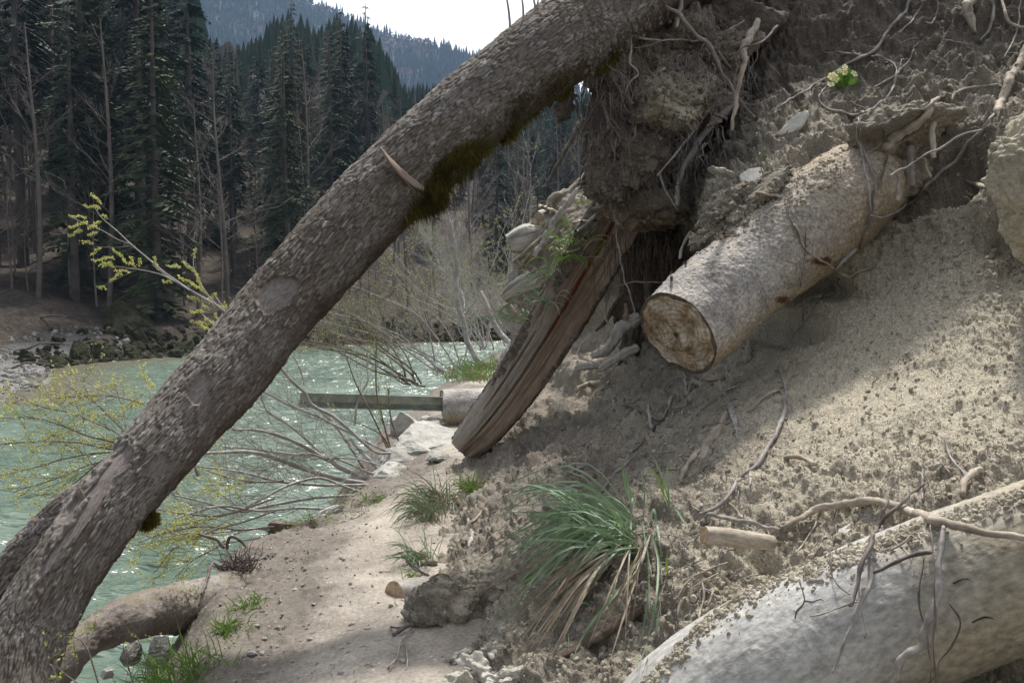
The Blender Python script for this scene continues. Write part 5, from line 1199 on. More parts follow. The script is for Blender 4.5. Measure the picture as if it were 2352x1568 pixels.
T_('twig', 'rust coloured stalk slanting across the soil', 'N', [(1060, 1160), (1180, 1075), (1352, 968)], [5, 5, 4], 'straw', lift=.03)
T_('root', 'broad tan root surfacing through the sand in mid slope', 'N', [(1560, 470), (1520, 560), (1450, 680), (1370, 790), (1290, 920)], [20, 44, 58, 60, 30], 'rootp', lift=-.008)
T_('twig', 'thin twig under the rust coloured stalk', 'N', [(1040, 1000), (1200, 965), (1350, 900), (1450, 905)], [4, 5, 3], 'rootg', lift=.02)
T_('root', 'pale rootlet with a fork below the crumbly clods', 'N', [(180, 840), (240, 890), (330, 940)], [6, 5, 4], 'rootp', lift=.02, side=4)
T_('root', 'curved white rootlet by the dark stick', 'N', [(628, 530), (655, 580), (640, 615)], [9, 9, 6], 'rootp', lift=.02)
T_('root', 'short white rootlet in the crumbly soil', 'N', [(500, 600), (522, 640), (518, 660)], [6, 6, 5], 'rootp', lift=.02)
T_('stick', 'chip of root standing at the left upper slope', 'N', [(480, 318), (482, 445)], [12, 13], 'rootg', lift=.02)
T_('twig', 'pale twig piece near the upper left slope', 'N', [(318, 310), (425, 362)], [8, 7], 'rootp', lift=.02)
T_('stick', 'short brown stick above the dark bent one', 'N', [(665, 380), (735, 330)], [14, 13], 'rootg', lift=.02)
T_('twig', 'twig lying below the long curved branch', 'N', [(1575, 1330), (1620, 1390), (1690, 1460)], [5, 9, 10], 'rootp', lift=.02)
T_('twig', 'little forked root under the curved branch', 'N', [(1205, 1325), (1260, 1350), (1305, 1388)], [5, 8, 6], 'rootp', lift=.02)
# lower right, over the big log
T_('root', 'long pale root running to the right edge above the massive log', 'J', [(200, 570), (320, 510), (420, 465), (560, 430), (760, 405), (900, 430), (1050, 480), (1250, 530), (1450, 590), (1600, 615), (1800, 632)], [14, 20, 23, 25, 27, 27, 26, 24], 'rootp', lift=.05)
T_('stick', 'dark purplish stick leaning across the long pale root', 'J', [(1120, 290), (1000, 380), (900, 480), (800, 590), (772, 680), (740, 770), (700, 870), (680, 960), (636, 1065)], [9, 12, 14, 14, 14, 13, 12], 'twigd', lift=.09)
T_('stick', 'grey stick with a pale broken tip hanging over the massive log', 'J', [(775, 770), (765, 870), (750, 950), (700, 1080), (650, 1200), (610, 1290), (550, 1440), (525, 1512)], [14, 15, 15, 15, 14, 13, 7], 'rootg', lift=.06)
T_('twig', 'dark side twig joining the hanging stick from the right', 'J', [(768, 866), (860, 830), (960, 790), (1050, 755), (1152, 728)], [10, 11, 11, 13], 'twigd', lift=.05)
T_('root', 'pale curved rootlet under the long pale root', 'J', [(790, 700), (850, 725), (940, 705), (1010, 670), (1042, 628)], [5, 7, 7, 5], 'rootp', lift=.03)
T_('root', 'straggly rootlet hanging left of the thick hanging root', 'J', [(900, 640), (980, 700), (1020, 760), (1046, 850), (1036, 955)], [5, 7, 8, 4], 'rootp', lift=.03)
T_('root', 'thick grey root hanging over the massive log to the bottom edge', 'J', [(1245, 560), (1222, 700), (1198, 850), (1190, 940), (1170, 1040), (1150, 1130), (1112, 1250), (1090, 1320), (1000, 1380), (960, 1440), (940, 1520), (900, 1620)], [16, 17, 18, 22, 26, 22, 22, 24, 24, 20], 'rootg', lift=.04)
T_('root', 'string thin root hanging straight to the bottom edge', 'J', [(1155, 560), (1160, 700), (1170, 900), (1182, 1200), (1190, 1450), (1196, 1600)], [5, 6, 6, 6], 'twigb', lift=.07)
T_('twig', 'dark twig crossing the left part of the long pale root', 'J', [(948, 240), (900, 330), (882, 430), (852, 500), (842, 602)], [4, 7, 8, 6], 'twigd', lift=.08)
T_('twig', 'short twig above the top of the leaning dark stick', 'J', [(1083, 172), (1106, 235), (1096, 330), (1102, 402)], [6, 8, 6], 'rootg', lift=.04)
T_('twig', 'slender twig slanting down right above the massive log', 'J', [(1240, -20), (1290, 120), (1350, 200), (1452, 302)], [5, 8, 6, 4], 'rootg', lift=.04)
T_('twig', 'short pale twig left of the slender slanting twig', 'J', [(1222, 140), (1292, 232)], [5, 4], 'rootp', lift=.03)
T_('root', 'curly white rootlet by the short log stub', 'J', [(148, 500), (115, 560), (125, 620), (170, 660), (222, 672)], [4, 5, 4], 'rootp', lift=.03, side=4)
T_('root', 'white rootlet hanging under the left end of the long pale root', 'J', [(418, 530), (392, 600), (350, 670), (288, 742)], [5, 5, 3], 'rootp', lift=.03)
T_('root', 'thin dark rootlet trailing down onto the massive log', 'J', [(556, 430), (530, 520), (550, 600), (540, 680), (515, 760), (525, 870), (590, 950), (642, 1004)], [4, 5, 4, 3], 'twigd', lift=.02)
T_('root', 'dark thread like root curling at the right of the massive log', 'J', [(1268, 1050), (1330, 1170), (1300, 1330), (1220, 1430), (1190, 1500), (1110, 1580)], [4, 6, 6, 6], 'twigd', lift=.03)
T_('root', 'fine dark root running down behind the thick hanging root', 'J', [(1105, 750), (1095, 900), (1100, 1100), (1140, 1250), (1160, 1400), (1170, 1580)], [4, 4, 4], 'twigd', lift=.02)
T_('stick', 'hollow pale stick end poking out above the long pale root', 'J', [(225, 128), (300, 128), (415, 170)], [17, 18, 14], 'rootp', lift=.04)
T_('root', 'thick broken root elbow near the right edge', 'J', [(1355, 372), (1368, 285), (1420, 225), (1475, 202)], [16, 24, 22, 14], 'rootp', lift=.05)
T_('twig', 'small pale stick lying in the clods at right', 'J', [(1078, 38), (1152, 10)], [7, 8], 'rootp', lift=.03)
T_('twig', 'thin pale branchlet off the hanging stick', 'J', [(690, 1052), (600, 1085), (500, 1115), (388, 1140)], [5, 6, 5, 3], 'rootp', lift=.03)
T_('root', 'string of root left of the hanging stick', 'J', [(750, 700), (720, 880), (705, 1050), (728, 1278)], [4, 5, 3], 'rootg', lift=.05)
T_('stick', 'dark flat branch resting on the short log stub', 'H', [(1245, 600), (1268, 552), (1350, 560), (1480, 590), (1600, 612), (1700, 635)], [12, 12, 12, 11, 10], 'rootg', lift=.10)
T_('root', 'root tangle left of the short log stub, upper strand', 'H', [(1165, 480), (1190, 500), (1225, 520)], [5, 7, 5], 'rootp', lift=.02)
T_('twig', 'pale twig above the short log stub', 'H', [(1400, 478), (1440, 520), (1470, 568)], [5, 8, 8], 'rootp', lift=.03)
for k, (x, y, x2, y2) in enumerate([(1390, 830, 1090, 960), (1180, 930, 1070, 1050), (1240, 950, 1215, 1180), (1130, 1050, 1070, 1230), (1330, 900, 1150, 1010), (1010, 900, 980, 1180), (1300, 1010, 1240, 1130)]):
    T_('root', ['long pale rootlet combed down through the crumbs under the log stub', 'short rootlet at the left of the combed roots', 'vertical rootlet touching the massive log', 'knobbly rootlet hanging left of the massive log', 'second combed rootlet parallel to the long one', 'rootlet hanging behind the drooping sedge blades', 'small rootlet close above the massive log'][k],
       'H', [(x, y), ((x + x2) / 2 + 12 * (-1) ** k, (y + y2) / 2 - 10), (x2, y2)], [6, 7, 3], 'rootp', lift=.02)
for pts in ([(315, 820), (320, 920), (350, 1040), (300, 1110), (290, 1160)], [(350, 1040), (400, 1045), (460, 1030), (490, 1082)], [(1420, 1180), (1500, 1150), (1560, 1160)], [(1300, 930), (1380, 900), (1440, 925)]):
    T_('crack', None, 'J', pts, [2.5, 4, 2], 'dark_root', lift=.0015, parent=big, wig=.003)
# left toe of the bank
T_('stick', 'forked grey stick lying in the crumbs beside the path', 'L', [(690, 290), (712, 370), (740, 450), (718, 500), (700, 550)], [10, 14, 17, 17, 8], 'rootg', lift=.02)
T_('stick', 'side arm of the forked grey stick by the path', 'L', [(740, 455), (780, 430), (800, 405)], [15, 13, 8], 'rootg', lift=.02)
T_('stick', 'brown root stump at the top of the toe by the grass tuft', 'L', [(590, 150), (640, 215), (690, 275)], [20, 22, 16], 'wood', lift=.03)
T_('stick', 'pale short stick end poking out over the path edge', 'L', [(342, 660), (400, 655), (455, 662)], [20, 20, 18], 'rootp', lift=.04)
T_('twig', 'dark twig crossing the path edge above the cut stub', 'L', [(232, 636), (300, 680), (350, 725), (400, 752)], [6, 9, 10], 'twigd', lift=.05)
T_('root', 'dark root hanging down beside the path below the cut stub', 'L', [(290, 1160), (215, 1235), (180, 1300), (150, 1380), (100, 1450)], [7, 8, 9, 9, 6], 'rootg', lift=.05)
T_('root', 'second root hanging beside the path bottom', 'L', [(222, 1258), (240, 1340), (240, 1400), (228, 1475)], [6, 8, 8, 5], 'rootg', lift=.03)
T_('stick', 'stubby dark twig poking left under the cut stub', 'L', [(290, 1128), (210, 1158), (135, 1195)], [12, 13, 12], 'twigd', lift=.07)
T_('stick', 'upper of the two dark twigs under the cut stub', 'L', [(280, 1125), (200, 1138), (120, 1140)], [9, 10, 8], 'twigd', lift=.08)
plank('wood_chip', [P(*RG('L', [q])[0][:2], depth_at(*RG('L', [q])[0][:2]) - .02) for q in ((845, 205), (810, 260), (770, 320), (730, 358))], [.004, .018, .02, .016], 0, .006, M['rootp'], None, seed=61, origin=P(1110, 1155, 5.8)); tag(SC.objects['wood_chip'], 'pale flat wood splinter leaning on the crumbs by the path', 'wood chip')
def slab(name, label, cat, reg, pts, w, thick, m, lift, seed, jag=.2):
    q = RG(reg, pts); c = [P(a, b, depth_at(a, b) - lift) for a, b in q]; sc = REG[reg][2] / FPX * depth_at(*q[0])
    o = plank(name, c, [x * sc for x in w], 0, thick, M[m], None, seed=seed, jag=jag, origin=c[0]); return tag(o, label, cat)
slab('wood_slab', 'dark brown rotten wood slab showing through soil below the sedge', 'wood slab', 'H', [(345, 1420), (500, 1330), (650, 1230), (790, 1150), (870, 1110)], [20, 55, 60, 50, 25], .014, 'dark_root', .006, 71)
slab('bark_flake', 'bluish pale bark flake hanging in mid slope', 'bark', 'N', [(1580, 380), (1600, 480), (1635, 600), (1646, 722)], [22, 30, 18, 4], .004, 'log', .02, 72)
slab('bark_flake', 'narrow pale flake under the long curved branch', 'bark', 'N', [(1768, 1010), (1770, 1080), (1765, 1150)], [14, 15, 4], .003, 'log', .015, 73)
slab('bark_flake', 'dark fragment stuck to the left rim of the cut face', 'bark', 'G', [(1120, 730), (1140, 680), (1180, 648), (1200, 642)], [8, 18, 14, 4], .008, 'dark_root', .1, 74)
slab('bark_flake', 'flat red brown bark piece fallen below the cut face', 'bark', 'G', [(1310, 1300), (1350, 1310), (1420, 1300)], [10, 18, 8], .01, 'wood', .03, 75)
# steel rail reaching out over the river from behind the cut log
rail = empty('steel_rail', P(700, 918, 9.6), 'greenish galvanised steel crash barrier rail sticking out over the river', 'steel rail')
A0 = P(689, 918, 9.5); A1 = P(1080, 929, 10.2); ax = nrm(A1 - A0); Lr = np.linalg.norm(A1 - A0); up = np.array([0, 0, 1.0]); up = nrm(up - ax * np.dot(up, ax)); ot = np.cross(ax, up)
prof = np.array([(.078, .03), (.078, .0), (.055, 0), (.03, .0), (.005, .0), (-.014, .0), (-.026, -.028), (-.044, -.034), (-.056, -.02), (-.066, .0), (-.078, .004), (-.078, .03)])
off = np.vstack([prof, (prof - np.array([0, .005]))[::-1]])
V = np.array([[A0 + ax * Lr * t + up * a * 1.0 + ot * b for (a, b) in off] for t in np.linspace(0, 1, 40)])
V = V + (fbm(V, 1.5, 2) * .004)[..., None] * ot
tube_obj('rail_profile', V, M['steel'], rail, smooth=False)
for x in (.11, .27):
    c = A0 + ax * x + up * .03 + ot * -.0052; th = np.arange(14) * 2 * np.pi / 14
    ring = c + .012 * (np.cos(th)[:, None] * ax + np.sin(th)[:, None] * up); rin = ring + ot * .0
    obj('bolt_hole', np.vstack([ring, ring + ot * .012]), [tuple(range(14))] + [(k, (k + 1) % 14, 14 + (k + 1) % 14, 14 + k) for k in range(14)], M['dark_root'], rail)
T_('branch', 'brown prop branch rising from the bush to the end of the rail', 'M', [(1340, 1020), (1230, 860), (1150, 740), (1080, 660), (970, 562)], [11, 10, 9, 8, 7], 'twigb', d=[8.6, 8.9, 9.4])
# rusty beam end below the bush at the path edge
q = P(672, 1216, 6.35); bx = np.array([[sx * .22, sy * .035, sz * .03] for sx in (-1, 1) for sy in (-1, 1) for sz in (-1, 1)]); bm = bmesh.new(); bmesh.ops.create_cube(bm, size=1)
bmesh.ops.scale(bm, vec=(.5, .10, .09), verts=bm.verts); bmesh.ops.bevel(bm, geom=bm.edges[:], offset=.008, segments=2, affect='EDGES'); me = bpy.data.meshes.new('beam_end'); bm.to_mesh(me); bm.free(); me.materials.append(M['dark_root'])
o = bpy.data.objects.new('beam_end', me); COL.objects.link(o); o.location = tuple(P(700, 1218, 6.3)); o.rotation_euler = (0, .05, -.15); tag(o, 'rusty square beam end under the green shoots at the path edge', 'beam')

# smaller logs
make_log('log_stub', [(1617, 1228, 2.98, 18), (1660, 1232, 3.0, 19), (1710, 1238, 3.02, 19), (1772, 1246, 3.08, 17)], M['rootp'], 'short sawn log stub with pale cut end above the massive log', 'log stub', n=60, m=48, face=M['cut_pale'], lumps=.004, grain=.003, crust=.001, seed=31, cutamp=.003)
make_log('cut_stub', [(905, 1370, 4.45, 34), (930, 1366, 4.5, 35), (985, 1360, 4.6, 35)], M['rootg'], 'small sawn stub with burnt dark spot on its cut end beside the path', 'log stub', n=40, m=60, face=M['cut_pale'], lumps=.004, grain=.002, crust=.001, seed=33, cracks=4, cutamp=.003)
make_log('split_block', [(884, 1405, 4.5, 31), (900, 1404, 4.52, 32), (960, 1400, 4.6, 30)], M['rootg'], 'half split round behind and below the small sawn stub', 'log stub', n=40, m=60, face=M['cut_pale'], lumps=.01, grain=.004, crust=.001, seed=34, cutamp=.004)
def dirt_all(V, D, s, th): return {'dirt': .9 + 0 * V[..., 0], 'humus_shade': np.clip(-.2 - D[..., 2], 0, 1)}
cr_ = empty('crusted_log', P(1020, 1420, 4.3), 'clay crusted log end bulging from the toe of the bank', 'log end')
lump('crusted_body', 1030, 1412, 4.12, 88, 98, 80, None, None, M['soil'], seed=35, rough=.25, clod=.028, n=170, ang=.15, terr=.012, parent=cr_, attrs_f=lambda V, q, a, b: {'humus_shade': np.clip(.25 - q[..., 2] * .5, 0, 1), 'tan': .25 + 0 * a})
lump('crusted_shoulder', 1130, 1370, 4.2, 90, 70, 70, None, None, M['soil'], seed=36, rough=.3, clod=.03, n=120, parent=cr_, attrs_f=lambda V, q, a, b: {'humus_shade': .3 + 0 * a, 'tan': .3 + 0 * a})
def mossy(V, D, s, th): return {'dirt': .3 * np.ones(V.shape[:2]), 'moss': .5 * sstep(.1, .9, D[..., 2])}
ml = make_log('mossy_log', [(60, 1650, 3.95, 44), (120, 1555, 4.05, 46), (185, 1480, 4.2, 48), (260, 1432, 4.4, 50), (340, 1410, 4.62, 50), (430, 1396, 4.85, 52), (510, 1384, 5.05, 57), (600, 1372, 5.28, 58), (680, 1356, 5.55, 44)], M['greylog'],
    'smooth grey brown log arching over the water behind the leaning tree', 'log', n=220, m=110, cut0=False, lumps=.025, grain=.012, crust=.003, seed=41, dirtf=mossy)
c2, r2 = pxline([(425, 1410, 4.85, 34), (445, 1440, 4.84, 26), (452, 1470, 4.82, 20), (448, 1490, 4.8, 17)]); V2, D2, s2, th2, rr2, _, _ = tube_grid(c2, r2, 50, 40)
V2, _ = log_body(V2, D2, s2, th2, rr2, .02, .004, .001); tube_obj('stub_branch', V2, M['greylog'], ml, attrs={'fib': fib_attr(s2, th2, rr2).reshape(*V2.shape)})
q = np.array([P(a, 1352 - b, d) for a, b, d in zip(RS.uniform(395, 470, 900), RS.uniform(-20, 22, 900), RS.uniform(4.55, 4.85, 900))])
lb = bvh_list[-1]
qs = []
for k in range(260):
    a, b = RS.normal(425, 34), RS.normal(1372, 26); h_ = hit(a, b, [lb])
    if h_ is not None: qs.append((h_[0], h_[1]))
fronds('moss_patch', np.array([x[0] for x in qs]), np.array([x[1] for x in qs]), .008 + .012 * RS.rand(len(qs)), .002, M['moss'], ml, drop=.1)
rc = empty('root_clump', P(540, 1285, 5.2), 'tangled clump of dark broken roots sitting on the arching log', 'root clump')
ln = []
for k in range(150):
    p = P(545 + RS.normal() * 18, 1305 + RS.normal() * 12, 5.2 + RS.normal() * .06); dv = nrm(RS.normal(size=3) + np.array([0, 0, .3])); L_ = RS.uniform(.06, .2)
    c = wiggle(p + dv * np.linspace(0, 1, 9)[:, None] * L_, .03, 12, k * 1.7); ln.append((c, np.linspace(RS.uniform(.0018, .006), .001, 9)))
v, f, a = join_tubes(ln, 5); tag(obj('broken_roots', v, f, M['twigd'], rc, attrs={'fib': a}), kind='stuff')
lump('soil_core', 560, 1312, 5.3, 40, 26, 36, None, None, M['soil'], seed=51, rough=.5, parent=rc, n=60, attrs_f=lambda V, q, a, b: {'humus_shade': np.ones(a.shape)})
T_('root', 'crooked root pointing up left from the root clump', 'E', [(1035, 945), (1000, 915), (960, 895), (912, 875)], [9, 8, 8, 5], 'twigb', d=[5.2, 5.15])
T_('root', 'broken root arching right over the root clump', 'E', [(1040, 950), (1060, 900), (1100, 915), (1130, 950)], [8, 8, 7, 4], 'twigd', d=[5.15, 5.15])
T_('root', 'dark root hanging from the clump over the log', 'E', [(980, 1010), (955, 1080), (925, 1160)], [6, 7, 5], 'twigd', d=[5.0, 4.75])

for k, (a, b, d, w, an, m_) in enumerate([(1640, 285, 5.55, .05, .3, 'rootp'), (1655, 268, 5.6, .04, -.4, 'rotten'), (1622, 262, 5.5, .05, .9, 'rotten'), (1665, 215, 5.6, .045, -.1, 'rootp'), (1615, 190, 5.6, .05, 1.2, 'rotten'), (1470, 178, 5.5, .04, 1.4, 'rotten'), (1515, 165, 5.5, .04, .5, 'clay'), (1440, 225, 5.4, .05, 2.4, 'rotten'), (1372, 205, 5.5, .05, 1.8, 'dark_root'), (1400, 395, 5.8, .06, 1.3, 'rotten'), (1350, 420, 5.8, .07, .1, 'dark_root')]):
    c0 = P(a, b, d); dv = RT * math.cos(an) + UP * math.sin(an) - FW * .2
    plank('broken_wood', [c0 - dv * w, c0 - dv * w * .3, c0 + dv * w * .4, c0 + dv * w], [.008, .022, .02, .004], 0, .008, M[m_], rb, seed=80 + k, jag=.5)
cs = []
for k in range(1500):
    f_ = RS.rand(); a = 1590 + 360 * f_ + RS.normal() * 22; b = 560 - 190 * f_ + RS.normal() * 26; h_ = hit(a, b)
    if h_ is not None and h_[2] < 5.3: cs.append(h_[0])
cs = np.array(cs); gn_scatter('soil_crumbs_on_log', cs, .002 + .013 * RS.rand(len(cs)) ** 4, M['crumb'], subdiv=2)
cs = []
for k in range(4600):
    f_ = RS.rand(); a = 1480 + 900 * f_; b = float(np.interp(a, [1490, 1600, 1750, 1960, 2150, 2352], [1560, 1440, 1335, 1260, 1190, 1125])) + RS.exponential(13) - 4; h_ = hit(a, b)
    if h_ is not None: cs.append(h_[0])
cs = np.array(cs); gn_scatter('soil_spill_on_log', cs, .002 + .011 * RS.rand(len(cs)) ** 4, M['crumb'], subdiv=2)
rs_ = np.random.RandomState(77); ln = []
for k in range(420):
    x = rs_.uniform(-2.0, -.5); y = 3.0 + rs_.rand() ** 1.5 * 7; z = float(near_surface(np.array([x]), np.array([y]))[0][0]) + .004; a = rs_.uniform(0, 6.28); L_ = rs_.uniform(.01, .07); t = np.linspace(-.5, .5, 6)[:, None]
    if abs(x + 1) < .25 and rs_.rand() < .6: continue
    ln.append((wiggle(np.array([x, y, z]) + np.array([math.cos(a), math.sin(a), 0]) * t * L_, .004, 30, k * .7), np.full(6, rs_.uniform(.0007, .0025))))
v, f, a = join_tubes(ln, 4); tag(obj('path_litter', v, f, M['rootg'], attrs={'fib': a}), kind='stuff')
cs = []
for k in range(4200):
    h_ = hit(RS.uniform(1340, 1720), RS.uniform(40, 520))
    if h_ is not None and h_[2] < 6.6: cs.append(h_[0])
cs = np.array(cs); gn_scatter('root_ball_crumbs', cs, .003 + .02 * RS.rand(len(cs)) ** 4, M['crumb_dark'], subdiv=2)
for k, (a, b, w, n_) in enumerate([(1380, 250, 20, 70), (1450, 200, 60, 90), (1560, 300, 70, 90), (1650, 200, 50, 70), (1500, 420, 60, 70)]): matted(a, b, 5.45, w, 70, n_, 30 + k, rb, m_='rootg' if k % 2 else 'twigd', r=.0016)
# fine roots everywhere: too many to count
def scatter_roots(name, n, box, Lr_, rad, m, seed, drop=.25):
    rs = np.random.RandomState(seed); ln = []
    gm = (px > box[0]) & (px < box[2]) & (py > box[1]) & (py < box[3]); g = np.argwhere(gm); pk = g[rs.choice(len(g), n)]
    for (i, j) in pk:
        p = BD[i, j]; nn = BN[i, j]; tdir = nrm(np.cross(nn, rs.normal(size=3)) + np.array([0, 0, -drop])); L_ = rs.uniform(*Lr_); t = np.linspace(0, 1, 8)[:, None]
        c = p + tdir * t * L_ + nn * (np.sin(t * np.pi) * L_ * rs.uniform(0, .25) + .004); c = wiggle(c, L_ * .14, 3.0 / L_, rs.rand() * 99); r = rs.uniform(*rad)
        ln.append((c, np.linspace(r, r * .4, 8)))
    v, f, a = join_tubes(ln, 4); return tag(obj(name, v, f, M[m], attrs={'fib': a}), kind='stuff')
scatter_roots('fine_pale_roots', 520, (1000, -60, 2420, 1350), (.03, .14), (.0006, .0022), 'rootp', 1)
scatter_roots('fine_roots_in_topsoil', 620, (1380, -60, 2420, 330), (.05, .24), (.0008, .003), 'rootg', 2, drop=.6)
scatter_roots('fine_dark_roots', 320, (1300, -60, 2000, 700), (.05, .26), (.0008, .003), 'twigd', 3, drop=.8)
scatter_roots('twig_litter', 620, (960, 880, 1750, 1450), (.02, .12), (.001, .004), 'rootg', 4, drop=.1)
scatter_roots('dark_twig_litter', 260, (960, 880, 1750, 1300), (.02, .12), (.001, .004), 'twigd', 6, drop=.1)
scatter_roots('combed_rootlets', 200, (1500, 1150, 2300, 1330), (.03, .12), (.0007, .0022), 'rootp', 5, drop=1.0)
print('roots', time.time() - T0)
# ------------------------------------------------------------------ stones
def flat_stone(label, reg, poly, lift=.02, thick=.012, m='stone', tilt=.0, name='flat_stone', cat='stone', group=None):
    """an angular slab: outline, both faces and an irregular rim"""
    q = np.array(RG(reg, poly)); c = q.mean(0); h_ = hit(*c); base = h_[0]; n0 = nrm(h_[1] + nrm(EYE - base) * .5)
    d0 = h_[2] - lift; ring = []
    for (a, b) in q:
        dr = nrm(FW + RT * ((a - 1176) / FPX) + UP * ((784 - b) / FPX)); c0 = P(*c, d0); t = np.dot(c0 - EYE, n0) / np.dot(dr, n0); ring.append(EYE + dr * t)
    ring = np.array(ring); k = len(ring); ctr = ring.mean(0); rs = np.random.RandomState(int(abs(q[0][0])))
    fine = []
    for i in range(k):
        for t in (0, .33, .66): fine.append(ring[i] * (1 - t) + ring[(i + 1) % k] * t + rs.normal(size=3) * .0015)
    ring = np.array(fine); k = len(ring)
    lay = [ring * .0 + ctr + (ring - ctr) * s + n0 * z for s, z in ((.55, thick * .75), (.9, thick * .6), (1.0, thick * .2), (1.0, -thick * .5), (.8, -thick))]
    V = np.array(lay) + (fbm(np.array(lay), 40, 3) * .002)[..., None] * n0
    return tag(tube_obj(name, V, M[m], None, smooth=False, origin=ctr), label, cat, group)
flat_stone('large pale flat stone lying on the slope below the primrose', 'D', [(172, 845), (235, 765), (300, 712), (365, 692), (372, 725), (320, 800), (240, 848)], .06, .02, 'pstone')
flat_stone('pale flat stone on the soil above the sawn log', 'C', [(1498, 1110), (1560, 1065), (1650, 1060), (1665, 1110), (1600, 1150), (1520, 1150)], .06, .022, 'pstone')
flat_stone('broad flat stone pressed into the bulge at the right edge', 'D', [(1570, 775), (1620, 740), (1700, 720), (1719, 760), (1640, 810), (1580, 815)], .015, .01, 'clay')
flat_stone('grey chip left of the massive log roots', 'J', [(565, 590), (640, 555), (655, 590), (600, 640), (570, 620)], .02, .008)
for k, (x, y, r) in enumerate([(1120, 275, 14), (1690, 290, 16), (1690, 740, 12), (1470, 215, 13), (1090, 890, 20), (350, 1215, 18), (980, 1130, 22), (620, 1110, 14), (1780, 655, 18)]):
    rg = 'I'; p = RG(rg, [(x, y)])[0]; h_ = hit(*p[:2])
    rock('pebble', h_[0], r * .3297 / FPX * h_[2], M['stone'], k, ['small pale stone high on the sandy slope', 'bluish stone near the right edge of the sandy slope', 'flat pale pebble right of the slope centre', 'splinter of stone at the upper right of the sandy slope', 'grey pebble in the middle of the sandy slope', 'round pale pebble beside the curved branch', 'largest grey pebble in the lower sandy slope', 'pale flake low on the sandy slope', 'flat dark rimmed pebble at the right edge'][k], 'stone', sq=(1.3, .8, .5))
nst = 0
for k in range(64):
    a = RS.uniform(480, 930); b = RS.uniform(1130, 1560)
    if a < 560 + (1560 - b) * .1 and RS.rand() < .5: continue
    if b < 1250 and a < 720: continue
    h_ = hit(a, b)
    if h_ is None: continue
    rock('path_stone', h_[0] + np.array([0, 0, .002]), RS.uniform(.007, .02), M['stone'], k, 'small pale stone lying loose on the trodden path', 'stone', 'small stones on the path', sq=(1.3, .9, .45)); nst += 1
for k, (x, y, r, lb) in enumerate([(1160, 1430, 26, 'pair of stones at the lower left of the path, left one'), (1205, 1430, 24, 'pair of stones at the lower left of the path, right one'), (1255, 1425, 18, 'stone right of the pair on the path'), (1195, 1520, 22, 'flat stone near the bottom edge of the path'), (840, 1390 - 0, 0, '')]):
    if not r: continue
    p = RG('E', [(x, y)])[0]; h_ = hit(*p[:2]); rock('path_stone', h_[0], r * .5 / FPX * h_[2], M['stone'], k + 2, lb, 'stone', sq=(1.2, .9, .5))
for k, (a, b, r, d, lb, sq) in enumerate([(985, 1012, 62, 9.0, 'large pale layered rock at the river side of the path', (1.1, .9, .45)), (1000, 975, 40, 10.2, 'grey rock below the cut log by the path', (1.2, .8, .5)), (940, 985, 32, 10.0, 'brownish block at the bank edge under the rail', (1, .8, .8)), (890, 1100, 44, 8.0, 'pale angular rock at the path edge beside the bush', (1, .9, .6)),
                                        (925, 1065, 52, 8.5, 'broken bedded rock between bush and path', (1.2, .8, .5)), (950, 1035, 26, 8.6, 'small pale stone lying on the bedded rocks', (1.3, 1, .4)), (752, 1180, 26, 6.5, 'narrow pale rock at the path edge by green shoots', (1.3, .6, .6)), (1166, 838, 26, 14.5, 'rough concrete block at the end of the path', (.9, .7, 1.3)),
                                        (1005, 1045, 20, 8.2, 'small grey stone on the path bend', (1.3, 1, .4))]):
    rock('rock', P(a, b + r * .12, d), 1.85 * r / FPX * d, M['stone'], k, lb, 'rock', sq=sq)
for k, (a, b, r, lb) in enumerate([(300, 1500, 40, 'dark pitted boulder at the waterline left of the grass'), (368, 1492, 44, 'grey boulder with black lichen spots at the waterline'), (410, 1500, 36, 'pale boulder under the arching log'), (440, 1545, 26, 'small boulder behind the bright grass'), (245, 1545, 22, 'low wet stone in the shallow water')]):
    d = 6.0; rock('rock', P(a, b, d), r / FPX * d, M['stone_dark'] if k < 2 else M['stone'], k + 3, lb, 'rock', sq=(1.1, .9, .75))
for k, (a, b, d, rx, ry, an, lb) in enumerate([(1045, 1515, 3.62, 34, 24, .3, 'jagged whitish clay clod left in the heap at the bottom edge'), (1100, 1545, 3.45, 46, 32, -.2, 'largest whitish clay clod under the dry sedge at the bottom edge'), (1060, 1580, 3.4, 40, 30, .1, 'clay clod cut by the bottom edge'), (1160, 1560, 3.3, 42, 26, .4, 'right clay clod of the heap at the bottom edge'), (1165, 1455, 3.75, 30, 18, .5, 'single pale clod among the dry sedge'), (1120, 1495, 3.6, 32, 20, .0, 'middle clay clod of the heap under the sedge')]):
    lump('clay_clod', a, b, d, rx, ry, ry, lb, 'clod', M['wclay'], seed=90 + k, rough=.6, clod=.03, n=80, ang=an, attrs_f=lambda V, q, x, y: {'humus_shade': np.clip(-q[..., 2] * .8, 0, 1)})
# crusted rounded mass at the right edge
def cb_attr(V, q, a, b): return {'humus_shade': np.clip(sstep(2300, 2262, a) * sstep(430, 520, b) * .9, 0, 1)}  # shadow along the bulge's lower left edge, painted as dark colour
lump('clay_bulge', 2400, 420, 4.0, 118, 165, 110, 'rounded clay crusted log end bulging at the right edge', 'log end', M['clay'], seed=61, rough=.26, clod=.035, n=220, attrs_f=cb_attr, ang=.25)

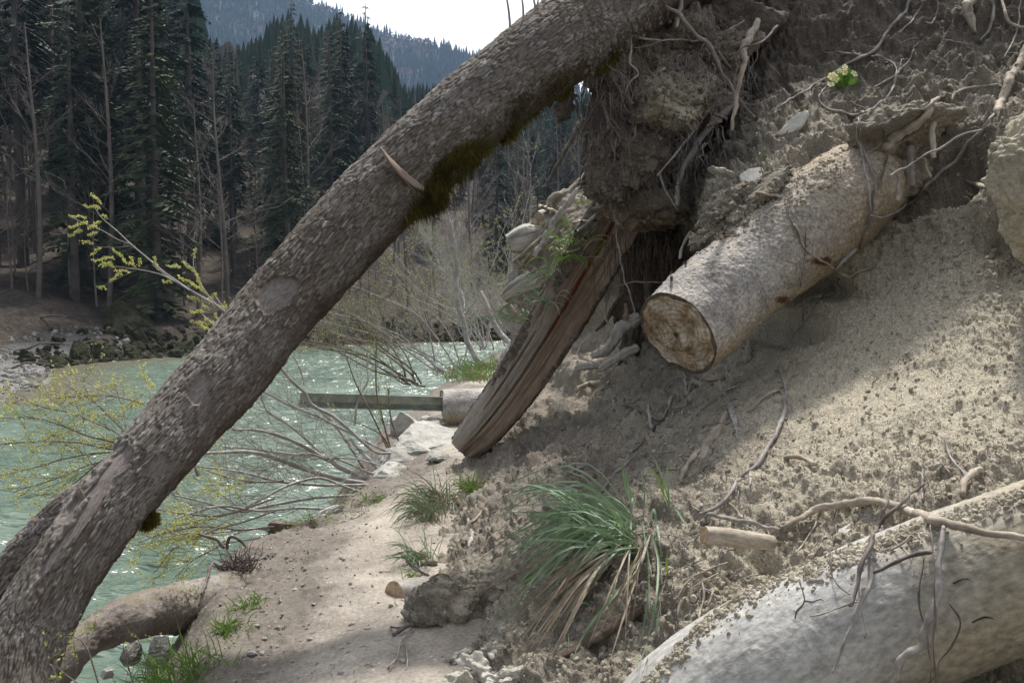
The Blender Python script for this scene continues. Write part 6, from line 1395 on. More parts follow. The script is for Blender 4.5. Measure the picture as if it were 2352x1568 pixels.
# ------------------------------------------------------------------ mound with old logs behind the split trunk
MROWS = [(930, [(1165, 13.2), (1250, 12.2), (1400, 11.0), (1600, 10.0)]), (850, [(1180, 13.2), (1260, 12.0), (1400, 11.0), (1600, 10.0)]), (800, [(1192, 13.0), (1270, 12.0), (1400, 11.0), (1600, 10.2)]),
         (740, [(1172, 12.6), (1260, 11.8), (1400, 11.0), (1600, 10.3)]), (670, [(1168, 12.6), (1260, 11.8), (1400, 11.1), (1600, 10.4)]), (600, [(1182, 12.6), (1270, 11.9), (1400, 11.3), (1600, 10.6)]),
         (540, [(1205, 12.7), (1290, 12.1), (1400, 11.6), (1600, 10.8)]), (480, [(1245, 12.8), (1320, 12.3), (1400, 11.9), (1600, 11.0)]), (435, [(1305, 12.9), (1360, 12.5), (1420, 12.1), (1600, 11.4)]), (405, [(1360, 13.2), (1400, 12.9), (1450, 12.5), (1600, 12)]), (385, [(1390, 14.5), (1420, 14.3), (1480, 14), (1600, 13.5)])]
Gm, PXm, PYm = lattice(MROWS, 10, 1600, (np.array([.15, 1.0, 0]), np.array([.5, 3.0, -.4])), (np.array([.15, 1.0, -.1]), np.array([.6, 3.0, -.9])), 3)
fm = bicubic(np.concatenate([Gm, PXm[..., None], PYm[..., None]], -1), 220, 220); MVv = fm[..., :3]
Nm = grid_normals(MVv); Nm = Nm * (-1 if (Nm * (EYE - MVv)).sum(-1).mean() < 0 else 1)
c1, r1 = voro3(MVv * 5); c2, r2_ = voro3(MVv * 14)
MVv = MVv + Nm * (fbm(MVv, 1.6, 5) * .16 + (.5 - c1) * .05 * r1 + (.5 - c2) * .05 * r2_)[..., None]
tag(obj('earth_mound', MVv, quads(220, 220)[:, ::-1], M['soil'], attrs={'humus_shade': np.full(220 * 220, .6), 'tan': np.full(220 * 220, .55)}), kind='structure')
add_bvh(MVv[::3, ::3], quads(*MVv[::3, ::3].shape[:2]))
make_log('weathered_log', [(1170, 562, 12.0, 13), (1200, 550, 12.0, 17), (1250, 536, 12.1, 15)], M['silver'], 'weathered silver log end pointing left high on the mound', 'log', n=60, m=60, grain=.02, lumps=.08, seed=3, flute=.008)
make_log('weathered_log', [(1233, 508, 12.1, 14), (1260, 503, 12.2, 14), (1290, 500, 12.3, 12)], M['silver'], 'small cut log above the weathered silver one on the mound', 'log', n=60, m=60, grain=.02, lumps=.08, seed=4)
make_log('weathered_log', [(1159, 684, 11.9, 15), (1190, 664, 11.8, 18), (1240, 636, 11.9, 15)], M['silver'], 'smooth pale log end midway up the mound', 'log', n=60, m=60, grain=.02, lumps=.08, seed=5, flute=.01)
make_log('weathered_log', [(1162, 712, 12.0, 20), (1190, 745, 11.9, 26), (1240, 785, 11.7, 26)], M['silver'], 'thick gnarled log end lowest on the mound', 'log', n=60, m=60, grain=.02, lumps=.08, seed=6, flute=.02)
T_('stick', 'bluish grey pole leaning on the grassy mound', 'G', [(692, 128), (560, 260), (460, 390), (380, 530), (342, 602)], [9, 14, 17, 17, 13], 'twigw', d=[10.6, 11.0, 11.2], wig=.02)
T_('stick', 'thin straw coloured stick below the pole on the mound', 'G', [(430, 450), (320, 545), (215, 638)], [6, 8, 7], 'rootp', lift=.08)
T_('stick', 'second thin stick lying lower on the mound', 'G', [(360, 520), (300, 610), (240, 680)], [5, 6, 5], 'rootp', lift=.08)
T_('stick', 'pale peeled stick lying level on the mound', 'G', [(560, 415), (620, 405), (690, 402)], [8, 9, 8], 'rootp', lift=.1)
T_('branch', 'crooked dead branch on the mound below the level stick', 'G', [(450, 545), (540, 490), (640, 415), (712, 350)], [7, 9, 10, 7], 'twigw', lift=.12)
T_('twig', 'hooked white twig low on the mound', 'G', [(490, 560), (540, 590), (610, 548)], [6, 7, 6], 'rootp', lift=.1)
T_('twig', 'short broken branch at the mound top', 'G', [(372, 318), (410, 335), (458, 355)], [10, 10, 12], 'rootp', lift=.1)
T_('stick', 'grey slat leaning along the edge of the split trunk', 'G', [(612, 560), (520, 665), (430, 780), (330, 930), (300, 985)], [9, 12, 12, 12, 6], 'wood', d=[7.4, 7.8], wig=.004)

# ------------------------------------------------------------------ blades, tufts, shrubs
def blade_mesh(lines):
    """lines: (pts (k,3), width, side vector) -> folded ribbons"""
    VV, FF = [], []; off = 0
    for c, w, sd in lines:
        k = len(c); t = nrm(np.gradient(c, axis=0)); s = nrm(np.cross(t, sd)); u = nrm(np.cross(s, t)); f = np.linspace(0, 1, k)
        ww = w * np.clip(np.minimum(.55 + f * 2.2, (1 - f) * 2.6), .02, 1)[:, None]
        V = np.stack([c - s * ww + u * ww * .35, c, c + s * ww + u * ww * .35], 1); VV.append(V.reshape(-1, 3)); FF.append(quads(k, 3) + off); off += k * 3
    return np.vstack(VV), np.vstack(FF)
def arc(base, d0, L, grav=1.0, k=9, bend=0):
    p = base.copy(); d = nrm(d0); out = [p.copy()]
    for i in range(k - 1):
        p = p + d * L / (k - 1); out.append(p.copy()); d = nrm(d + np.array([0, 0, -1]) * grav * .22 * (1 + i * .15))
    return np.array(out)
def tuft(name, label, px_, py_, n, L, m='grass', w=.0035, spread=.7, grav=.8, cat='grass tuft', d=None, group=None, dry=0, base_r=.02, lean=(0, 0, 0), part='blade_cluster'):
    h_ = hit(px_, py_) if d is None else (P(px_, py_, d), np.array([0, 0, 1.]), d)
    if h_ is None: return
    b0 = h_[0]; e = empty(name, b0, label, cat, group)
    def mk(n_, lo, hi):
        ln = []
        for k in range(n_):
            dv = nrm(np.array([RS.normal() * spread, RS.normal() * spread, 1.0]) + np.array(lean) + h_[1] * .3)
            ln.append((arc(b0 + np.array([RS.normal() * base_r, RS.normal() * base_r, -.01]), dv, L * RS.uniform(lo, hi), grav * RS.uniform(.5, 1.5), 8), w * RS.uniform(.6, 1.2), np.array([RS.normal(), RS.normal(), .2])))
        return blade_mesh(ln)
    v, f = mk(n, .45, 1.1); tag(obj(part, v, f, M[m], e), kind='stuff')
    if dry: v, f = mk(dry, .4, 1.0); tag(obj('dry_' + part, v, f, M['straw'], e), kind='stuff')
    return e
tuft('grass_tuft', 'bright green grass tuft on the toe of the bank right of the path', 1094, 1128, 130, .24, 'grass', .003, .8, .8, dry=60, base_r=.04)
tuft('grass_tuft', 'dark green sedge hanging over the path edge', 1012, 1165, 110, .42, 'sedge', .0035, .6, 1.2, dry=70, base_r=.05, lean=(-.5, -.3, .1))
tuft('grass_tuft', 'wispy dark grass tuft below the hanging sedge at the path edge', 992, 1195, 60, .42, 'sedge', .003, .4, 1.5, dry=70, base_r=.04, lean=(-.6, -.3, 0))
tuft('grass_tuft', 'sparse grass beside the pale stick end over the path', 970, 1290, 50, .28, 'sedge', .003, .6, 1.0, dry=14, base_r=.04, lean=(-.4, -.2, 0))
tuft('grass_tuft', 'few blades above the small sawn stub', 945, 1322, 22, .10, 'grass', .0025, .8, 1.2, base_r=.02)
tuft('grass_tuft', 'bright tuft on the arching log end by the path', 520, 1452, 90, .14, 'grass', .0028, .7, .7, dry=18, base_r=.035)
tuft('grass_tuft', 'small bright tuft higher on the crumbly edge', 560, 1400, 45, .12, 'grass', .0028, .8, .7, dry=6, base_r=.03)
tuft('grass_tuft', 'tiny tuft near the root clump', 590, 1385, 26, .10, 'grass', .0028, .8, .7, base_r=.02)
for k, (a, b) in enumerate([(400, 1560), (345, 1566), (445, 1558), (310, 1590), (380, 1590), (430, 1600), (350, 1610), (300, 1620), (460, 1530)]):
    tuft('grass_tuft', ['tallest bright grass tuft at the bottom left', 'bright grass tuft left of the tallest one at the bottom', 'bright tuft right of the tallest one at the bottom', 'leftmost bright tuft rising from the bottom edge', 'grass rising in the middle of the bottom tufts', 'right tuft cut by the bottom edge', 'grass between the bottom tufts', 'outermost grass at the left of the bottom edge', 'small tuft uphill of the bottom ones'][k], a, b, 42, .2, 'grass', .0028, .55, .6, dry=10, base_r=.06, d=None)
tuft('grass_tuft', 'grass at the foot of the pale path edge rock', 868, 1150, 50, .14, 'grass', .003, .8, 1.0, dry=30, base_r=.05)
tuft('grass_tuft', 'grass tuft under the rail near the cut log', 965, 915, 120, .30, 'grass', .005, .9, .8, dry=60, base_r=.14)
tuft('grass_tuft', 'green grass verge above the cut log', 1090, 872, 160, .32, 'grass', .006, .8, .6, dry=80, base_r=.25, d=14.0)
tuft('grass_tuft', 'green grass verge at the end of the path', 1118, 850, 160, .35, 'grass', .006, .8, .6, dry=60, base_r=.25, d=15.5)
tuft('grass_tuft', 'strawy grass below the distant shrubs', 1060, 862, 60, .35, 'straw', .006, .8, .6, dry=60, base_r=.3, d=16)
mg = [(1262, 640, 'sedge', 'long leaved dark sedge in the middle of the mound'), (1248, 700, 'sedge', 'drooping sedge low on the mound'), (1350, 470, 'grass', 'bright grass at the mound top by the pole'), (1300, 520, 'grass', 'green tuft right of the pole on the mound'), (1335, 560, 'grass', 'yellow green tuft near the split trunk top'), (1290, 575, 'sedge', 'dark tuft under the crooked branch on the mound'), (1320, 600, 'grass', 'leafy green sprout on the mound'),
      (1215, 610, 'straw', 'straw coloured grass at the left rim of the mound'), (1240, 560, 'straw', 'dry grass under the pole on the mound'), (1275, 480, 'straw', 'dry grass on the mound crest'), (1210, 740, 'sedge', 'small sedge above the lowest mound log')]
for k, (a, b, m_, lb) in enumerate(mg): tuft('grass_tuft', lb, a, b, 26, .34, m_, .005, .8, 1.1, dry=22, base_r=.08)
for k, (a, b) in enumerate([(1238, 968), (1110, 1010), (1545, 430), (1330, 1300), (1255, 990)]):
    tuft('grass_tuft', ['tiny grass seedling on the crumbly slope', 'thin grass wisp at the foot of the split trunk', 'fine dark blades at the mouth of the hollow', 'little grass under the sedge clump', 'second tiny seedling on the crumbly slope'][k], a, b, 12, .09, 'sedge', .002, .8, .8, base_r=.015)

# the big sedge clump in the middle of the bank
sg = empty('sedge_clump', P(1450, 1225, 3.3), 'big sedge clump with long blue green blades and dry brown skirt in the middle foreground', 'sedge')
def traced(reg, pts, lifts, w, m, parent, name='blade'):
    q = RG(reg, pts); c2 = catmull(np.array([a[:2] for a in q], float), 14); lf = np.interp(np.linspace(0, 1, 14), np.linspace(0, 1, len(lifts)), lifts)
    b0 = depth_at(q[0][0], q[0][1]); dd = np.array([min(depth_at(a, b), b0 + .2) for a, b in c2]); dd = np.minimum(dd, np.minimum.accumulate(dd) + .02) - lf
    V = PA(c2[:, 0], c2[:, 1], dd); sdv = nrm(EYE - V.mean(0)) + RS.normal(size=3) * .35
    v, f = blade_mesh([(V, w, sdv)]); return obj(name, v, f, M[m], parent)
HB = [[(870, 590), (830, 500), (808, 440), (800, 520), (790, 750), (772, 1000), (768, 1290)], [(905, 620), (880, 590), (868, 600), (890, 740), (920, 900), (942, 1010)], [(915, 620), (925, 520), (940, 520), (960, 640), (980, 780), (985, 960)],
      [(900, 600), (935, 700), (965, 830), (950, 1050), (900, 1300), (815, 1545)], [(905, 640), (900, 800), (905, 1000), (870, 1250), (822, 1560)], [(900, 650), (850, 850), (700, 1030), (560, 1200), (480, 1330), (420, 1500)], [(920, 640), (960, 780), (985, 940), (960, 1200), (905, 1400), (850, 1560)],
      [(870, 590), (880, 420), (872, 300), (880, 200)], [(780, 470), (765, 380), (750, 280), (728, 200)], [(800, 470), (790, 400), (770, 320), (760, 250)], [(1040, 495), (1010, 400), (960, 250), (890, 130)], [(1030, 500), (1025, 400), (1020, 260), (1035, 170)], [(1000, 480), (990, 400), (985, 300)], [(1030, 490), (980, 380), (940, 290), (900, 250)],
      [(1055, 495), (1080, 520), (1110, 570), (1140, 625)], [(1020, 905), (1015, 850), (1018, 755)], [(660, 590), (600, 470), (480, 400), (370, 350)], [(660, 600), (520, 540), (420, 470), (300, 410)], [(650, 590), (500, 500), (300, 410), (230, 300), (120, 280)],
      [(650, 600), (430, 540), (200, 530), (0, 530)], [(700, 640), (480, 600), (260, 560), (120, 545)], [(820, 740), (600, 720), (400, 700), (230, 700), (90, 760), (0, 850)], [(780, 700), (560, 640), (380, 620), (180, 680), (0, 740)], [(560, 860), (500, 850), (400, 830), (320, 850), (180, 930), (80, 1000), (0, 1080)],
      [(520, 1080), (470, 1000), (410, 990), (330, 955)], [(560, 1110), (520, 1080), (460, 1100), (420, 1200), (420, 1390)], [(540, 860), (640, 830), (720, 790), (830, 770)], [(600, 880), (620, 760), (650, 690), (670, 670)]]
for k, h_ in enumerate(HB):
    L0 = .02 if len(h_) < 5 else .0
    traced('H', h_, [0.0, .10, .16, .12, .06] if k < 7 else [0, .05, .09, .10], [.0042, .0035, .0048][k % 3], 'grass' if k in (12, 13, 15, 24) else ('sedge2' if k in (0, 1, 2, 14, 16, 17, 27) else 'sedge'), sg)
def clump(n, m, seed, reg='H', tips=None, name='blade', ws=(.0026, .0052), base=((640, 850), (560, 780))):
    rs = np.random.RandomState(seed); ln = []
    for k in range(n):
        b = (rs.uniform(*base[0]), rs.uniform(*base[1])); a = rs.uniform(*tips['ang']); L_ = rs.uniform(*tips['L'])
        dx, dy = math.cos(a) * L_, math.sin(a) * L_; mid = (b[0] + dx * .45, b[1] + dy * .45 - L_ * tips['arch'] * rs.uniform(.4, 1.2)); end = (b[0] + dx, b[1] + dy + L_ * tips['drop'] * rs.uniform(.2, 1.2))
        q = RG(reg, [b, mid, end]); c2 = catmull(np.array(q, float), 9); b0 = depth_at(*q[0]); de = min(depth_at(*q[2]), b0 + .35); mx = rs.uniform(.03, .20)
        f = np.linspace(0, 1, 9); dd = b0 * (1 - f) + (de - rs.uniform(.01, .1)) * f - np.sin(f * np.pi) * mx
        surf = np.array([depth_at(x, y) for x, y in c2]); dd = np.minimum(dd, surf - .004 * (f > .1))
        ln.append((PA(c2[:, 0], c2[:, 1], dd), rs.uniform(*ws), nrm(EYE - P(*q[1], dd[4])) + rs.normal(size=3) * .5))
    for q_, l_ in enumerate(ln):
        v, f = blade_mesh([l_]); obj(name, v, f, M['sedge2' if m == 'sedge' and q_ % 3 == 0 else m], sg)
clump(125, 'sedge', 1, tips={'ang': (2.6, 3.7), 'L': (340, 920), 'arch': .22, 'drop': .22})
clump(40, 'sedge', 2, tips={'ang': (2.2, 2.8), 'L': (300, 700), 'arch': .1, 'drop': .1})
clump(12, 'grass', 5, tips={'ang': (3.3, 4.4), 'L': (120, 300), 'arch': .05, 'drop': .0})
clump(60, 'straw', 3, tips={'ang': (2.1, 2.8), 'L': (450, 1100), 'arch': .06, 'drop': .12}, name='dry_blade')
clump(14, 'straw', 4, tips={'ang': (1.55, 2.1), 'L': (350, 850), 'arch': .03, 'drop': .05}, name='dry_blade', base=((780, 920), (640, 760)))
# primrose
pm = hit(*RG('D', [(590, 530)])[0]); pb = pm[0] + nrm(EYE - pm[0]) * .02; pr = empty('primrose', pb, 'primrose plant with pale yellow flowers growing on the bare slope', 'primrose')
def leaf(p0, p1, wd, m, parent, name='leaf', n0=None, cup=.15):
    p0, p1 = np.array(p0), np.array(p1); t = np.linspace(0, 1, 9)[:, None]; n0 = nrm(EYE - p0) if n0 is None else n0
    c = p0 * (1 - t) + p1 * t + n0 * np.sin(t * np.pi) * .012; s = nrm(np.cross(p1 - p0, n0)); w = wd * (np.sin(np.clip(t * 1.02, 0, 1) ** 1.5 * np.pi) ** .7 + .06)
    V = np.stack([c - s * w + n0 * w * cup, c - s * w * .5 + n0 * w * .03, c, c + s * w * .5 + n0 * w * .03, c + s * w + n0 * w * cup], 1); V = V + n0 * (fbm(V, 120, 2) * .0018)[..., None]
    return obj(name, V.reshape(-1, 3), quads(9, 5), M[m], parent)
def D2(x, y, lift): a, b = RG('D', [(x, y)])[0]; return P(a, b, pm[2] - lift)
for (x0, y0, x1, y1, w) in ((600, 545, 620, 420, .016), (610, 540, 560, 450, .018), (600, 545, 600, 455, .02), (620, 535, 678, 490, .016), (590, 545, 520, 500, .013), (605, 545, 640, 450, .015), (600, 548, 540, 525, .010), (570, 572, 545, 610, .010), (640, 568, 658, 575, .006), (615, 542, 590, 470, .016)):
    leaf(D2(x0, y0, .02), D2(x1, y1, .05), w, 'leafg', pr)
leaf(D2(560, 608, .02), D2(585, 590, .02), .008, 'deadleaf', pr, 'dry_leaf')
for k, (x, y, s, tl) in enumerate([(652, 462, 1.0, 0), (595, 425, .85, 1), (596, 455, .7, 2), (538, 492, 1.15, 3), (510, 478, .95, 4), (508, 532, .95, 5), (562, 445, .7, 6), (525, 470, .8, 7)]):
    c0 = D2(x, y, .075 + .01 * (k % 3)); v = nrm(EYE - c0); rs = np.random.RandomState(k); ax = nrm(v + rs.normal(size=3) * .35 + np.array([0, 0, .25])); a1 = nrm(np.cross(ax, [0, 0, 1.])); a2 = np.cross(ax, a1)
    st = catmull([D2(600, 540, .02), (D2(600, 540, .03) + c0) / 2 + np.array([0, 0, .006]), c0], 8); vv, ff, aa = join_tubes([(st, np.full(8, .0011))], 5); obj('stem', vv, ff, M['leafg'], pr, attrs={'fib': aa})
    fl = obj('flower', np.vstack([c0 + ax * .0015 + .0042 * s * (math.cos(t) * a1 + math.sin(t) * a2) for t in np.arange(10) * .6283]), [tuple(range(10))], M['eye'], pr)
    for q in range(5):
        an = q * 1.2566 + k; dr = math.cos(an) * a1 + math.sin(an) * a2; sd = np.cross(ax, dr); R_ = .024 * s
        pts = [c0 + dr * R_ * .08, c0 + dr * R_ * .45 + sd * R_ * .28, c0 + dr * R_ * .85 + sd * R_ * .42 + ax * R_ * .12, c0 + dr * R_ * 1.02 + sd * R_ * .2 + ax * .1 * R_, c0 + dr * R_ * .9 + ax * .06 * R_, c0 + dr * R_ * 1.02 - sd * R_ * .2 + ax * .1 * R_, c0 + dr * R_ * .85 - sd * R_ * .42 + ax * R_ * .12, c0 + dr * R_ * .45 - sd * R_ * .28]
        obj('petal', np.array(pts), [tuple(range(8))], M['petal'], fl)
# single leaves
for (rg, x0, y0, x1, y1, w, m_, nm, lb, ct) in (('H', 150, 950, 215, 870, .016, 'leafg', 'seedling', 'fresh green round leaf at the left of the sedge clump', 'leaf'), ('H', 1030, 265, 1090, 300, .010, 'sedge', 'seedling', 'dark narrow leaf above the sedge clump', 'leaf'), ('H', 550, 330, 600, 310, .012, 'moss', 'seedling', 'small curled olive leaf on the crumbly soil', 'leaf'), ('H', 570, 970, 640, 1000, .014, 'stone', 'seedling', 'greyish lobed leaf under the sedge', 'leaf'),
      ('H', 20, 1010 - 200, 50, 700 + 30, .012, 'clay', 'dead_leaf', 'pale dead leaf stuck to the slope left of the sedge', 'leaf'), ('L', 940, 700, 1000, 600, .016, 'clay', 'dead_leaf', 'large pale dead leaf left of the sedge clump', 'leaf'), ('D', 520, 615, 575, 600, .012, 'deadleaf', 'dead_leaf', 'brown dead leaf below the primrose', 'leaf'), ('I', 835, 830, 860, 800, .006, 'deadleaf', 'dead_leaf', 'tiny purple leaf on the sandy slope', 'leaf'), ('N', 430, 440, 470, 400, .008, 'dark_root', 'dead_leaf', 'dark curled leaf on the crumbly slope', 'leaf')):
    p, q = RG(rg, [(x0, y0), (x1, y1)]); d_ = depth_at(*p) - .02; e = leaf(P(*p, d_), P(*q, d_), w, m_, None, nm); tag(e, lb, ct)
lp = hit(1745, 430)
for nm, lb, rg, pts in (('seedling_twig', 'upright budding twig growing on the soil above the sawn log', 'D', [(86, 1200), (84, 1140), (70, 1040), (60, 900), (44, 800)]),):
    o = T_('sapling', lb, rg, pts, [6, 5, 4, 3], 'twigb', d=[4.75, 4.9]); bs = []
    for (x, y) in ((44, 800), (60, 850), (40, 855), (60, 985), (72, 985), (70, 1045), (84, 1150)):
        p = P(*RG('D', [(x, y)])[0], 4.82); leaf(p, p + RS.normal(size=3) * .006 + np.array([.004, 0, .014]), .004, 'leafg', o, 'bud')

# shrubs with buds / catkins
def buds_at(name, pts, size, m, parent, kind='stuff', n=1):
    pts = np.repeat(np.asarray(pts), n, 0); k = len(pts); d = nrm(RS.normal(size=(k, 3)) + np.array([0, 0, .5])); s = nrm(np.cross(d, RS.normal(size=(k, 3)))); z = size * RS.uniform(.6, 1.4, (k, 1))
    c = pts + RS.normal(size=(k, 3)) * size * .3
    V = np.stack([c, c + d * z * .5 + s * z * .35, c + d * z, c + d * z * .5 - s * z * .35, c + d * z * .45 + np.cross(d, s) * z * .35], 1).reshape(-1, 3); i = np.arange(k)[:, None] * 5
    F = np.concatenate([i + np.array([[0, 1, 4]]), i + np.array([[1, 2, 4]]), i + np.array([[2, 3, 4]]), i + np.array([[3, 0, 4]])])
    return tag(obj(name, V, F, M[m], parent, smooth=False), kind=kind)
def shrub(name, label, mains, seed, m='twigw', cat='shrub', ntw=5, tl=(.2, .6), bud='bud', bs=.012, bstep=1, tw_r=.0022, up=.25, sub=3, mainname='branch', gx=0.0, budmain=False, cap=99999, bn=1):
    """mains: list of (pts world (k,3), radii). Grows side twigs with buds on them."""
    rs = np.random.RandomState(seed); e = empty(name, mains[0][0][0], label, cat); tw = []; bp = []
    for c, r in mains:
        v, f, a = join_tubes([(c, r)], 7); obj(mainname, v, f, M[m], e, attrs={'fib': a})
        L = np.linalg.norm(np.diff(c, axis=0), axis=1).sum(); nt = int(ntw * L * 3) + 2
        for k in range(nt):
            i = rs.randint(max(1, len(c) // 5), len(c) - 1); t = nrm(c[i] - c[i - 1]); dv = nrm(t * .9 + rs.normal(size=3) * .55 + np.array([gx, 0, up])); Lt = rs.uniform(*tl) * (1.2 - .6 * i / len(c))
            k_ = 8; tt = np.linspace(0, 1, k_)[:, None]; cc = wiggle(c[i] + dv * tt * Lt + np.array([0, 0, .1 * up]) * tt ** 2, .02 + Lt * .05, 3, rs.rand() * 99)
            tw.append((cc, np.linspace(tw_r, tw_r * .35, k_))); bp.extend(cc[2::bstep])
            for q in range(sub):
                j = rs.randint(2, k_ - 1); dv2 = nrm(dv + rs.normal(size=3) * .6 + np.array([0, 0, up])); L2 = Lt * rs.uniform(.2, .5); c3 = cc[j] + dv2 * np.linspace(0, 1, 5)[:, None] * L2
                tw.append((c3, np.linspace(tw_r * .6, tw_r * .25, 5))); bp.extend(c3[1::bstep])
        if budmain: bp.extend(c[len(c) // 3:])
    v, f, _ = join_tubes(tw, 3); tag(obj('twigs', v, f, M[m], e), kind='stuff')
    bp = np.array(bp)
    if len(bp) > cap: bp = bp[rs.choice(len(bp), cap, replace=False)]
    if bud: buds_at('buds' if bud == 'bud' else 'catkins', bp, bs, bud, e, n=bn)
    return e
def mline(reg, pts, r, d, n=None, wig=.01, seed=0):
    q = catmull(np.array(RG(reg, pts), float), n or 8 * len(pts)); dd = np.interp(np.linspace(0, 1, len(q)), np.linspace(0, 1, len(d)), d); rr = np.interp(np.linspace(0, 1, len(q)), np.linspace(0, 1, len(r)), r) * REG[reg][2] / FPX * dd
    return wiggle(PA(q[:, 0], q[:, 1], dd), wig, 3, seed + pts[0][0]), rr
# bush leaning out over the water at the path edge
mains = [mline('M', p, r, d) for p, r, d in (
    ([(1330, 1105), (1100, 1060), (900, 1000), (700, 930), (500, 885), (300, 890), (180, 892)], [14, 15, 14, 12, 10, 7], [7.9, 7.6, 7.0, 6.6]),
    ([(1400, 1100), (1250, 1035), (1050, 930), (870, 830), (720, 770), (560, 735), (400, 725)], [14, 13, 11, 9, 6], [8.0, 7.8, 7.3, 7.0]),
    ([(1420, 1010), (1340, 930), (1260, 840), (1225, 790)], [12, 12, 10, 9], [8.2, 8.3]),
    ([(1500, 890), (1400, 880), (1250, 760), (1100, 640), (960, 560), (900, 470), (800, 380), (700, 260)], [8, 9, 10, 10, 9, 8], [8.4, 8.2, 8.0, 7.8]),
    ([(1500, 890), (1300, 790), (1100, 690), (960, 620), (800, 560), (620, 460)], [7, 7, 6, 5], [8.4, 8.2, 8.0]),
    ([(1400, 1110), (1150, 1115), (900, 1105), (750, 1090), (640, 1070), (450, 1020), (150, 980)], [8, 9, 9, 7, 5], [7.8, 7.2, 6.6]),
    ([(1400, 1180), (1100, 1190), (850, 1220), (600, 1265), (450, 1290), (200, 1230), (0, 1190)], [9, 9, 9, 7, 5], [7.4, 6.9, 6.3]),
    ([(1100, 1275), (850, 1270), (600, 1290), (350, 1262), (150, 1300), (0, 1345)], [8, 8, 7, 5], [7.0, 6.6, 6.2]),
    ([(900, 1400), (760, 1410), (560, 1420), (300, 1440), (0, 1455)], [7, 7, 6, 4], [6.6, 6.3, 6.0]),
    ([(1400, 1200), (1200, 1130), (1000, 1070), (800, 1110), (560, 1230), (300, 1330), (0, 1400)], [7, 8, 8, 7, 5], [7.6, 7.0, 6.4]),
    ([(1420, 1060), (1150, 940), (1000, 910), (850, 905), (640, 880), (520, 865), (330, 850)], [6, 7, 6, 5, 4], [8.0, 7.6, 7.2]),
    ([(1440, 980), (1240, 935), (1050, 930), (880, 900), (640, 1000), (480, 1100)], [5, 5, 4, 3], [8.1, 7.6, 7.2]),
    ([(1400, 1090), (1150, 1000), (980, 860), (800, 700), (650, 600), (600, 500)], [6, 6, 5, 4], [8.0, 7.8, 7.4]))]
shrub('willow_bush', 'sprawling bare willow bush whose long silvery branches reach over the water from the path edge', [(c, r * 1.25) for c, r in mains], 3, 'twigw', ntw=4.6, tl=(.25, .85), bs=.011, tw_r=.0028, up=.12, sub=3, gx=-.35, cap=2200)
mains = [mline('M', p, r, d) for p, r, d in (([(1510, 890), (1440, 640), (1400, 420), (1405, 60)], [8, 6, 5, 3], [8.6, 8.7]), ([(1500, 890), (1340, 560), (1250, 380), (1180, 200), (1130, 120)], [7, 6, 5, 3], [8.6, 8.9]), ([(1560, 800), (1510, 640), (1485, 440)], [7, 6, 4], [8.8, 8.8]), ([(1500, 860), (1440, 760), (1330, 700), (1180, 650)], [6, 5, 3], [8.5, 8.4]), ([(1500, 880), (1470, 740), (1430, 640)], [5, 4, 3], [8.6, 8.6]))]
shrub('twiggy_shoots', 'dark upright shoots standing in front of the steel rail', mains, 5, 'twigb', ntw=2.5, tl=(.15, .5), bs=.012, tw_r=.002, up=.5, sub=2, cap=500)
mains = [mline('M', p, r, d) for p, r, d in (([(1250, 700), (1270, 560), (1300, 470), (1345, 380), (1335, 270), (1370, 180)], [8, 8, 7, 6, 4], [9.6, 10]), ([(770, 170), (840, 240), (880, 340), (898, 420)], [5, 5, 4], [8.6, 8.6]))]
shrub('twiggy_shoots', 'crooked pale shoot rising behind the steel rail', mains, 6, 'twigw', ntw=3, tl=(.15, .5), bs=.014, tw_r=.002, up=.4, sub=2, cap=400)
# pale shrubs and small tree at the river bend
def wild(base, h, seed, n, lean, spread=.5, k=14, r=.02):
    rs = np.random.RandomState(seed); out = []
    for q in range(n):
        d0 = nrm(np.array([lean[0] + rs.normal() * spread, lean[1] + rs.normal() * spread * .6, 1.0])); L = h * rs.uniform(.6, 1.1); p = np.array(base) + np.array([rs.normal() * .15, rs.normal() * .15, 0])
        t = np.linspace(0, 1, k)[:, None]; c = p + d0 * t * L + np.array([lean[0] * .5, lean[1] * .5, -.15]) * (t ** 2) * L; out.append((wiggle(c, .06 * h, 1.1, rs.rand() * 99), np.linspace(r, r * .2, k)))
    return out
tm = [mline('O', [(1110, 850), (1088, 812), (1074, 780), (1062, 730), (1052, 690), (1048, 640), (1044, 580), (1036, 520), (1024, 470)], [8.5, 7, 6.5, 6, 5, 3, 1.5], [16.5, 17.0], wig=.03)]
tm += [(c, r) for c, r in wild(P(1050, 640, 17), 1.3, 8, 9, (0, 0), .9, r=.013)] + [(c, r) for c, r in wild(P(1062, 720, 17), 1.2, 18, 8, (-.2, 0), 1.2, r=.012)]
shrub('young_tree', 'slender pale barked young tree at the river bend with a web of white twigs', tm, 8, 'twigw', cat='young tree', ntw=3.6, tl=(.25, .8), bs=.017, tw_r=.0038, up=.3, sub=3, cap=600)
tm = [mline('O', [(1192, 830), (1168, 790), (1135, 746), (1119, 707), (1105, 670)], [8, 7, 6, 4], [15.5, 16.2], wig=.03)] + wild(P(1150, 760, 16), 1.6, 28, 6, (-.3, 0), .7, r=.012)
shrub('young_tree', 'leaning grey young tree beside the mound logs', tm, 9, 'twigw', cat='young tree', ntw=3.6, tl=(.25, .8), bs=.02, tw_r=.0035, up=.3, sub=3, cap=600)
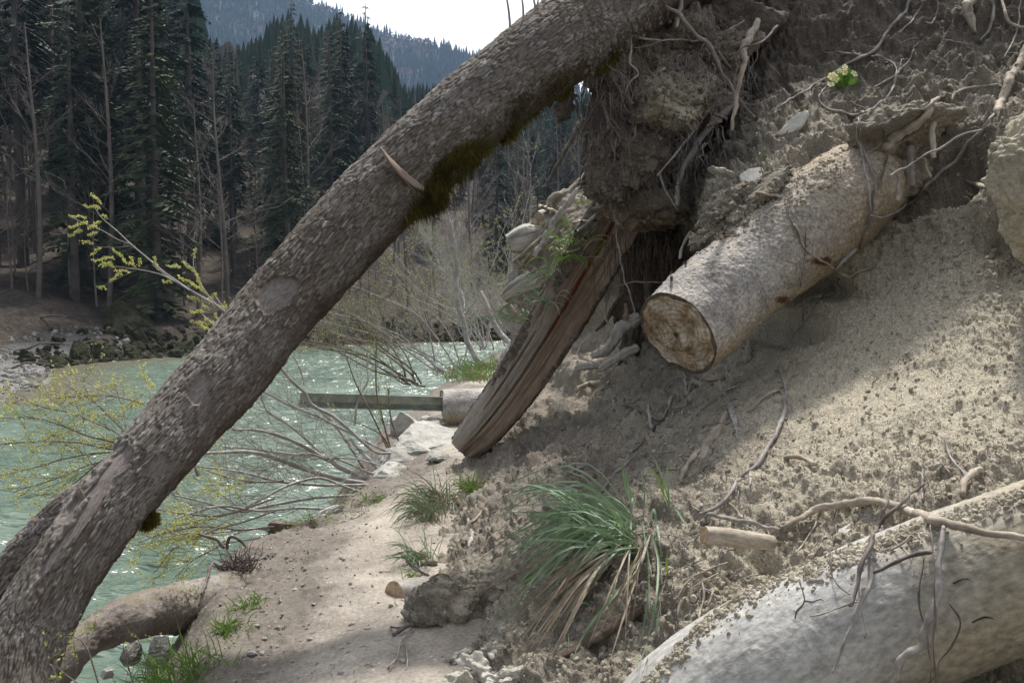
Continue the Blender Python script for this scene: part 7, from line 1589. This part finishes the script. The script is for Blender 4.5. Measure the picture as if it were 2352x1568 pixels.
for k, (a, b, d, h_, n_, ln, lb, mm) in enumerate([(1030, 850, 18.5, 2.6, 9, (-.8, 0), 'broad pale shrub leaning over the river left of the young tree', 'twigw'), (960, 880, 16, 2.4, 10, (-1.1, 0), 'low spreading shrub over the water beyond the rail', 'twigb'), (1120, 800, 20, 3.0, 8, (-.4, 0), 'tall thin shrub right of the young tree', 'twigw'),
        (900, 800, 26, 4.0, 9, (-.6, 0), 'distant budding willow at the river bend left of the young tree', 'twigb'), (1000, 780, 24, 4.2, 9, (-.3, 0), 'greenish willow behind the pale shrubs', 'twigb'), (1085, 775, 26, 5.0, 9, (.0, 0), 'bare shrub reaching up toward the hanging moss', 'twigw'), (1160, 760, 24, 5.2, 8, (.1, 0), 'bare shrub behind the mound', 'twigw'), (820, 790, 36, 3.6, 9, (-.7, 0), 'yellow green willow hanging low over the far water', 'bareb')]):
    shrub('shrub', lb, wild(P(a, b, d), h_, 40 + k, n_, ln, .55, r=.018), 50 + k, mm, ntw=2.0, tl=(.4, 1.1), bs=.028 if d < 22 else .045, tw_r=.0035 if d < 22 else .0055, up=.35, sub=3, gx=-.2, cap=520, bud='bud')
# catkin willow branch left of the trunk
cm = [mline('A', p, r, [5.4, 5.5], wig=.006) for p, r in (([(1080, 1470), (1000, 1405), (900, 1350), (770, 1265), (680, 1190), (600, 1120), (540, 1060), (470, 1000), (440, 960)], [9, 8, 6, 5, 3, 2]), ([(1050, 1440), (940, 1370), (870, 1332), (750, 1268), (640, 1240), (560, 1226), (470, 1216)], [7, 6, 4, 2]), ([(1000, 1405), (960, 1360), (920, 1300), (890, 1240), (850, 1200)], [5, 4, 2]),
      ([(1060, 1440), (1020, 1400), (985, 1350)], [4, 2]), ([(870, 1335), (820, 1300), (770, 1270), (700, 1215)], [4, 2]), ([(600, 1120), (540, 1100), (470, 1060), (400, 1030), (330, 1000)], [3, 2]), ([(640, 1235), (560, 1245), (510, 1285)], [3, 2]), ([(990, 1500), (960, 1470), (930, 1440)], [4, 2]), ([(600, 1130), (520, 1137), (440, 1135)], [2, 1.5]), ([(900, 1260), (890, 1200), (897, 1150)], [3, 2]), ([(640, 1235), (520, 1290), (460, 1320)], [2, 1.5]))]
cw = empty('catkin_branch', cm[0][0][0], 'willow branch with hanging yellow green catkins against the dark forest', 'branch')
for c, r in cm: v, f, a = join_tubes([(c, r * .6)], 6); obj('twig', v, f, M['twigw'], cw, attrs={'fib': a})
CK = [(420, 890, 462, 932), (390, 945, 460, 957), (318, 992, 392, 1000), (318, 1045, 400, 1020), (316, 1082, 372, 1060), (405, 1045, 460, 1020), (420, 1035, 450, 1050), (405, 1080, 442, 1070), (375, 1108, 420, 1118), (420, 1168, 462, 1140), (428, 1195, 520, 1185), (458, 1215, 520, 1225), (470, 1205, 515, 1215), (520, 1145, 572, 1195), (505, 1287, 560, 1258), (450, 1318, 484, 1326), (528, 1240, 590, 1250), (600, 1180, 610, 1210),
      (570, 1200, 620, 1222), (640, 1190, 640, 1220), (470, 990, 490, 1000), (890, 1180, 900, 1140), (768, 1218, 828, 1228), (838, 1200, 905, 1262), (820, 1268, 892, 1312), (880, 1300, 945, 1345), (905, 1260, 925, 1330), (955, 1372, 992, 1350), (960, 1380, 985, 1400), (875, 1435, 932, 1430), (880, 1475, 955, 1492), (940, 1460, 1002, 1500), (1030, 1390, 1050, 1432), (710, 1185, 720, 1235), (745, 1290, 790, 1300), (860, 1360, 920, 1380), (985, 1440, 1000, 1470), (930, 1400, 960, 1420), (920, 1490, 985, 1530), (1000, 1400, 1030, 1420)]
def catkin(x0, y0, x1, y1, reg, d, size, parent):
    n = max(6, int(math.hypot(x1 - x0, y1 - y0) / 3.2)); t = np.linspace(0, 1, n); q = [RG(reg, [(x0 + (x1 - x0) * a, y0 + (y1 - y0) * a + 4 * math.sin(a * 7))])[0] for a in t]
    c = np.array([P(a, b, d) for a, b in q]); return buds_at('catkin', c, size, 'catkin', parent, kind=None or 'stuff', n=4)
for c in CK: catkin(*c, 'A', 5.45 + RS.uniform(-.06, .06), .0105, cw)
# yellow budding shrub in the lower left, behind the trunk
def eline(p, r, d=(5.6, 6.0)): return mline('E', p, r, d, wig=.02)
mains = [eline(*x) for x in (([(640, 480), (570, 465), (400, 430), (280, 385), (150, 350), (-20, 345)], [5, 5, 4, 3, 2]), ([(640, 500), (560, 495), (400, 470), (250, 465), (-20, 472)], [5, 4, 3, 2]), ([(640, 510), (560, 500), (440, 510), (300, 540), (150, 590), (-20, 625)], [5, 4, 3, 2]), ([(700, 420), (600, 440), (540, 390), (450, 300), (390, 220), (380, 160)], [4, 4, 3, 2]),
         ([(760, 340), (690, 310), (640, 280), (520, 250), (400, 240), (250, 260)], [4, 3, 2]), ([(640, 480), (590, 430), (580, 360), (560, 300), (520, 190)], [3, 3, 2]), ([(620, 500), (500, 520), (380, 620), (300, 680), (230, 740), (180, 810)], [4, 3, 2]), ([(640, 480), (500, 400), (330, 330), (200, 300), (60, 240)], [4, 3, 2]), ([(760, 330), (700, 260), (672, 160)], [3, 2]), ([(640, 500), (420, 560), (250, 640), (60, 700)], [3, 3, 2]))]
shrub('budding_shrub', 'yellow budding shrub spreading over the river in the lower left', mains, 12, 'twigb', ntw=4.5, tl=(.15, .5), bud='catkin', bs=.016, tw_r=.0018, up=.12, sub=3, gx=-.3, cap=1500, bn=2)
mains = [eline(*x) for x in (([(1300, 640), (1200, 640), (1080, 620), (980, 590), (900, 560)], [5, 4, 3, 2]), ([(1264, 720), (1100, 770), (960, 800), (820, 780), (700, 760), (640, 740)], [4, 4, 3, 2]), ([(1264, 850), (1100, 860), (900, 850), (760, 880), (640, 920)], [4, 4, 3, 2]), ([(1264, 780), (1100, 830), (950, 880), (800, 960), (700, 1060)], [4, 3, 2]), ([(1200, 900), (1050, 930), (900, 1000), (800, 1080)], [3, 3, 2]))]
shrub('budding_shrub', 'yellow budding twigs hanging over the water right of the mossy knob', mains, 14, 'twigb', ntw=4, tl=(.2, .55), bud='catkin', bs=.016, tw_r=.0018, up=-.05, sub=3, gx=-.35, cap=1100, bn=2)
# foreground twigs and leafy shoots bottom left
mains = [mline('K', p, r, d, wig=.006) for p, r, d in (([(760, 1600), (700, 1400), (660, 1300), (600, 1235), (520, 1222), (470, 1240)], [7, 6, 5, 3], [3.3, 3.3]), ([(440, 1568), (400, 1450), (372, 1420), (400, 1380), (450, 1340)], [7, 6, 4], [3.2, 3.2]), ([(640, 1600), (520, 1520), (440, 1450), (410, 1400)], [5, 4, 3], [3.2, 3.2]), ([(330, 1480), (360, 1540), (420, 1600)], [6, 6], [3.1, 3.1]), ([(560, 1568), (580, 1450), (550, 1360), (510, 1340)], [4, 3, 2], [3.3, 3.3]), ([(1010, 1600), (980, 1480), (930, 1330), (920, 1240)], [4, 4, 3], [4.2, 4.2]), ([(1120, 1500), (1080, 1330), (1030, 1215)], [4, 3], [4.3, 4.3]))]
shrub('leafy_shoots', 'bare thorny shoots with few fresh leaves at the bottom left under the trunk', mains, 21, 'twigb', ntw=1.2, tl=(.06, .16), bs=.016, tw_r=.0016, up=.3, sub=1, cap=70, bud='grass' if False else 'bud')
def leafy(name, label, a, b, d, n, w, L=.022):
    c0 = P(a, b, d); e = empty(name, c0, label, 'leafy shoots'); pts = c0 + RS.normal(size=(n, 3)) * np.array([w, w * .6, w * .45]); ln = [(np.array([c0 + RS.normal(size=3) * .02, (c0 + p) / 2 + np.array([0, 0, .01]), p]), np.array([.002, .0015, .001])) for p in pts[::4]]
    v, f, _ = join_tubes(ln, 4); tag(obj('stems', v, f, M['twigb'], e), kind='stuff')
    k = len(pts); dv = nrm(RS.normal(size=(k, 3)) + np.array([0, -.3, .6])); s = nrm(np.cross(dv, RS.normal(size=(k, 3)))); z = L * RS.uniform(.5, 1.2, (k, 1)); V = np.stack([pts, pts + dv * z * .5 + s * z * .3, pts + dv * z, pts + dv * z * .5 - s * z * .3], 1).reshape(-1, 3)
    tag(obj('leaves', V, np.arange(k * 4).reshape(-1, 4), M['grass'], e), kind='stuff'); return e
leafy('leafy_shoots', 'fresh green leafy shoots growing over the rusty beam end', 715, 1203, 6.2, 230, .13)
leafy('leafy_shoots', 'small green sprouts at the path edge under the bush', 815, 1160, 6.7, 50, .10)
leafy('leafy_shoots', 'light green leaves on a shoot over the bush base', 790, 1140, 6.6, 40, .08)
leafy('leafy_shoots', 'tiny leaves at the far end of the path edge', 830, 1185, 6.3, 40, .08)
leafy('leafy_shoots', 'green leaves on the mound by the split trunk', 1312, 576, 11.0, 60, .1, .05)
print('plants', time.time() - T0)
# ------------------------------------------------------------------ air
bm = bmesh.new(); bmesh.ops.create_cube(bm, size=1); me = bpy.data.meshes.new('haze'); bm.to_mesh(me); bm.free()
hz_ = bpy.data.objects.new('haze', me); COL.objects.link(hz_)
hz_.location = (150, 640, 265); hz_.scale = (4600, 1400, 540); tag(hz_, kind='stuff')
mm = bpy.data.materials.new('haze'); mm.use_nodes = True; nt = mm.node_tree; nt.nodes.clear()
vo = nt.nodes.new('ShaderNodeVolumePrincipled'); vo.inputs['Density'].default_value = .00022; vo.inputs['Color'].default_value = (.45, .66, 1, 1); vo.inputs['Anisotropy'].default_value = .2
ou = nt.nodes.new('ShaderNodeOutputMaterial'); nt.links.new(vo.outputs[0], ou.inputs['Volume']); me.materials.append(mm)
print('total', time.time() - T0)
